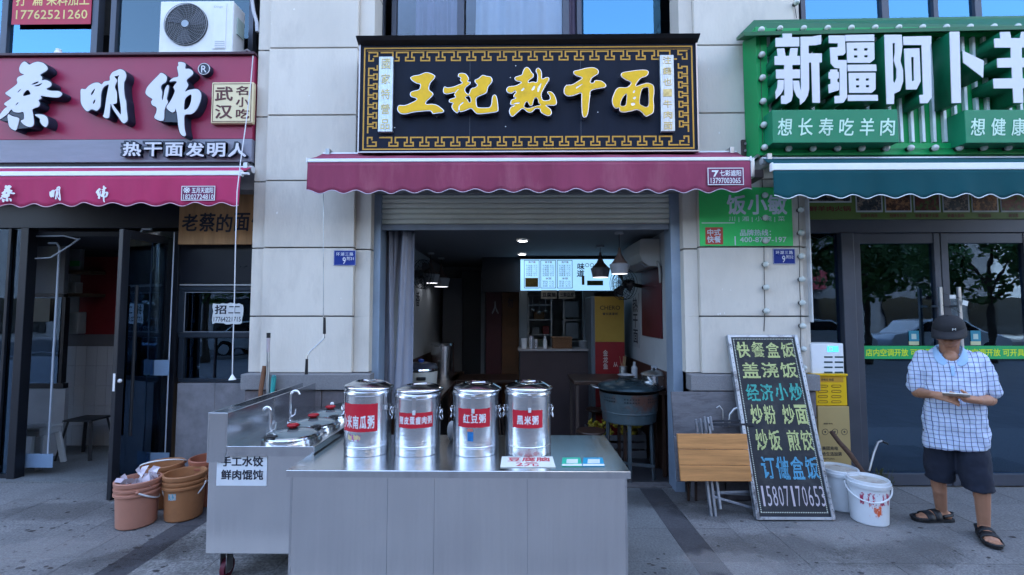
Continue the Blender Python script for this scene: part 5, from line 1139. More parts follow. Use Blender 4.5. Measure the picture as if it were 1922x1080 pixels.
# ================================================================== RIGHT SHOP FRONT
DR = 4.66
gf = thing('glass_storefront', 'grey framed glass double doors and side window under the green sign', 'shop front', (4.3, DR, 0))
zh0, zh1 = PZ(1700, 437, DR), PZ(1700, 412, DR)
xr = 6.8
def fx(u): return PX(u, 650, DR)
part('header', MB().box(fx(1516), xr, DR-.01, DR+.09, zh0, zh1), NAVYMETAL, gf, .004)
part('corner_post', MB().box(fx(1514), fx(1519), DR-.02, DR+.09, .0, zh0-.002), NAVYMETAL, gf)
part('mullion', MB().box(fx(1583), fx(1607), DR-.03, DR+.09, .0, zh0-.002), NAVYMETAL, gf, .006)
part('side_pane', MB().box(fx(1519), fx(1583), DR+.03, DR+.038, .09, zh0-.003), GL, gf)
part('side_rail', MB().box(fx(1519)+.001, fx(1583)-.001, DR, DR+.07, 0, .09), NAVYMETAL, gf, .003)
dzt = zh0-.006; brz = .03, PZ(1700, 890, DR)
for (a, b, hx, lab) in ((1609, 1774, 1766, 0), (1776, 1945, 1788, 1), (1947, 2110, 2100, 2)):
    x0, x1 = fx(a), fx(b)
    dp = part('door_leaf', MB().box(x0+.0705, x1-.0605, DR+.005, DR+.06, .012, brz[1]), NAVYMETAL, gf, .003)
    for q_ in ((x0, x0+.07), (x1-.06, x1)): part('stile', MB().box(q_[0], q_[1], DR, DR+.065, .012, dzt), NAVYMETAL, dp, .004)
    part('top_rail', MB().box(x0+.0705, x1-.0605, DR+.005, DR+.06, dzt-.10, dzt), NAVYMETAL, dp, .003)
    part('pane', MB().box(x0+.07, x1-.06, DR+.028, DR+.036, brz[1], dzt-.10), GL, dp)
for u in (1765, 1800):
    x = PX(u, 600, DR-.09); m_ = MB(); m_.box(x, x+.028, DR-.10, DR-.075, PZ(u, 760, DR-.09), PZ(u, 539, DR-.09)); o = part('door_handle', m_, M('satin_handle', (.55,.56,.58), .3, .8), gf, .004)
    for v in (575, 730): m_ = MB(); m_.box(x+.004, x+.024, DR-.0745, DR+.001, PZ(u, v, DR-.09)-.01, PZ(u, v, DR-.09)+.01); part('handle_mount', m_, DULLST, o)
tg = thing('door_tag', 'small white tag tied between the glass door handles', 'tag', P(1789, 558, 4.55)); part('tag_sheet', MB().bpx(1783, 554, 1794, 561, 4.552, 4.556), PAPER, tg); part('tag_sheet', MB().obox(P(1806, 572, 4.54), Vector((.05, 0, -.015)), Vector((0, .002, 0)), Vector((.012, 0, .045))), PAPER, tg)
part('tie', MB().tube([P(1769, 550, 4.56), P(1786, 556, 4.555), P(1802, 560, 4.56)], .003, 5), BLACKPL, tg); part('tie', MB().tube([P(1769, 573, 4.56), P(1790, 580, 4.555), P(1803, 588, 4.56)], .003, 5), BLACKPL, tg)
# green strip stickers on the doors
for i, (a, b, s) in enumerate(((1619, 1757, '店内空调开放 可开具发票'), (1790, 1930, '店内空调开放 可开具发票'))):
    t_ = thing('green_strip', ('green printed strip with yellow characters on the glass door left of the man', 'green printed strip with yellow characters on the glass door right of the man')[i], 'sticker', P(a, 675, DR+.02), 'green printed strips on the glass doors')
    part('strip_sheet', MB().bpx(a, 649.5, b, 674, DR+.0225, DR+.0245), GREENB, t_)
    tpx('strip_print', s, M('lime_yellow_print', (.60,.72,.02), .6), t_, a+6, 655, b+ (18 if i == 0 else 20), 669, DR+.0215, .025)
for i, u in enumerate((1706, 1822)):
    t_ = thing('payment_sticker', ('small blue and cream sticker on the glass left of the man', 'small blue and cream sticker on the glass right of the man')[i], 'sticker', P(u, 648, DR+.02), 'small stickers on the glass doors')
    part('sticker_top', MB().bpx(u, 621, u+19, 641, DR+.0225, DR+.0245), M('teal_sticker', (.02,.20,.28), .5), t_); part('sticker_base', MB().bpx(u, 641.2, u+19, 648, DR+.0225, DR+.0245), M('cream_sticker', (.50,.50,.30), .5), t_)
    part('sticker_print', MB().bpx(u+5, 627, u+14, 637, DR+.0215, DR+.0224), M('pale_square', (.4,.5,.45), .5), t_)
pst = [('pale poster inside the left glass door', 1676, 600, 1699, 628), ('pale poster inside the right glass door', 1901, 588, 1925, 622)]
for lab, a, b, c, d in pst:
    t_ = thing('window_poster', lab, 'poster', P(a, d, DR+.06), 'posters inside the glass doors'); part('sheet', MB().bpx(a, b, c, d, DR+.042, DR+.045), M('poster_green_white', (.5,.55,.42), .6, var=.3, scale=20), t_)
# illustrated menu band under the teal awning
pb_ = thing('photo_menu_band', 'olive green band with a row of framed food pictures over the glass doors', 'menu band', P(1750, 412, DR))
part('band_panel', MB().box(fx(1516), xr, DR-.03, DR+.05, PZ(1700, 411.5, DR-.03), PZ(1700, 345, DR-.03)), M('olive_band', (.10,.16,.035), .5, var=.05), pb_, .002)
FP = [M('dish_picture_%s' % n, c, .4, var=.9, scale=28, dirt=d, dscale=25, damt=.9, dlo=.5, dhi=.56) for n, c, d in (('dark', (.03,.035,.04), (.22,.17,.13)), ('brown', (.07,.03,.02), (.30,.14,.06)), ('red', (.09,.02,.015), (.05,.10,.02)))]
pw = 51.2
names_ = ['招牌羊肉汤', '招牌羊杂汤', '新疆羊蝎子火锅', '新疆大盘鸡', '羊肉抓饭', '烤羊排', '手抓羊肉', '烤包子']
rp_ = M('maroon_print', (.13,.02,.02), .6)
for i in range(8):
    a = 1606 + i*54.3; o = part('picture_frame', MB().bpx(a, 352, a+50.5, 398.5, DR-.036, DR-.031), M('silver_border', (.42,.45,.46), .4), pb_, .008, 3)
    part('food_picture', MB().bpx(a+2.5, 354, a+48, 395.5, DR-.039, DR-.0365), FP[i % 3], o, .001)
    n_ = len(names_[i]); cw_ = min(6.2*n_, 46); tpx('dish_name', names_[i], rp_, pb_, a+25-cw_/2, 401.5, a+25+cw_/2, 408.5, DR-.032, .02)
o = part('picture_frame', MB().bpx(1500, 352, 1598, 380.5, DR-.036, DR-.031), M('silver_border', (.42,.45,.46), .4), pb_, .008, 3); part('food_picture', MB().bpx(1502, 354, 1595.5, 378, DR-.039, DR-.0365), FP[0], o, .001)
tpx('dish_name', '鲜羊肉火锅', rp_, pb_, 1519, 387, 1597, 397, DR-.032, .025)
tag(part('vertical_trim', MB().box(PX(1515, 500, YF+.02)+.012, PX(1515, 500, YF+.02)+.024, YF-.01, DR-.03, PZ(1515, 605, YF), PZ(1515, 372, YF)), ALU, None, .002), 'white vertical metal strip hanging beside the glass side window', 'trim strip')
# things dimly seen through the right glass
for i, (u, y) in enumerate(((1640, 6.6), (1850, 6.9))):
    x_ = PX(u, 760, y); t_ = thing('inner_table', ('dim table inside the right shop behind the left glass door', 'dim table inside the right shop behind the right glass door')[i], 'table', (x_, y, .012), 'tables inside the right shop')
    part('table_top', MB().box(x_-.4, x_+.4, y-.3, y+.3, .72, .75), M('dim_table', (.2,.16,.12), .5), t_)
    for sx in (-1, 1):
        for sy in (-1, 1): part('leg', MB().bar((x_+sx*.36, y+sy*.26, .012), (x_+sx*.36, y+sy*.26, .72), .03, .03), BLACK, t_)

# ================================================================== GREEN BOARD ON THE RIGHT PILLAR
gb = thing('green_board', 'bright green restaurant notice board with white characters on the right stone pillar', 'sign board', P(1400, 460, YF))
DB = YF - .014
part('board', MB().bpx(1313, 352, 1487, 462, DB, YF-.003), LIME, gb, .002)
WB = M('board_white', (.62,.66,.72), .5)
for s, a, b in (('饭', 1364, 1400), ('小', 1403, 1440), ('敏', 1441, 1477)): tpx('board_print', s, WB, gb, a, 366, b, 403, DB-.0015, .03, .002)
tpx('board_print', '川 | 湘 | 小 碗 | 菜', WB, gb, 1368, 406, 1473, 417, DB-.0015, .0)
tpx('board_print', '品牌热线：', WB, gb, 1389, 431, 1447, 443, DB-.0015, .02); tpx('board_print', '400-8777-197', WB, gb, 1389, 445, 1476, 455, DB-.0015, .02)
part('red_patch', MB().bpx(1324, 427, 1357, 459, DB-.0015, DB-.0005), M('coral_red', (.48,.07,.05), .5), gb); tpx('board_print', '中式\n快餐', WB, gb, 1327, 430, 1353, 456, DB-.0025, .03)
part('peeled_strip', MB().bpx(1317, 418, 1379, 419.6, DB-.0015, DB-.0005), WB, gb); part('peeled_strip', MB().bpx(1379, 444, 1381, 461, DB-.0015, DB-.0005), WB, gb)

# ================================================================== ON THE PAVEMENT, RIGHT
# scrolling-lamp board leaning on the pillar
bA, bB = PH(1428, 982), PH(1572, 976); tA = P(1358, 629, YF-.005); tB = P(1484, 629, YF-.005)
bA.y = bB.y = (bA.y+bB.y)/2
led = thing('lettered_board', 'tall black board with dotted yellow, green and blue menu lettering leaning on the right pillar', 'menu board', (bA+bB)/2, None)
ex = Vector(((bB.x-bA.x + tB.x-tA.x)/2, 0, 0)); x0_ = (bA.x+tA.x)/2; O_ = Vector((x0_, bA.y, .012)); ey = Vector((0, YF-.03-bA.y, tA.z-.012)); en = ex.cross(ey).normalized()
def lb(s0, s1, t0, t1, d0, d1, mat, nm, par=led, bev=0): return part(nm, MB().obox(O_+ex*s0+ey*t0+en*d0, ex*(s1-s0), ey*(t1-t0), en*(d1-d0)), mat, par, bev, fix=True)
lb(.02, .98, .01, .99, -.03, 0, CHARC, 'panel')
AL2 = M('scuffed_aluminium', (.40,.43,.47), .4, .6, var=.2, dirt=(.09,.09,.10), dscale=9, damt=.8, dlo=.52, dhi=.62)
lb(0, .045, 0, 1, -.034, .012, AL2, 'frame_side', bev=.002); lb(.955, 1, 0, 1, -.034, .012, AL2, 'frame_side', bev=.002); lb(.0455, .9545, .985, 1, -.034, .010, AL2, 'frame_top', bev=.002); lb(.0455, .9545, 0, .014, -.034, .010, AL2, 'frame_bottom', bev=.002)
for sx in (.022, .978): 
    h_ = MB()
    for k in range(34): h_.disc(O_+ex*sx+ey*(.05+k*.027)+en*.0128, .004, en, 6)
    o = part('bolt_holes', h_, BLACK, led); o['kind'] = 'stuff'
led_cols = {}
def dot_mat(nm, col):
    led_cols[nm] = col; m = M(nm, col, .4); return m
LY, LT, LB, LW = dot_mat('led_lemon', (.58,.62,.26)), dot_mat('led_teal', (.06,.42,.36)), dot_mat('led_blue', (.10,.36,.55)), dot_mat('led_pinkish', (.48,.42,.46))
DOT = MB(); DOT.add([(-.0045,0,-.0045),(.0045,0,-.0045),(.0045,0,.0045),(-.0045,0,.0045)], [(0,1,2,3)])
def inside_dots(s, s0, s1, t0, t1, mat, bold=.015, step=.0095):
    """lettering laid out in small square lamps: one mesh per character"""
    V, F = glyphs(s, bold); Wd, Hd = (s1-s0)*ex.length, (t1-t0)*ey.length
    nx, nz = int(Wd/step), int(Hd/step); G = np.zeros((nx+1, nz+1), bool)
    gx = np.arange(nx+1)/nx; gz = np.arange(nz+1)/nz
    for f in F:
        for k in range(1, len(f)-1):
            a, b, c = V[f[0]][:2], V[f[k]][:2], V[f[k+1]][:2]
            den = (b[1]-c[1])*(a[0]-c[0]) + (c[0]-b[0])*(a[1]-c[1])
            if abs(den) < 1e-12: continue
            lo = np.minimum(np.minimum(a, b), c); hi = np.maximum(np.maximum(a, b), c)
            i0, i1 = int(lo[0]*nx), int(hi[0]*nx)+1; j0, j1 = int(lo[1]*nz), int(hi[1]*nz)+1
            X, Z = np.meshgrid(gx[i0:i1+1], gz[j0:j1+1], indexing='ij')
            w1 = ((b[1]-c[1])*(X-c[0]) + (c[0]-b[0])*(Z-c[1]))/den; w2 = ((c[1]-a[1])*(X-c[0]) + (a[0]-c[0])*(Z-c[1]))/den
            G[i0:i1+1, j0:j1+1] |= (w1 >= -.02) & (w2 >= -.02) & (1-w1-w2 >= -.02)
    mb = MB(); h = step*.40
    exn, eyn = ex.normalized(), ey.normalized()
    for i in range(nx+1):
        for j in range(nz+1):
            if G[i, j] and random.random() > .06:
                c = O_ + ex*(s0+(s1-s0)*gx[i]) + ey*(t0+(t1-t0)*gz[j]) + en*.004
                mb.add([c-exn*h-eyn*h, c+exn*h-eyn*h, c+exn*h+eyn*h, c-exn*h+eyn*h], [(0,1,2,3)])
    # a faint solid character under the lamps
    soft = M(mat.name + '_dim', tuple(c*.55 for c in led_cols[mat.name]), .6)
    if not s.isdigit(): text('painted_stroke', s, soft, led, O_+ex*s0+ey*t0+en*.002, ex*(s1-s0), ey*(t1-t0), .012)
    o_ = part('lamp_character', mb, mat, led); o_['kind'] = 'stuff'
rows_ = [('快餐盒饭', .905, .815, LY, .09, .93), ('盖浇饭', .79, .705, LY, .12, .92), ('经济小炒', .675, .59, LT, .13, .92), ('炒粉 炒面', .56, .47, LY, .14, .93), ('炒饭 煎饺', .445, .355, LY, .15, .93), ('订做盒饭', .325, .235, LB, .17, .93)]
rows_ = [(s, .965-.0,.0,m,a,b) for s,_,_,m,a,b in rows_]
tt = [(.955,.865),(.835,.745),(.71,.615),(.59,.485),(.455,.345),(.315,.20)]
for (s, _, _, m, a, b), (t1, t0) in zip(rows_, tt):
    n = len(s) - (.6 if ' ' in s else 0); wch = (b-a)/n; xx = a
    for c_ in s:
        if c_ == ' ': xx += wch*.4; continue
        inside_dots(c_, xx+wch*.06, xx+wch*.94, t0, t1, m); xx += wch
for i, c_ in enumerate('15807170653'): text('lamp_digit', c_, LW, led, O_+ex*(.11+i*.076+(.014 if c_ == '1' else 0))+ey*.065+en*.004, ex*(.026 if c_ == '1' else .055), ey*.10, -.006)
bdm = MB(); exn, eyn = ex.normalized(), ey.normalized()
pth = [(O_+ex*.08+ey*(.04+.93*k/100)) for k in range(101)] + [(O_+ex*.92+ey*(.04+.93*k/100)) for k in range(101)] + [(O_+ex*(.08+.84*k/38)+ey*.975) for k in range(39)] + [(O_+ex*(.08+.84*k/38)+ey*.035) for k in range(39)]
for c in pth: c = c + en*.003; bdm.add([c-exn*.004-eyn*.004, c+exn*.004-eyn*.004, c+exn*.004+eyn*.004, c-exn*.004+eyn*.004], [(0,1,2,3)])
o = part('lamp_border', bdm, M('led_grey_white', (.5,.52,.45), .4), led); o['kind'] = 'stuff'

# folded grey table and folded plywood table leaning against the plinth
gt = thing('folded_grey_table', 'weathered dark grey folded table board behind the plywood one', 'table', P(1300, 930, 4.2))
def lean(nm, u0, u1, v0, v1, Db, Dt, th, mat, par, nb=1, bev=.006, horizontal=True):
    a = P(u0, v1, Db); b = P(u1, v1, Db); c = P(u0, v0, Dt); w_ = Vector((b.x-a.x, 0, 0)); h_ = Vector((0, c.y-a.y, c.z-a.z)); n_ = w_.cross(h_).normalized()
    for k in range(nb):
        z_ = .0015
        part(nm, MB().obox(a + h_*(k/nb) + h_.normalized()*z_ - n_*th, w_, h_/nb - h_.normalized()*2*z_, n_*th), mat, par, bev, fix=True)
    return a, w_, h_, n_
lean('grey_plank', 1271, 1420, 735, 905, 4.16, 4.275, .022, GREYBD, gt, 2)
gw = MB(); 
for u in (1292, 1306): gw.bar(P(u, 900, 4.2), P(u, 940, 4.2), .02, .02)
part('leg', gw, DKWOOD, gt)
pf = thing('folded_plywood_table', 'folded table with warm yellow plank top and grey metal legs leaning by the doorway', 'table', P(1340, 970, 4.0))
lean('plank', 1278, 1412, 814, 904, 3.93, 4.0, .022, WOOD, pf, 3, .004)
lm = M('grey_steel_leg', (.30,.32,.36), .45, .7, var=.2, dirt=(.08,.08,.09), dscale=10, damt=.6)
for a, b in (((1312, 790), (1335, 972)), ((1321, 790), (1343, 970)), ((1328, 783), (1352, 956))):
    part('leg', MB().bar(P(*a, 4.12), P(*b, 3.98), .022, .022), lm, pf, .003)
m_ = lambda a, b, d, w_=.02: part('brace', MB().bar(P(*a, d), P(*b, d), w_, w_), lm, pf, .003)
m_((1337, 925), (1440, 922), 4.03); m_((1337, 932), (1425, 957), 4.0); m_((1345, 925), (1440, 930), 4.06)
for a, b in (((1306, 787), (1310, 818)), ((1314, 786), (1318, 816)), ((1322, 782), (1326, 812)), ((1333, 782), (1337, 808))): part('leg_end', MB().bar(P(*a, 4.06), P(*b, 4.06), .018, .018), lm, pf, .002)
part('brace', MB().bar(P(1330, 797, 4.10), P(1415, 797, 4.10), .02, .02), DKMETAL, pf); part('brace', MB().bar(P(1330, 791, 4.12), P(1415, 789, 4.12), .014, .014), DKMETAL, pf)
tag(part('bent_pipe', MB().tube([P(1368, 800, 4.18), P(1370, 778, 4.18), P(1378, 768, 4.18), P(1390, 764, 4.18)], .012, 8), DULLST), 'bent grey pipe behind the folded tables', 'pipe'); tag(part('wire_hook', MB().tube([P(1357, 800, 4.17), P(1356, 770, 4.17), P(1350, 762, 4.17), P(1345, 766, 4.17)], .007, 8), DULLST), 'thin bent hook rod behind the folded tables', 'rod')

# stacked power-bank cabinets
def cab(nm, lab, u0, v0, u1, v1, D0, D1, mat, base=None):
    x0, x1, z0, z1 = rect(u0, v0, u1, v1, D0); t_ = thing(nm, lab, 'cabinet' if 'box' not in nm else 'box', ((x0+x1)/2, (D0+D1)/2, z0)); part('casing', MB().box(x0, x1, D0, D1, z0, z1), mat, t_, .008, 3); return t_
DBX = 4.36
bx = cab('cardboard_box', 'tall tan packing box with black print standing behind the white buckets', 1537, 763, 1597, 900, DBX, 4.62, M('tan_yellow_card', (.38,.27,.11), .7, var=.05))
x0, x1, z0, z1 = rect(1537, 763, 1597, 900, DBX)
BP = M('box_print', (.04,.035,.03), .6)
tpx('box_writing', '美团充电', BP, bx, 1543, 838, 1573, 845.5, DBX-.001, .03); tpx('box_writing', '给生活加满', BP, bx, 1543, 848.5, 1580, 856, DBX-.001, .03); tpx('box_writing', 'MEITUAN', BP, bx, 1545, 860, 1566, 863, DBX-.001, .02); tpx('box_writing', '美团 充电', BP, bx, 1546, 794, 1563, 797, DBX-.001, .01)
for u in (1549, 1567, 1585):
    part('box_symbol', MB().tube([P(u+5.5*math.cos(a), 811+5.5*math.sin(a), DBX-.0005) for a in np.linspace(0, 6.283, 20, endpoint=False)], .0022, 4, True), BP, bx); part('box_symbol', MB().disc(P(u, 811, DBX-.001), .009, (0,-1,0), 8), BP, bx)
yc = cab('power_bank_cabinet', 'yellow vented power bank cabinet between the white unit and the tan box', 1531, 703, 1590, 762, DBX+.01, 4.60, M('cabinet_yellow', (.70,.42,.008), .4, var=.04))
wc = cab('power_bank_cabinet', 'white vented power bank cabinet on top of the yellow one', 1523, 645, 1584, 702, DBX+.02, 4.60, WHITEP)
part('top_tray', MB().box(PX(1520, 703, DBX), PX(1590, 703, DBX), DBX-.01, 4.6, PZ(1555, 705.5, DBX), PZ(1555, 702, DBX)), M('cabinet_yellow', (.7,.4,0)), yc, .002)
SLO = M('slot_brown', (.24,.13,.01), .6)
for r in range(4):
    for c in range(2):
        a = 1536 + c*25; v = 725 + r*9.8
        ring = MB(); pts = []
        for (uc, s0) in ((a+15, -90), (a+2.5, 90)):
            for k in range(7): an = R(s0 + k*30); pts.append(P(uc+2.6*math.cos(an), v+2.0*math.sin(an), DBX+.0085))
        ring.tube(pts, .003, 5, True); part('vent_slot', ring, SLO, yc)
part('label_strip', MB().bpx(1536, 708, 1583, 718, DBX+.0085, DBX+.0095), M('orange_label', (.50,.25,.02), .5), yc); tpx('label_print', '充电宝 租借', BP, yc, 1541, 710.5, 1565, 715.5, DBX+.0078, .01)
for r in range(4):
    for c in range(2):
        a = 1547 + c*20; v = 669 + r*9.6; m_ = MB(); m_.bpx(a, v, a+16, v+3, DBX+.0165, DBX+.0195); part('vent_slot', m_, M('teal_black', (.02,.05,.055), .4), wc, .003)
part('screen', MB().bpx(1553, 650, 1574, 661, DBX+.0165, DBX+.0195), EM('cabinet_screen', (.05,.35,.75), .25), wc, .001); tpx('screen_print', '租', WH, wc, 1556, 652, 1563, 659, DBX+.0158, .02)
# buckets
def bucket(nm, lab, x, y, r0, r1, h, mat, group, fill=None, handle=0.0, hz=.78, hm=None, ridges=True, lidrim=False, drop=-1, tilt=.0):
    t_ = thing(nm, lab, 'bucket', (x, y, 0), group); rr_ = lambda z: r0 + (r1-r0)*z/h
    if ridges: pr = [(.001,.004),(r0-.008,.003),(r0,.012),(rr_(h*.70),h*.70),(rr_(h*.70)+.013,h*.705),(rr_(h*.74)+.013,h*.75),(rr_(h*.76),h*.765),(rr_(h*.8),h*.80),(rr_(h*.8)+.010,h*.805),(rr_(h*.84)+.011,h*.85),(rr_(h*.86),h*.86),(rr_(h*.9),h*.90),(rr_(h*.9)+.009,h*.91),(r1+.010,h*.985),(r1+.006,h),(r1-.003,h),(r1-.005,h*.97),(r0-.006,.02),(.001,.015)]
    else: pr = [(.001,.004),(r0-.008,.003),(r0,.012),(rr_(h*.84),h*.84),(rr_(h*.84)+.012,h*.845),(r1+.014,h*.93),(r1+.005,h*.935),(r1+.005,h*.99),(r1+.002,h),(r1-.006,h),(r1-.008,h*.96),(r0-.006,.02),(.001,.015)]
    part('bucket_body', MB().lathe(pr, (x, y, 0), 40), mat, t_)
    rh = rr_(h*hz)+.014; n = 18; a0 = handle; pts = []
    for k in range(n+1):
        s = k/n; an = math.pi*s; px, pz = rh*math.cos(an), math.sin(an)
        ca, sa = math.cos(a0), math.sin(a0); dep = (rh+.012)*math.cos(drop) ; zz = math.sin(drop)*(rh+.012)
        pts.append((x + px*ca - pz*sa*-1*0 + pz*dep*sa, y + px*sa - pz*dep*ca, h*hz + pz*zz))
    part('handle', MB().tube(pts, .0065, 8), hm or WHITEP, t_)
    for s in (0, math.pi): part('lug', MB().ball((x+(rh-.004)*math.cos(a0+s), y+(rh-.004)*math.sin(a0+s), h*hz), .014, 8), mat, t_)
    if fill: part('residue', MB().lathe([(.001, h*fill), (rr_(h*fill)-.008, h*fill)], (x, y, 0), 30), M('crusted_residue', (.50,.47,.42), .8, var=.2, dirt=(.18,.08,.05), dscale=12, damt=.7), t_)
    return t_
wbk = 'white buckets beside the lettered board'
WBM = M('stained_white_bucket', (.66,.68,.70), .4, var=.04, dirt=(.5,.48,.45), dscale=3, damt=.3)
p = PH(1632, 993); r_ = .142; p.x = PX(1632, 980, p.y+r_)-.03; w1 = bucket('paint_bucket', 'white plastic bucket with red paint stains standing frontmost by the board', p.x+.03, p.y+r_, .128, r_, .345, WBM, wbk, .93, handle=-.5, hz=.83, ridges=False, drop=-.62)
c = Vector((p.x+.03, p.y+r_, 0))
def patch(par, cx, cy, rfun, a0, a1, z0, z1, mat, nm, jag=0.0, seed=1, off=.0012):
    rr2 = random.Random(seed); n = 22; mb = MB()
    for k in range(n+1):
        a = a0+(a1-a0)*k/n
        for z in (z0 + rr2.uniform(-jag, jag), z1 + rr2.uniform(-jag, jag)): r__ = rfun(z)+off; mb.v.append((cx+r__*math.cos(a), cy+r__*math.sin(a), z))
    for k in range(n): mb.f.append((2*k, 2*k+2, 2*k+3, 2*k+1)); mb.sm.append(True)
    return part(nm, mb, mat, par)
rb = lambda z: .128 + .014*z/.345
def blotch_mat(nm, col, sc, lo, base):
    m = M(nm, base, .5); N = m.node_tree.nodes; L = m.node_tree.links
    tc = N.new('ShaderNodeTexCoord'); mp = N.new('ShaderNodeMapping'); mp.inputs['Scale'].default_value = (1, 1, .45); no = N.new('ShaderNodeTexNoise'); no.inputs['Scale'].default_value = sc; no.inputs['Detail'].default_value = 6; no.inputs['Roughness'].default_value = .7
    L.new(tc.outputs['Object'], mp.inputs[0]); L.new(mp.outputs[0], no.inputs['Vector']); r = N.new('ShaderNodeMapRange'); r.inputs[1].default_value = lo; r.inputs[2].default_value = lo+.05; L.new(no.outputs[0], r.inputs[0])
    mx = N.new('ShaderNodeMix'); mx.data_type = 'RGBA'; mx.inputs['A'].default_value = (*base, 1); mx.inputs['B'].default_value = (*col, 1); L.new(r.outputs[0], mx.inputs['Factor']); L.new(mx.outputs['Result'], N['Principled BSDF'].inputs['Base Color']); return m
patch(w1, c.x, c.y, rb, R(-150), R(-58), .17, .262, blotch_mat('red_stain', (.38,.03,.08), 22, .50, (.66,.68,.70)), 'paint_stain', .008, 4)
patch(w1, c.x, c.y, rb, R(-125), R(-88), .075, .168, blotch_mat('orange_stain', (.60,.10,.03), 26, .49, (.66,.68,.70)), 'paint_stain', .008, 5)
p = PH(1578, 966); p.x = PX(1577, 950, p.y+r_)+.005; w2 = bucket('paint_bucket', 'white plastic bucket with a turquoise smear standing behind the stained one', p.x-.005, p.y+r_, .128, r_, .345, WBM, wbk, .95, handle=-.35, hz=.83, ridges=False, drop=-.75)
patch(w2, p.x-.005, p.y+r_, rb, R(-108), R(-72), .215, .275, blotch_mat('turquoise_stain', (.03,.35,.45), 20, .46, (.66,.68,.70)), 'paint_stain', .006, 6)
# sticks
tag(part('wooden_stick', MB().tube([P(1560, 810, 4.22), P(1575, 830, 4.2), P(1595, 852, 4.18), P(1622, 890, 4.15)], [.018, .019, .022, .018], 8), M('bark', (.09,.05,.035), .9, var=.4, scale=30, bump=.5)), 'rough brown stick leaning from the white buckets towards the tan box', 'stick')
hk = thing('hooked_rod', 'thin grey metal rod with a bent black tip leaning on the glass door', 'rod', P(1632, 882, 4.5)); part('rod', MB().tube([P(1631, 884, 4.45), P(1640, 850, 4.5), P(1648, 830, 4.52), P(1655, 828, 4.52)], .011, 8), DULLST, hk); part('tip', MB().tube([P(1655, 828, 4.52), P(1667, 834, 4.5)], .01, 8), BLACKPL, hk)
wd = MB()
for k in range(60):
    a = P(1650+random.uniform(-14, 16), 893, 4.58); a.z = 0; wd.bar(a, a+Vector((random.uniform(-.07, .07), random.uniform(-.05, .03), random.uniform(.03, .22))), .006, .002)
o = tag(part('weeds', wd, M('dry_weeds', (.07,.08,.03), .9, var=.5)), 'dry weeds and litter at the foot of the glass door', 'weeds'); o['kind'] = 'stuff'

# ================================================================== ON THE PAVEMENT, LEFT
tb = 'terracotta and brown buckets beside the cart'
p = PH(259, 1000); r_ = .148; p.x = PX(256, 980, p.y+r_)+.015; b1o = bucket('kitchen_bucket', 'pinkish terracotta bucket lined with a clear bag, frontmost of four', p.x-.015, p.y+r_, .133, r_, .36, TERRA, tb, None, handle=R(128), hz=.80, drop=-.6)
cx_, cy_ = p.x-.015, p.y+r_
bgm = MB()
for k in range(26):
    a = random.uniform(0, 6.28); r__ = random.uniform(.03, .13); q_ = Vector((cx_+r__*math.cos(a), cy_+r__*math.sin(a), .30+random.uniform(-.02, .05)+.08*(r__/.13)**2*(.3 if math.sin(a) < 0 else 1)))
    u_ = Vector((random.uniform(-1, 1), random.uniform(-1, 1), random.uniform(-.5, .9))).normalized()*.05; v_ = u_.cross(Vector((random.random(), 1, .3))).normalized()*.035
    bgm.add([q_-u_-v_, q_+u_-v_*.3, q_+u_*.4+v_, q_-u_*.6+v_*.8], [(0,1,2,3)])
o = tag(part('clear_bag', bgm, M('clear_bag_film', (.62,.55,.60), .25)), 'crumpled clear plastic bag inside the frontmost bucket', 'bag')
p = PH(342, 985); p.x = PX(345, 960, p.y+r_); b2o = bucket('kitchen_bucket', 'orange brown bucket with a torn blue and white sticker', p.x-.0, p.y+r_, .133, r_, .365, TERRA2, tb, None, handle=R(12), hz=.80, drop=-1.0)
patch(b2o, p.x, p.y+r_, lambda z: .133+.015*z/.365, R(-103), R(-78), .185, .235, blotch_mat('torn_sticker', (.10,.32,.42), 60, .5, (.45,.45,.45)), 'torn_sticker', .004, 8)
b3o = bucket('kitchen_bucket', 'brown bucket with raised white handle behind the two front ones', PX(306, 900, 4.16), 4.16, .133, .15, .365, TERRA2, tb, None, handle=R(30), hz=.97, drop=.42)
b4o = bucket('kitchen_bucket', 'reddish terracotta bucket partly hidden by the steel cart', PX(392, 900, 4.22), 4.22, .133, .15, .40, M('terracotta_dark', (.33,.11,.062), .5, var=.1), tb, None, handle=R(15), hz=.80, drop=-.55)
# brush pole and sticks behind the cart
pl_ = thing('mop_pole', 'metal mop pole with pale grip and black tip standing behind the cart', 'pole', P(502, 900, 4.2))
part('pole', MB().cyl(P(502, 900, 4.18), P(503, 660, 4.22), .015, n=10), DULLST, pl_); part('grip', MB().cyl(P(503, 661, 4.22), P(504, 634, 4.22), .016, n=10), M('pale_pink_grip', (.45,.38,.40), .5), pl_); part('tip', MB().cyl(P(504, 634.5, 4.22), P(504, 625, 4.22), .017, n=10), BLACKPL, pl_)
tag(part('worn_stick', MB().tube([P(484, 790, 4.15), P(490, 730, 4.2), P(497, 687, 4.23)], [.018, .02, .021], 10), WOODH), 'short worn brown stick leaning on the plinth behind the cart', 'stick')
th_ = thing('teal_handle', 'turquoise plastic brush handle behind the cart', 'handle', P(512, 740, 4.2)); part('grip', MB().cyl(P(511, 740, 4.2), P(514, 709, 4.22), .019, .022, 10), M('teal_plastic', (.02,.25,.24), .4), th_); part('cap', MB().ball(P(514, 708, 4.22), .021, 10), M('teal_plastic2', (.03,.18,.2), .4), th_)

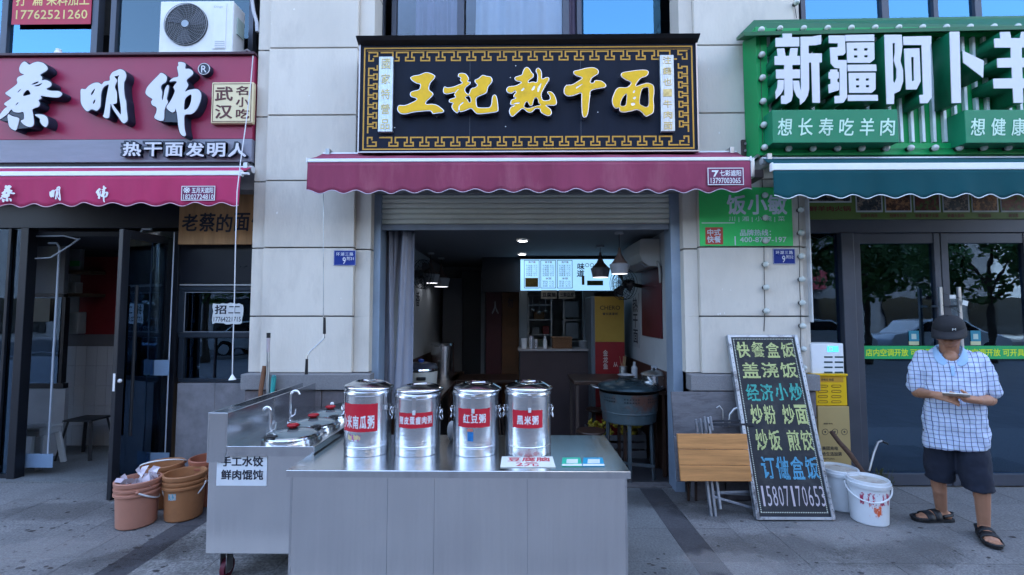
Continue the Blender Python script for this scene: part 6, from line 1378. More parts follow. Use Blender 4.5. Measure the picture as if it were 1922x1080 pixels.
# ---------------- the steel boiling cart
CT = .85; cx0, cx1, cy0, cy1 = -1.945, -1.285, 2.955, 4.22
cz0 = PZ(450, 1040, cy0)
crt_ = thing('steel_cart', 'stainless steel noodle boiling cart on casters left of the counter', 'cart', ((cx0+cx1)/2, (cy0+cy1)/2, 0))
part('body', MB().box(cx0, cx1, cy0, cy1, cz0, CT-.045), STEEL, crt_, .004)
part('worktop', MB().box(cx0+.12, cx1+.012, cy0-.012, cy1, CT-.044, CT), STEELT, crt_, .004)
bsz = 1.06
m_ = MB(); m_.box(cx0-.006, cx0+.004, cy0-.012, cy1, CT-.10, bsz); m_.box(cx0+.109, cx0+.119, cy0-.012, cy1, CT-.043, bsz-.002)
m_.box(cx0+.0045, cx0+.1085, cy0-.012, cy0-.002, CT-.10, bsz-.001)
part('splash_box', m_, STEELT, crt_, .002); m_ = MB(); m_.box(cx0+.0045, cx0+.1085, cy0-.0015, cy0+.22, bsz-.008, bsz-.003); m_.box(cx0+.0045, cx0+.1085, cy0+.2215, cy1, bsz-.09, bsz-.085); part('splash_top', m_, STEELT, crt_)
part('lip_front', MB().box(cx0+.125, cx1+.010, cy0-.018, cy0-.0125, CT-.06, CT+.003), STEELT, crt_, .002)
for x, y in ((cx0+.08, cy0+.08), (cx1-.08, cy0+.08), (cx0+.08, cy1-.08), (cx1-.08, cy1-.08)):
    cs_ = part('caster', MB().box(x-.035, x+.035, y-.035, y+.035, cz0-.006, cz0-.001), DULLST, crt_); m_ = MB(); m_.box(x-.022, x-.018, y-.025, y+.045, .035, cz0-.006); m_.box(x+.018, x+.022, y-.025, y+.045, .04, cz0-.006); part('fork', m_, DULLST, cs_)
    part('wheel', MB().cyl((x-.015, y+.02, .058), (x+.015, y+.02, .058), .058, n=24), M('wine_red_rubber', (.10,.012,.025), .5), cs_); part('wheel_hub', MB().cyl((x-.0175, y+.02, .058), (x+.0175, y+.02, .058), .03, n=16), ALU, cs_)
# paper sign on its front
wn = thing('dumpling_notice', 'white paper with two lines of black characters taped on the cart front', 'notice', P(455, 912, cy0-.002)); x0, x1, z0, z1 = rect(407, 848, 501, 912, cy0-.003)
part('sheet', MB().box(x0, x1, cy0-.0035, cy0-.001, z0, z1), M('paper_blueish', (.66,.69,.72), .6, dirt=(.5,.52,.55), damt=.3), wn); tpx('notice_print', '手工水饺', INK, wn, 415, 857, 494, 876, cy0-.0045, .035); tpx('notice_print', '鲜肉馄饨', INK, wn, 415, 882, 494, 901, cy0-.0045, .035)
# pots with glass lids
LG = GLASS('lid_glass', (.30,.38,.40), 1.8, .04)
for i, (y, r_) in enumerate(((3.13, .165), (3.44, .165), (3.75, .16))):
    cc = (-1.50, y, CT); nm = ('nearest', 'second', 'third')[i]
    t_ = thing('boiling_pot', f'{nm} of the steel pots sunk in the cart, with glass lid and red knob', 'pot', cc, 'lidded pots on the cart')
    part('pot_rim', MB().lathe([(r_+.02,0),(r_+.022,.02),(r_+.005,.024),(r_+.004,.004)], cc, 36), POLISH, t_)
    part('lid_rim', MB().lathe([(r_+.006,.024),(r_+.010,.034),(r_-.002,.042),(r_-.006,.038)], cc, 36), POLISH, t_)
    part('lid_glass', MB().lathe([(r_-.006,.040),(r_*.7,.055),(r_*.35,.064),(.001,.068)], cc, 36, sharp=False), M('smoky_lid', (.16,.20,.21), .12, .3, coat=.6), t_)
    k_ = part('knob', MB().lathe([(.028,.064),(.022,.078),(.036,.082),(.04,.092),(.030,.100),(.001,.102)], cc, 18, sharp=False), REDPL, t_); k_.location = (0,0,0)
    part('knob_base', MB().lathe([(.035,.060),(.034,.070),(.02,.074)], cc, 18), BLACKPL, t_)
    for a in ((-2.2, -2.0, -1.9), (.55, .8, 1.0))[0:2]:
        pts = [(cc[0]+(r_+dr_)*math.cos(a[0]+(a[2]-a[0])*s), cc[1]+(r_+dr_)*math.sin(a[0]+(a[2]-a[0])*s), CT+dz_) for s, dr_, dz_ in ((0,-.03,.045),(.0,.0,.05),(.5,.012,.055),(1.,.0,.05),(1.,-.03,.045))]
        part('grip', MB().tube(pts, .012, 8), BLACKPL, t_)
cc = (-1.46, 4.03, CT); t_ = thing('black_pot', 'small black woven-looking pan at the far end of the cart', 'pan', cc); part('pan_body', MB().lathe([(.001,.01),(.11,.01),(.14,.04),(.145,.045),(.13,.05),(.001,.035)], cc, 28), M('black_pan', (.02,.02,.022), .6, bump=.8, bscale=60), t_); part('knob', MB().ball((cc[0]-.13, cc[1]-.02, CT+.06), .018, 10), WHITEP, t_)
for i, (base, out, lab) in enumerate(((P(507, 818, 3.16), P(486, 760, 3.10), 'nearer gooseneck tap curving to the left over the cart'), (P(545, 786, 3.62), P(567, 735, 3.66), 'farther gooseneck tap curving to the right over the cart'))):
    base = Vector((base.x, base.y, CT)); top = 1.075 if i == 0 else 1.10; dx = out.x-base.x
    t_ = thing('gooseneck_tap', lab, 'tap', base, 'gooseneck taps on the cart'); pts = [base, base+Vector((0,0,top-CT-.05))]
    for k in range(1, 9): a = math.pi*k/8*.93; pts.append(base+Vector((dx/2*(1-math.cos(a)), 0, top-CT-.05+abs(dx)*.55*math.sin(a))))
    part('spout', MB().tube(pts, .010, 10), POLISH, t_); part('flange', MB().lathe([(.026,0),(.024,.01),(.012,.014)], base, 16), POLISH, t_); part('lever', MB().tube([base+Vector((.01,0,.04)), base+Vector((.035,0,.06)), base+Vector((.04,0,.10))], .006, 6), POLISH, t_)

# ---------------- the steel counter
KT = .80; kx0, kx1, ky0, ky1 = PH(535, 884, KT).x, PH(1183, 884, KT).x, PH(860, 884, KT).y, PH(880, 816.5, KT).y
kt = thing('steel_counter', 'large plain stainless steel counter in the foreground', 'counter', ((kx0+kx1)/2, (ky0+ky1)/2, 0))
part('countertop', MB().box(kx0, kx1, ky0, ky1, KT-.042, KT), STEELT, kt, .004)
part('cabinet', MB().box(kx0+.018, kx1-.018, ky0+.02, ky1-.02, .10, KT-.043), STEEL, kt, .003)
part('kick_panel', MB().box(kx0+.03, kx1-.03, ky0+.05, ky1-.05, 0, .099), DULLST, kt)
def curved(cx, cy, r, z):
    return lambda q: Vector((cx + r*math.sin(q.x), cy - r*math.cos(q.x), q.z))
def barrel(px_, r_, h, rot, lab, words, lab_box, a_lab, lidtilt=(0,0,0), extra=None):
    base = PH(px_, 860, KT); y = base.y + r_; x = PX(px_, 850, y)
    t_ = thing('porridge_barrel', lab, 'barrel', (x, y, KT), 'insulated steel porridge barrels on the counter')
    part('barrel_body', MB().lathe([(.001,0),(r_-.004,0),(r_,.004),(r_,.05),(r_+.003,.054),(r_+.003,.060),(r_,.064),(r_,h-.035),(r_+.003,h-.032),(r_+.005,h-.024),(r_+.003,h-.012),(r_-.006,h)], (x, y, KT), 56), BARR, t_)
    lid = MB().lathe([(r_-.006,.0),(r_+.004,.002),(r_+.009,.010),(r_+.004,.018),(r_*.88,.026),(r_*.70,.040),(r_*.56,.044),(r_*.52,.030),(r_*.30,.026),(.001,.030)], (0,0,0), 56, sharp=False)
    lo = part('lid', lid.mesh('lid'), POLISH, t_); lo.matrix_parent_inverse = Matrix.Identity(4); lo.location = (lidtilt[0], lidtilt[1], h-.001); lo.rotation_euler = (R(lidtilt[2]), R(lidtilt[2]*.7), rot)
    hd_ = MB(); hd_.bar((-.045, 0, .047), (.045, 0, .047), .022, .006); ho = part('lid_handle', hd_.mesh('lid_handle'), POLISH, lo); ho.matrix_parent_inverse = Matrix.Identity(4); ho.rotation_euler = (0, 0, rot+.5)
    # clasps
    for a in (rot, rot+2.09, rot-2.09):
        c0 = Vector((math.sin(a), -math.cos(a), 0)); tn = Vector((math.cos(a), math.sin(a), 0)); o0 = Vector((x, y, KT))
        cl = part('clasp', MB().obox(o0+c0*(r_+.001)-tn*.012+Vector((0,0,h-.095)), tn*.024, c0*.008, Vector((0,0,.078))), POLISH, t_, .002, fix=True)
        part('clasp_foot', MB().obox(o0+c0*(r_+.001)-tn*.009+Vector((0,0,h-.125)), tn*.018, c0*.012, Vector((0,0,.026))), ALU, cl, .002, fix=True)
    for a in (1.45, -1.45):
        c0 = Vector((math.sin(a), -math.cos(a), 0)); tn = Vector((math.cos(a), math.sin(a), 0)); o0 = Vector((x, y, KT+h-.115))+c0*(r_+.008)
        part('ring_handle', MB().tube([o0+tn*.028*math.cos(k)+Vector((0,0,.034*math.sin(k)-.03))+c0*(.010*abs(math.sin(k))) for k in np.linspace(0, 6.283, 16, endpoint=False)], .0035, 6, True), POLISH, t_); part('lug', MB().obox(o0-tn*.02-c0*.006+Vector((0,0,-.005)), tn*.04, c0*.01, Vector((0,0,.022))), POLISH, t_, .002, fix=True)
    # torn red label
    a0, a1, z0, z1 = lab_box; rr2 = random.Random(px_); n = 30; mb = MB()
    for k in range(n+1):
        a = a0+(a1-a0)*k/n; jj = .002
        for z in (z0+rr2.uniform(-jj, jj), z1+rr2.uniform(-jj, jj)): mb.v.append((x+(r_+.0012)*math.sin(a), y-(r_+.0012)*math.cos(a), KT+z))
    for k in range(n): mb.f.append((2*k, 2*k+2, 2*k+3, 2*k+1)); mb.sm.append(True)
    part('red_label', mb, RED, t_)
    s, b0, b1, w0, w1 = words; n = len(s); st = (b1-b0)/n
    for i, ch in enumerate(s):
        text('label_character', ch, WH, t_, (b0+i*st+st*.07, 0, KT+w0), (st*.86, 0, 0), (0, 0, w1-w0), .04, warp=curved(x, y, r_+.0022, 0))
    if extra: extra(t_, x, y, r_)
    return t_
def st1(t_, x, y, r_):
    mb = MB(); n = 12
    for k in range(n+1):
        a = -.62 + .62*k/n
        for z in (.105+.006*math.sin(k*1.7), .135+.005*math.cos(k*2)): mb.v.append((x+(r_+.0014)*math.sin(a), y-(r_+.0014)*math.cos(a), KT+z))
    for k in range(n): mb.f.append((2*k, 2*k+2, 2*k+3, 2*k+1)); mb.sm.append(True)
    part('sticker', mb, blotch_mat('colourful_sticker', (.35,.05,.30), 50, .5, (.62,.50,.25)), t_)
def st3(t_, x, y, r_):
    for (a0, a1, z0, z1, m) in ((-.27, -.02, .10, .155, M('blue_sticker', (.02,.16,.42), .5, var=.4, scale=60)), (-.28, -.04, .160, .175, M('salmon_sticker', (.55,.18,.14), .5))):
        mb = MB(); n = 8
        for k in range(n+1):
            a = a0+(a1-a0)*k/n
            for z in (z0, z1): mb.v.append((x+(r_+.0014)*math.sin(a), y-(r_+.0014)*math.cos(a), KT+z))
        for k in range(n): mb.f.append((2*k, 2*k+2, 2*k+3, 2*k+1)); mb.sm.append(True)
        part('sticker', mb, m, t_)
barrel(690, .146, .405, 1.05, 'steel barrel with a tall red label of white characters and bright sticker, leftmost', ('小米南瓜粥', -1.02, .58, .175, .255), (-1.03, .70, .155, .325), 0, (.004, 0, 1.5), st1)
barrel(783, .146, .385, .06, 'steel barrel whose red label carries six white characters', ('猪皮蛋瘦肉粥', -.64, .86, .201, .249), (-.66, .90, .178, .270), 0, (.012, .0, -2))
barrel(893, .146, .395, -.03, 'steel barrel with a short red label above a small blue sticker', ('红豆粥', -.50, .54, .210, .264), (-.74, .72, .182, .296), 0, (.012, 0, 2), st3)
barrel(991, .146, .40, .05, 'steel barrel with a red label at the right end of the row', ('黑米粥', -.52, .46, .20, .254), (-.72, .64, .178, .286), 0, (.006, .0, 1))
for i, (a, b, c, d, m, lab) in enumerate(((939, 858, 1037, 878, M('card_cream', (.70,.72,.66), .6), 'white handwritten price card lying at the counter edge'), (1054, 860, 1089, 876, M('card_green', (.03,.42,.26), .4), 'small green payment card lying on the counter'), (1093, 860, 1131, 876, M('card_blue', (.02,.27,.42), .4), 'small blue payment card lying on the counter'))):
    q0, q1, q2, q3 = [PH(*k, KT+.001) for k in ((a, d), (c + (6 if i == 0 else 4), d), (c, b), (a + (2 if i else 3), b))]
    t_ = thing('price_card' if i == 0 else 'payment_card', lab, 'card', (q0+q2)/2, None if i == 0 else 'payment cards on the counter'); up = Vector((0,0,.003))
    part('card_sheet', MB().add([q0, q1, q2, q3, q0+up, q1+up, q2+up, q3+up], [(3,2,1,0),(4,5,6,7),(0,1,5,4),(1,2,6,5),(2,3,7,6),(3,0,4,7)]), m, t_)
    ex_ = q1-q0; ey_ = q3-q0
    if i == 0:
        text('card_writing', '豆腐脑', REDINK, t_, q0+ex_*.12+ey_*.50+up*1.2, ex_*.8, ey_*.40, .02); text('card_writing', '2元', REDINK, t_, q0+ex_*.28+ey_*.06+up*1.2, ex_*.42, ey_*.36, .02)
    else:
        part('card_window', MB().obox(q0+ex_*.22+ey_*.3+up, ex_*.56, ey_*.5, up*.2), M('card_window', (.6,.65,.62), .5), t_); part('card_foot', MB().obox(q0+ex_*.02+ey_*.02+up, ex_*.96, ey_*.2, up*.2), WH, t_)
# white cloth behind the barrels
cl_ = MB(); pc0 = PH(843, 838, KT); cl_.ball((pc0.x, pc0.y+.12, KT+.07), .055, 12, (.6,.5,1.3)); tag(part('crumpled_cloth', cl_, M('white_cloth', (.6,.62,.64), .9, bump=1, bscale=12)), 'crumpled white cloth standing between the middle barrels', 'cloth')

# ================================================================== THE MAN WITH THE PHONE
org = Vector((3.37, 3.68, 0)); ROT = R(-36)
man = thing('person', 'man in black cap, checked pale blue polo shirt and navy shorts looking at his phone', 'person', org, world=False); man.rotation_euler = (0, 0, ROT)
Rz = Matrix.Rotation(-ROT, 3, 'Z')
def loc(w): return Rz @ (Vector(w) - org)
fa = PH(1768, 978); fb = PH(1848, 1008)
A, B = loc(fa), loc(fb)                       # ankle grounds, in the man's own frame (he faces -y)
def V3(*a): return Vector(a)
def rm(o, vox, sm=3, fac=.5, disp=0):
    m = o.modifiers.new('remesh', 'REMESH'); m.mode = 'VOXEL'; m.voxel_size = vox; m.use_smooth_shade = True
    s = o.modifiers.new('smooth', 'SMOOTH'); s.iterations = sm; s.factor = fac
    if disp:
        tx = bpy.data.textures.new('folds', 'CLOUDS'); tx.noise_scale = .09
        d = o.modifiers.new('folds', 'DISPLACE'); d.texture = tx; d.strength = disp; d.mid_level = .5
# joints
pel = V3(0, 0, .86)
hipR, hipL = V3(-.085, 0, .84), V3(.085, 0, .84)
ankR, ankL = V3(A.x, A.y, .085), V3(B.x, B.y, .085)
kneR = (hipR+ankR)/2 + V3(-.02, -.05, .02); kneL = (hipL+ankL)/2 + V3(.02, -.05, .02)
shR, shL = V3(-.172, .01, 1.335), V3(.172, .01, 1.335)
elR, elL = V3(-.195, .03, 1.05), V3(.212, .02, 1.035)
wrR, wrL = V3(-.125, -.235, 1.075), V3(.115, -.245, 1.06)
ph = V3(.0, -.30, 1.085)
b_ = MB()
b_.chain([hipR, kneR, ankR], [.085, .056, .037]); b_.chain([hipL, kneL, ankL], [.085, .056, .037])
for an, kn in ((ankR, kneR), (ankL, kneL)):   # calf bulge
    c = an.lerp(kn, .62) + V3(0, .018, 0); b_.ball(c, .056, 14, (.9, 1.0, 2.1))
b_.chain([pel, V3(0, 0, 1.1), V3(0, .01, 1.27)], [.12, .12, .11]); b_.chain([shR-V3(0,0,.02), V3(0, .01, 1.31), shL-V3(0,0,.02)], [.04, .06, .04])
b_.chain([V3(0, .015, 1.36), V3(0, -.012, 1.455)], [.062, .056]); b_.ball(V3(0, -.050, 1.345), .052, 12)
for sh_, el, wr in ((shR, elR, wrR), (shL, elL, wrL)):
    b_.chain([sh_-V3(0,0,.03), el, wr], [.042, .042, .028]); b_.ball(el.lerp(wr, .28), .042, 12)
# head, bowed towards the phone
hr = Matrix.Rotation(R(20), 3, 'X') @ Matrix.Rotation(R(0), 3, 'Y')
hr = Matrix.Rotation(R(-12), 3, 'Z') @ hr
HC = V3(0, -.050, 1.558)
def H(x, y, z): return HC + hr @ V3(x, y, z)
b_.ball(HC, .093, 20, (.87, 1.02, 1.12), hr); b_.ball(H(0, -.028, -.062), .066, 16, (.92, .95, .85), hr); b_.ball(H(0, -.055, -.094), .036, 12, (1.1, .8, .7), hr)
b_.chain([H(0, -.092, .012), H(0, -.112, -.024)], [.010, .015]); b_.ball(H(-.012, -.104, -.03), .010, 8); b_.ball(H(.012, -.104, -.03), .010, 8)
b_.chain([H(-.022, -.092, -.058), H(0, -.098, -.055), H(.022, -.092, -.058)], [.006, .008, .006], 8); b_.chain([H(-.018, -.090, -.068), H(0, -.096, -.07), H(.018, -.090, -.068)], [.007, .009, .007], 8)
b_.chain([H(-.045, -.084, .022), H(-.012, -.09, .02)], [.009, .007], 8); b_.chain([H(.045, -.084, .022), H(.012, -.09, .02)], [.009, .007], 8)
for s in (-1, 1): b_.ball(H(s*.084, .008, -.012), .026, 12, (.38, .7, 1.15), hr @ Matrix.Rotation(R(s*20), 3, 'Z')); b_.ball(H(s*.05, -.06, -.035), .03, 10)
b_.chain([H(0, .0, -.05), V3(0, .0, 1.42)], [.066, .06])
# hands: palm plus five separate bent fingers each
def hand(wr, d, up, side, curls, base=.018, spread=.019, thumb=None):
    d = d.normalized(); up = (up - d*up.dot(d)).normalized(); lat = d.cross(up).normalized()*side
    b_.chain([wr, wr + d*.035, wr + d*.075], [.027, .030, .028])
    for k in range(-1, 2): b_.chain([wr + d*.02 + lat*k*.016, wr + d*.082 + lat*k*.021], [.017, .0155])
    lens = (.92, 1.0, .94, .76)
    for k in range(4):
        c0 = wr + d*.085 + lat*(1.5-k)*spread; dirn = d.copy(); p = c0; r_ = .0095; pts = [c0]; rs = [.0105]
        for j, l_ in enumerate((.036, .026, .020)):
            an = curls[k][j]; dirn = (dirn*math.cos(an) - up*math.sin(an)).normalized(); up2 = up
            p = p + dirn*l_*lens[k]; pts.append(p); rs.append(.0095-.0008*j)
        b_.chain(pts, rs, 10)
    t0 = wr + d*.028 + lat*.026; td = thumb if thumb is not None else (d*.7 + lat*.7 - up*.2).normalized()
    b_.chain([wr + d*.01 + lat*.012, t0 + td*.028, t0 + td*.060, t0 + td*.082 + d*.008], [.017, .0135, .0115, .0095], 10)
# left hand (picture right) cradles the phone from below, palm up
hand(wrL, V3(-.95, -.30, .12), V3(0, .0, 1), 1, [(-.15, -.35, -.5)]*4, thumb=V3(-.55, -.35, .7).normalized())
# right hand pinches at the phone, back of hand towards the viewer
hand(wrR, V3(.75, -.45, -.05), V3(-.25, -.75, .6), 1, [(.35, .6, .5), (.55, .8, .6), (.65, .9, .7), (.7, 1.0, .8)], thumb=V3(.75, -.2, .55).normalized())
# feet
def foot(an, d):
    d = Vector(d).normalized(); g_ = V3(an.x, an.y, 0); s = V3(-d.y, d.x, 0)
    b_.chain([an, g_ + V3(0,0,.055) - d*.02], [.036, .036]); b_.ball(g_ - d*.04 + V3(0,0,.045), .036, 12)
    b_.chain([an - V3(0,0,.02), g_ + d*.08 + V3(0,0,.048), g_ + d*.14 + V3(0,0,.036)], [.036, .036, .030])
    b_.chain([g_ + d*.05 + s*.018 + V3(0,0,.04), g_ + d*.145 + s*.022 + V3(0,0,.034)], [.03, .026]); b_.chain([g_ + d*.05 - s*.018 + V3(0,0,.04), g_ + d*.14 - s*.022 + V3(0,0,.033)], [.03, .024])
    for k, (l_, r_) in enumerate(((.205, .0125), (.20, .0105), (.192, .0095), (.182, .009), (.168, .0088))):
        o_ = s*(.036-.018*k) * (1 if d.x < 0 else 1); b_.chain([g_ + d*.14 + o_*.9 + V3(0,0,.033), g_ + d*l_ + o_ + V3(0,0,.030)], [r_+.002, r_], 8)
    return g_, d, s
dR_ = (Rz @ V3(-.93, .02, 0)); dL_ = (Rz @ V3(-.50, -.86, 0))
fR = foot(ankR, dR_); fL = foot(ankL, dL_)
body = part('body', b_.mesh('body'), SKIN, man); rm(body, .0048, 2, .4)
# polo shirt
PLAID = bpy.data.materials.new('checked_shirt'); PLAID.use_nodes = True; t = PLAID.node_tree; N = t.nodes; L = t.links; bs_ = N['Principled BSDF']; bs_.inputs['Roughness'].default_value = .85
tc = N.new('ShaderNodeTexCoord'); mp = N.new('ShaderNodeMapping'); mp.inputs['Rotation'].default_value = (0, R(3), 0); L.new(tc.outputs['Object'], mp.inputs[0]); sp = N.new('ShaderNodeSeparateXYZ')
wn_ = N.new('ShaderNodeTexNoise'); wn_.inputs['Scale'].default_value = 7; L.new(tc.outputs['Object'], wn_.inputs['Vector']); wa_ = N.new('ShaderNodeVectorMath'); wa_.operation = 'MULTIPLY_ADD'; wa_.inputs[1].default_value = (.03, .03, .03); L.new(wn_.outputs['Color'], wa_.inputs[0]); L.new(mp.outputs[0], wa_.inputs[2]); L.new(wa_.outputs[0], sp.inputs[0])
def line(src, per, off, wd):
    a = N.new('ShaderNodeMath'); a.operation = 'ADD'; a.inputs[1].default_value = off + 10; L.new(src, a.inputs[0]); m = N.new('ShaderNodeMath'); m.operation = 'MODULO'; m.inputs[1].default_value = per; L.new(a.outputs[0], m.inputs[0]); c = N.new('ShaderNodeMath'); c.operation = 'LESS_THAN'; c.inputs[1].default_value = wd; L.new(m.outputs[0], c.inputs[0]); return c.outputs[0]
def mixc(base, fac, col, f=1.0):
    x = N.new('ShaderNodeMix'); x.data_type = 'RGBA'; x.inputs['B'].default_value = (*col, 1)
    m = N.new('ShaderNodeMath'); m.operation = 'MULTIPLY'; m.inputs[1].default_value = f; L.new(fac, m.inputs[0]); L.new(m.outputs[0], x.inputs['Factor'])
    if isinstance(base, tuple): x.inputs['A'].default_value = (*base, 1)
    else: L.new(base, x.inputs['A'])
    return x.outputs['Result']
c = mixc((.49,.56,.69), line(sp.outputs['X'], .034, .010, .010), (.40,.52,.72), .6); c = mixc(c, line(sp.outputs['Z'], .034, .010, .010), (.42,.46,.70), .6)
c = mixc(c, line(sp.outputs['X'], .034, 0, .0044), (.03,.04,.12), .9); c = mixc(c, line(sp.outputs['Z'], .034, 0, .0036), (.03,.04,.12), .85); L.new(c, bs_.inputs['Base Color'])
s_ = MB(); rings = []
prof = [(.655,.218,.128,-.012),(.67,.222,.132,-.012),(.80,.214,.132,-.018),(.92,.208,.136,-.026),(1.02,.200,.138,-.032),(1.12,.198,.132,-.026),(1.22,.202,.124,-.016),(1.30,.200,.112,-.006),(1.352,.180,.095,.002),(1.385,.135,.084,.006),(1.398,.105,.07,.012)]
for z, rx, ry, cy in prof:
    rg_ = []
    for k in range(36):
        a = 2*math.pi*k/36; e = 2.5; ca, sa = math.cos(a), math.sin(a)
        f = (abs(ca)**e + abs(sa)**e)**(-1/e); wv = 1 + (.018*math.sin(5*a + z*9) + .012*math.sin(9*a - z*7))*(1 if z < 1.1 else .3)
        rg_.append((rx*f*ca*wv*.87 + .008, cy + ry*f*sa*wv*.94, z + (.018*ca if z < .8 else 0) + (.04*sa if z > 1.38 else .015*sa if z > 1.34 else 0)))
    rings.append(rg_)
s_.loft(rings)
for sh_, el in ((shR, elR), (shL, elL)):
    e_ = sh_.lerp(el, .80); out = V3(-.01 if sh_.x < 0 else .01, 0, 0)
    s_.chain([sh_ + V3(0, 0, -.005) - out*2, sh_.lerp(el, .35) + out, e_ + out*1.2], [.064, .064, .064], 20)
shirt = part('polo_shirt', s_, PLAID, man); rm(shirt, .010, 4, .5, .030)
# collar, placket
COLLAR = M('pale_blue_collar', (.30,.46,.66), .8)
c_ = MB()
for s in (-1, 1):
    vs = []
    base = [(s*.066, .055, 1.440), (s*.078, .0, 1.435), (s*.070, -.05, 1.405), (s*.050, -.085, 1.365), (s*.010, -.106, 1.300)]
    tip = [(s*.080, .062, 1.408), (s*.098, .0, 1.402), (s*.100, -.055, 1.370), (s*.098, -.098, 1.318), (s*.052, -.122, 1.275)]
    n = len(base); c_.add([V3(*p) for p in base] + [V3(*p) for p in tip], [(i, i+1, n+i+1, n+i) for i in range(n-1)], True)
co_ = part('collar', c_, COLLAR, man); q_ = co_.modifiers.new('t', 'SOLIDIFY'); q_.thickness = .006; q_.offset = 0; co_.modifiers.new('s', 'SUBSURF').levels = 2
part('collar_back', MB().tube([(-.066,.05,1.42), (-.04,.075,1.43), (0,.084,1.435), (.04,.075,1.43), (.066,.05,1.42)], .014, 8), COLLAR, man)
vn = MB(); vn.add([(-.028,-.110,1.372), (.028,-.110,1.372), (.004,-.136,1.300), (-.004,-.136,1.300)], [(0,1,2,3)]); 
part('placket', MB().obox((-.010,-.142,1.215), (.020,0,0), (0,.012,0), (0,.016,.075)), COLLAR, man, .003, fix=True)
# shorts
k_ = MB(); NAVY = M('navy_shorts_cloth', (.013,.017,.032), .85, var=.2, scale=8)
k_.chain([V3(-.07, 0, .86), V3(.07, 0, .86)], [.10, .10], 20); k_.ball(V3(.0, -.005, .76), .14, 18, (1.1, .7, .8))
for hp, kn, an in ((hipR, kneR, ankR), (hipL, kneL, ankL)):
    zt = .355; t2 = (hp.z - zt)/(hp.z-an.z); e_ = hp.lerp(an, t2) + V3(0, -.012, 0); rgs = []
    for i in range(9):
        s = i/8; cpt = (hp + V3(0,-.01,-.06)).lerp(e_, s); rgs.append([(cpt.x + (.097-.002*s)*math.cos(a)*(1+.05*math.sin(3*a+i*.8)), cpt.y + (.112+.004*s)*math.sin(a)*(1+.05*math.sin(4*a+i)), cpt.z) for a in np.linspace(0, 2*math.pi, 28, endpoint=False)])
    k_.loft(rgs)
shorts = part('shorts', k_, NAVY, man); rm(shorts, .011, 5, .5, .022)
# cap: crown, brim, little emblem
CAPM = M('black_cap_cloth', (.013,.013,.016), .8, bump=.2, bscale=300)
cp = MB(); rings = []
for i in range(9):
    ph_ = R(90*i/8); rr3 = .104*math.cos(ph_)+.0005; zz = .020 + .098*math.sin(ph_)**.85
    rings.append([H(rr3*.93*math.cos(a), rr3*1.08*math.sin(a)-.0, zz + (.006 if math.sin(a) < 0 else -.0)*math.cos(ph_)) for a in np.linspace(0, 2*math.pi, 30, endpoint=False)])
cp.loft(rings); crown = part('cap', cp, CAPM, man)
bm2 = MB(); vs = []; nb_ = 16
for j in range(5):
    t_ = j/4
    for i in range(nb_+1):
        a = math.pi + math.pi*i/nb_; ex_ = .099 + (.014*t_); 
        x = (.094 + .004*t_)*math.cos(a); y = (.108*math.sin(a)) - .085*t_*math.sin(math.pi*i/nb_)**.45
        vs.append(H(x, y, .026 - .012*t_ - .028*(abs(math.cos(a))**2)*t_ - .016*t_*t_))
bm2.add(vs, [(j*(nb_+1)+i, j*(nb_+1)+i+1, (j+1)*(nb_+1)+i+1, (j+1)*(nb_+1)+i) for j in range(4) for i in range(nb_)], True)
br_ = part('brim', bm2, CAPM, crown); q_ = br_.modifiers.new('t', 'SOLIDIFY'); q_.thickness = .005
part('cap_button', MB().ball(H(0, 0, .118), .008, 8, (1,1,.5)), CAPM, crown)
text('emblem', 'M', M('silver_emblem', (.6,.6,.58), .4, .5), crown, H(.030, -.1165, .040), (hr @ V3(.020, .0045, 0)), (hr @ V3(0, .006, .016)), .03, .002)
hair = MB()
for k in range(200):
    a = random.uniform(R(15), R(165)); rr3 = random.uniform(.088, .094); z_ = random.uniform(-.045, .022); q0 = H(rr3*.94*math.cos(a), rr3*1.06*math.sin(a), z_); q1 = H(rr3*.96*math.cos(a), rr3*1.08*math.sin(a), z_-.018)
    hair.bar(q0, q1, .004, .004)
hair.loft([[H(.0835*math.cos(a), .0965*math.sin(a), z_) for a in np.linspace(R(-12), R(192), 20)] + [H(.07*math.cos(a), .08*math.sin(a), z_) for a in np.linspace(R(192), R(-12), 20)] for z_ in (-.04, .03)])
part('hair', hair, M('greying_black_hair', (.03,.028,.027), .7, var=.4, scale=200), man)
# phone in his hand
phn = thing('phone', 'light edged smartphone held in both hands of the man', 'phone', org, world=False); phn.rotation_euler = (0, 0, ROT)
c0 = V3(-.012, -.325, 1.098); ax = V3(.96, -.12, .02).normalized(); ay = V3(.08, -.86, .36).normalized(); ay = (ay-ax*ay.dot(ax)).normalized(); an_ = ay.cross(ax)
part('phone_body', MB().obox(c0-ax*.074-ay*.036-an_*.004, ax*.148, ay*.072, an_*.008), M('phone_gold', (.55,.52,.46), .3, .5), phn, .003, 3, fix=True); part('phone_screen', MB().obox(c0-ax*.070-ay*.033+an_*.0042, ax*.14, ay*.066, an_*.0006), EM('phone_glow', (.6,.65,.7), .05), phn, fix=True)
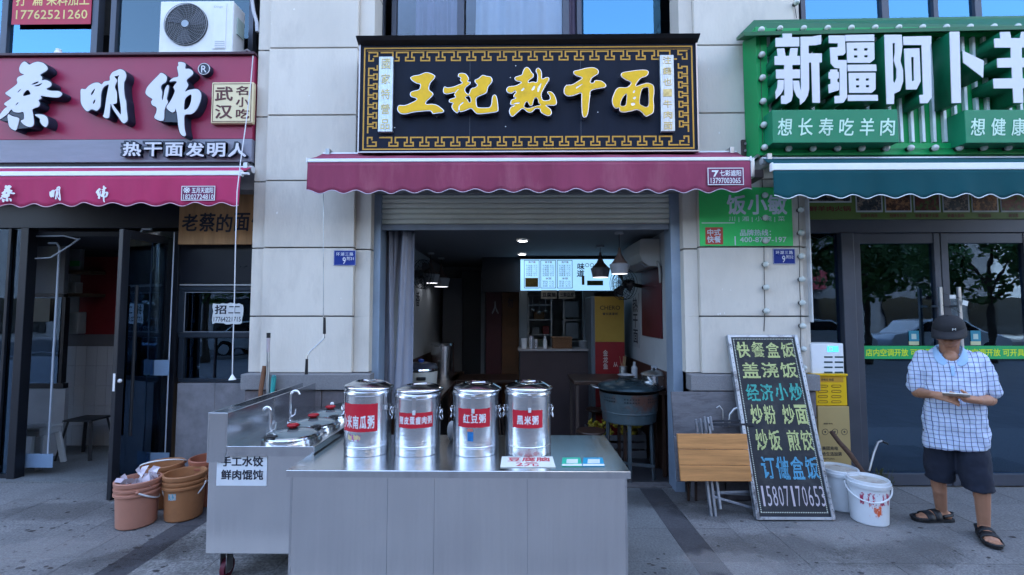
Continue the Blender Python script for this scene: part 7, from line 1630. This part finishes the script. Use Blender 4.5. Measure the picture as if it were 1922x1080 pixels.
# sandals
SB = M('black_sandal_rubber', (.012,.012,.014), .55, var=.2)
for (g_, d, s), an in ((fR, ankR), (fL, ankL)):
    sole = [];  m_ = MB()
    for (l_, w_) in ((-.085,.018),(-.075,.034),(-.04,.041),(.02,.040),(.08,.046),(.14,.054),(.19,.048),(.222,.030),(.232,.012)): sole.append((l_, w_))
    pts = [g_ + d*l_ + s*w_ for l_, w_ in sole] + [g_ + d*l_ - s*w_ for l_, w_ in sole[::-1]]
    n = len(pts); m_.add([p + V3(0,0,.0015) for p in pts] + [p + V3(0,0,.026) for p in pts], [tuple(range(n))[::-1], tuple(range(n, 2*n))] + [(k, (k+1) % n, n+(k+1) % n, n+k) for k in range(n)])
    sd_ = part('sandal', m_, SB, man, .004, fix=True)
    def strap(l0, l1, hgt, wd, nm='strap'):
        mb = MB(); n2 = 14
        for k in range(n2+1):
            a = math.pi*k/n2; lx = l0
            for q in (0, 1):
                ll = (l0, l1)[q]; c1 = g_ + d*ll + s*(wd*math.cos(a)) + V3(0,0,.022+hgt*math.sin(a)**.8 - q*.010*math.sin(a)); mb.v.append(tuple(c1))
        for k in range(n2): mb.f.append((2*k, 2*k+2, 2*k+3, 2*k+1)); mb.sm.append(True)
        o = part(nm, mb, SB, sd_); q_ = o.modifiers.new('t', 'SOLIDIFY'); q_.thickness = .006; q_.offset = 1
    strap(.035, .085, .068, .050); strap(.095, .150, .052, .055); 
    mb = MB(); mb.tube([g_ + d*.02 + s*.043 + V3(0,0,.05), g_ - d*.055 + s*.035 + V3(0,0,.06), g_ - d*.088 + V3(0,0,.062), g_ - d*.055 - s*.035 + V3(0,0,.06), g_ + d*.02 - s*.043 + V3(0,0,.05)], .011, 8, rz=1.0); part('heel_strap', mb, SB, sd_)
    mb = MB(); tp_ = [g_ + d*.150 + s*.054, g_ + d*.19 + s*.048, g_ + d*.222 + s*.030, g_ + d*.236, g_ + d*.222 - s*.030, g_ + d*.19 - s*.048, g_ + d*.150 - s*.054]
    mb.tube([p + V3(0,0,.030) for p in tp_], .010, 8); part('toe_guard', mb, SB, sd_)

# ================================================================== ACROSS THE STREET (mirrored in the glass and in the steel)
LEAF = M('tree_leaf', (.10,.19,.05), .6, var=.5, scale=3); BARKM = M('tree_bark', (.12,.09,.07), .9, var=.3)
rg2 = np.random.RandomState(11)
def crown_mesh():
    cl = [(rg2.uniform(-1.5, 1.5), rg2.uniform(-1.3, 1.3), rg2.uniform(2.6, 5.4), rg2.uniform(.6, 1.05)) for _ in range(16)]; vs = []; fs = []
    for (x, y, z, r_) in cl:
        for _ in range(230):
            dv = rg2.normal(size=3); dv /= np.linalg.norm(dv); p = np.array([x, y, z]) + dv*r_*rg2.uniform(.55, 1.0)**.6*np.array([1, 1, .75])
            a = rg2.normal(size=3); a /= np.linalg.norm(a); b = np.cross(a, rg2.normal(size=3)); b /= np.linalg.norm(b); n = len(vs); s = rg2.uniform(.06, .12)
            vs += [tuple(p-a*s-b*s*.5), tuple(p+a*s-b*s*.5), tuple(p+a*s+b*s*.5), tuple(p-a*s+b*s*.5)]; fs.append((n, n+1, n+2, n+3))
    me = bpy.data.meshes.new('crown'); me.from_pydata(vs, [], fs); me.materials.append(LEAF); return me
tr0 = thing('street_tree', 'leafy street tree across the pavement behind the viewer', 'tree', (-6, -6.6, 0), 'street trees behind the viewer')
tr0['loc0'] = (0, 0, 0); link('crown', crown_mesh(), None, tr0)
tkm = MB(); tkm.tube([(0,0,0),(.04,.02,1.2),(-.03,.05,2.4),(.05,0,3.6),(.1,.1,4.6)], [.13,.10,.09,.06,.03], 10)
for k in range(5): a = k*1.3; tkm.tube([(0,0,2.0+k*.25),(.5*math.cos(a),.5*math.sin(a),2.7+k*.3),(1.1*math.cos(a),1.1*math.sin(a),3.3+k*.35)], [.05,.035,.015], 7)
part('trunk', tkm, BARKM, tr0)
for i, (x, y) in enumerate(((-1.2, -7.0), (3.4, -6.6), (7.6, -6.9), (11.8, -6.5), (16.5, -7.0), (-11, -6.8))): dup(tr0, (x, y, 0), rotz=i*1.7, label='leafy street tree %s' % ('facing the noodle shop doorway', 'facing the green awning', 'facing the man with the phone', 'second beyond the man with the phone', 'farthest to the right of the row', 'farthest to the left of the row')[i])
CARW = M('white_car_paint', (.75,.76,.78), .2, coat=.8); CARG = M('car_glass', (.01,.012,.015), .08)
car = thing('parked_car', 'white parked car behind the viewer', 'car', (0, 0, 0), 'parked cars behind the viewer'); car['loc0'] = (0,0,0)
cb = MB(); pf_ = [(-2.2,.35),(-2.25,.75),(-2.05,.95),(-1.5,1.0),(-.95,1.42),(-.3,1.5),(.5,1.46),(1.15,1.05),(1.95,.92),(2.22,.72),(2.22,.35),(1.75,.3),(-1.7,.3)]
cb.prism(pf_, 'y', -.85, .85); part('car_body', cb, CARW, car, .06, 3)
gw_ = MB(); gw_.prism([(-1.4,1.02),(-.92,1.37),(-.3,1.43),(.45,1.40),(1.0,1.06)], 'y', -.862, .862); part('window', gw_, CARG, car)
for x in (-1.4, 1.4):
    for y in (-.87, .69): w_ = part('wheel', MB().cyl((x, y, .33), (x, y+.18, .33), .33, n=24), BLACKPL, car); part('rim', MB().cyl((x, y-.004, .33), (x, y+.184, .33), .2, n=16), ALU, w_)
cars = [(1.0, -9.2), (6.3, -9.1), (11.5, -9.3), (16.4, -9.2), (-4.6, -9.2), (-10, -9.3)]
car.location = (cars[0][0], cars[0][1], -.004)
for i, (x, y) in enumerate(cars[1:]): dup(car, (x, y, -.004), label='white parked car %s' % ('mirrored in the glass doors', 'second to the right of the mirrored one', 'at the right end of the row', 'facing the pink awning', 'at the left end of the row')[i])
ob = thing('far_building', 'sunlit building across the street behind the viewer', 'building', (0, -24, 0))
OW = M('far_wall', (.22,.22,.23), .8, var=.06); part('wall', MB().box(-60, 60, -34, -24, 0, 11), OW, ob)
ob2 = thing('far_building', 'tall pale tower across the street behind the viewer', 'building', (26, -34, 0)); part('wall', MB().box(14, 34, -44, -35, 0, 30), OW, ob2)
ob3 = thing('far_building', 'distant gabled tower behind the viewer', 'building', (3, -50, 0)); m_ = MB(); m_.box(4, 14, -62, -52, 0, 34); m_.prism([(4,34),(14,34),(9,39)], 'y', -62, -52); part('wall', m_, OW, ob3)
for i in range(9):
    for j in range(2): part('window', MB().box(-16+i*4.2, -13.6+i*4.2, -23.99, -23.95, 5+j*2.6, 6.6+j*2.6), CARG, ob)
    for j in range(7): part('window', MB().box(14.8+i*2.1, 16+i*2.1, -34.99, -34.95, 6+j*3.2, 7.6+j*3.2), CARG, ob2)
part('shop_band', MB().box(6, 22, -23.9, -23.7, 3.4, 4.8), M('far_red_band', (.30,.03,.05), .5), ob); [part('shop_glass', MB().box(-40+k*6, -36+k*6, -23.98, -23.9, .3, 2.8), CARG, ob) for k in range(14)]

# ================================================================== WEAR ON THE PAVEMENT
def stain_mat(nm, col, rough, thr, amt=.24):
    m = bpy.data.materials.new(nm); m.use_nodes = True; t = m.node_tree; N = t.nodes; L = t.links; b = N['Principled BSDF']; b.inputs['Base Color'].default_value = (*col, 1); b.inputs['Roughness'].default_value = rough
    tc = N.new('ShaderNodeTexCoord'); gr = N.new('ShaderNodeTexGradient'); gr.gradient_type = 'SPHERICAL'; L.new(tc.outputs['Object'], gr.inputs[0])
    ge = N.new('ShaderNodeNewGeometry'); no = N.new('ShaderNodeTexNoise'); no.inputs['Scale'].default_value = 7; no.inputs['Detail'].default_value = 9; no.inputs['Roughness'].default_value = .7; L.new(ge.outputs['Position'], no.inputs['Vector'])
    a = N.new('ShaderNodeMath'); a.operation = 'MULTIPLY_ADD'; a.inputs[1].default_value = .9; L.new(gr.outputs['Fac'], a.inputs[0]); L.new(no.outputs[0], a.inputs[2])
    r = N.new('ShaderNodeMapRange'); r.inputs[1].default_value = thr; r.inputs[2].default_value = thr+.25; r.inputs[4].default_value = amt; L.new(a.outputs[0], r.inputs[0])
    g2 = N.new('ShaderNodeMapRange'); g2.inputs[1].default_value = 0; g2.inputs[2].default_value = .15; L.new(gr.outputs['Fac'], g2.inputs[0]); mu = N.new('ShaderNodeMath'); mu.operation = 'MULTIPLY'; L.new(r.outputs[0], mu.inputs[0]); L.new(g2.outputs[0], mu.inputs[1])
    tr = N.new('ShaderNodeBsdfTransparent'); mx = N.new('ShaderNodeMixShader'); L.new(mu.outputs[0], mx.inputs[0]); L.new(tr.outputs[0], mx.inputs[1]); L.new(b.outputs[0], mx.inputs[2]); L.new(mx.outputs[0], N['Material Output'].inputs[0]); return m
SM = stain_mat('greasy_stain', (.035,.033,.032), .45, .72); SM2 = stain_mat('pale_wear', (.38,.36,.35), .9, .80, .3)
dm = MB().disc((0,0,0), 1, (0,0,1), 40).mesh('pavement_stain')
for i, (u, v, rx, ry, m, a) in enumerate(((1235, 935, .75, .34, SM, .1), (1330, 965, .5, .25, SM, -.2), (420, 1015, .7, .4, SM, .3), (250, 1045, .6, .25, SM, .5), (130, 960, .9, .3, SM, 0), (1450, 1030, .9, .35, SM, .1), (1700, 1040, .8, .3, SM, .2), (1590, 1000, .8, .4, SM2, .1), (1380, 1060, .7, .3, SM2, 0), (60, 1040, .7, .4, SM2, .2))):
    p = PH(u, v); o = bpy.data.objects.new('pavement_stain', dm.copy()); COL.objects.link(o); o.data.materials.append(m); o.location = (p.x, p.y, .0035+i*.0004); o.scale = (rx, ry, 1); o.rotation_euler = (0, 0, a); o['kind'] = 'structure'
DS_ = stain_mat('dried_splash', (.10,.11,.13), .35, .70, .13)
for u, v, rx, rz in ():
    p = P(u, v, ky0+.019); o = bpy.data.objects.new('splash_mark', dm.copy()); COL.objects.link(o); o.data.materials.append(DS_); o.parent = kt; o.matrix_parent_inverse = Matrix.Translation(-Vector(kt['loc0'])); o.location = (p.x, ky0+.0195-.0002*(u % 7), p.z); o.rotation_euler = (R(90), 0, 0); o.scale = (rx, rz, 1)
for u in (727, 815, 990):
    x = PX(u, 950, ky0+.02); part('panel_seam', MB().box(x-.0008, x+.0008, ky0+.0188, ky0+.0198, .101, KT-.05), M('seam_dark', (.12,.13,.15), .5, .5), kt)
for x in (kx0+.018, kx1-.030): part('edge_strip', MB().box(x, x+.012, ky0+.0165, ky0+.0198, .101, KT-.044), STEELT, kt, .001)
mk = MB(); rq = random.Random(12)
for k in range(170):
    u = rq.choice((rq.uniform(0, 400), rq.uniform(1190, 1922))); v = rq.uniform(935, 1078); p = PH(u, v); p.z = .0032; n = rq.randint(5, 8); r_ = rq.uniform(.004, .014)*(1 if rq.random() > .15 else 1.8); ph_ = rq.uniform(0, 6)
    mk.add([p + Vector((r_*rq.uniform(.6, 1.3)*math.cos(ph_+2*math.pi*i/n)*1.4, r_*rq.uniform(.5, 1.2)*math.sin(ph_+2*math.pi*i/n), 0)) for i in range(n)], [tuple(range(n))])
o = part('pavement_marks', mk, M('gum_and_dirt', (.05,.045,.045), .8, var=.4, scale=30)); o['kind'] = 'stuff'
# a few more things in the dim shop
def small(nm, lab, cat, prof, p, mat, n=20): tag(part(nm, MB().lathe(prof, p, n), mat), lab, cat)
zc = PZ(1040, 655.5, 6.5)
for k in range(5):
    small('bowl', f'{("bottom","second","third","fourth","top")[k]} bowl of the small stack at the right end of the service counter', 'bowl', [(.001,0),(.035,0),(.075,.045),(.078,.045),(.035,.006)], (PX(1096, 650, 6.6), 6.62, zc+k*.016), M('bowl_white', (.40,.42,.44), .3))
for i, (u, h) in enumerate(((1000, .16), (1012, .2), (1024, .18))):
    p = P(u, 560, 7.5); t_ = thing('ladle', f'{("first","second","third")[i]} ladle from the left hanging in the kitchen hatch', 'ladle', p, 'ladles hanging in the hatch'); part('shaft', MB().cyl(p, p-Vector((0,0,h)), .006, n=6), DULLST, t_); part('cup', MB().ball(p-Vector((0,0,h+.03)), .035, 10), DULLST, t_)
hz_ = P(1010, 557, 7.5).z; tag(part('hanging_rail', MB().cyl((PX(985, 557, 7.5), 7.5, hz_+.02), (PX(1100, 557, 7.5), 7.5, hz_+.02), .008), DULLST), 'steel hanging rail across the top of the kitchen hatch', 'rail')
for i, (u, v, w_, h_, y_, c_) in enumerate(((1012, 600, 20, 14, 7.8, (.20,.10,.04)), (1005, 628, 14, 13, 7.8, (.25,.25,.27)), (1025, 628, 12, 16, 7.8, (.22,.03,.03)), (1010, 652, 24, 15, 7.8, (.12,.14,.10)), (1070, 600, 12, 9, 8.0, (.2,.2,.16)))):
    tag(part('storage_tub', MB().bpx(u-w_/2, v-h_, u+w_/2, v, y_, y_+.2), M('tub_%s' % ('brown', 'grey', 'red', 'green', 'cream')[i], c_, .5, var=.3), None, .01), f'{("brown","grey","dark red","dull green","cream")[i]} storage tub on the kitchen rack', 'tub')
jb = thing('junction_bracket', 'small rusty bracket box with bolts on the stone beside the green sign corner', 'bracket', P(1399, 292, YF))
part('bracket_plate', MB().bpx(1393, 262, 1405, 292, YF-.03, YF-.001), M('rusty_brown', (.07,.05,.045), .7, var=.3), jb, .004)
for v in (270, 283): part('bolt', MB().cyl(P(1399, v, YF-.031), P(1399, v, YF-.045), .012, n=8), DULLST, jb)
hw = thing('awning_end_gear', 'grey metal gear and crank bracket at the right end of the plum awning', 'gear', P(1416, 320, 4.1))
part('gear_plate', MB().bpx(1409, 296, 1417, 333, 3.95, 4.2), DULLST, hw, .006); part('gear_box', MB().bpx(1415, 318, 1434, 334, 4.02, 4.3), M('rusty_brown', (.07,.05,.045)), hw, .008)
part('gear_rod', MB().tube([P(1412, 300, 3.98), P(1422, 292, 4.1), P(1432, 300, 4.2)], .012, 8), DULLST, hw)
wm = MB(); rq = random.Random(4)
for u, v in ((1372, 545), (1356, 543), (1348, 590), (1352, 589), (1360, 588), (508, 20), (552, 18), (509, 45), (640, 560), (580, 180), (1330, 130), (1350, 250), (520, 400)):
    p = P(u, v, YF-.002); n = 6; r_ = rq.uniform(.004, .010); wm.add([(p.x+r_*rq.uniform(.5,1.2)*math.cos(k), YF-.0025, p.z+r_*rq.uniform(.6,1.8)*math.sin(k)) for k in np.linspace(0, 5.2, n)], [tuple(range(n))])
o = part('wall_marks', wm, M('paint_fleck', (.75,.73,.7), .8), None); o['kind'] = 'stuff'
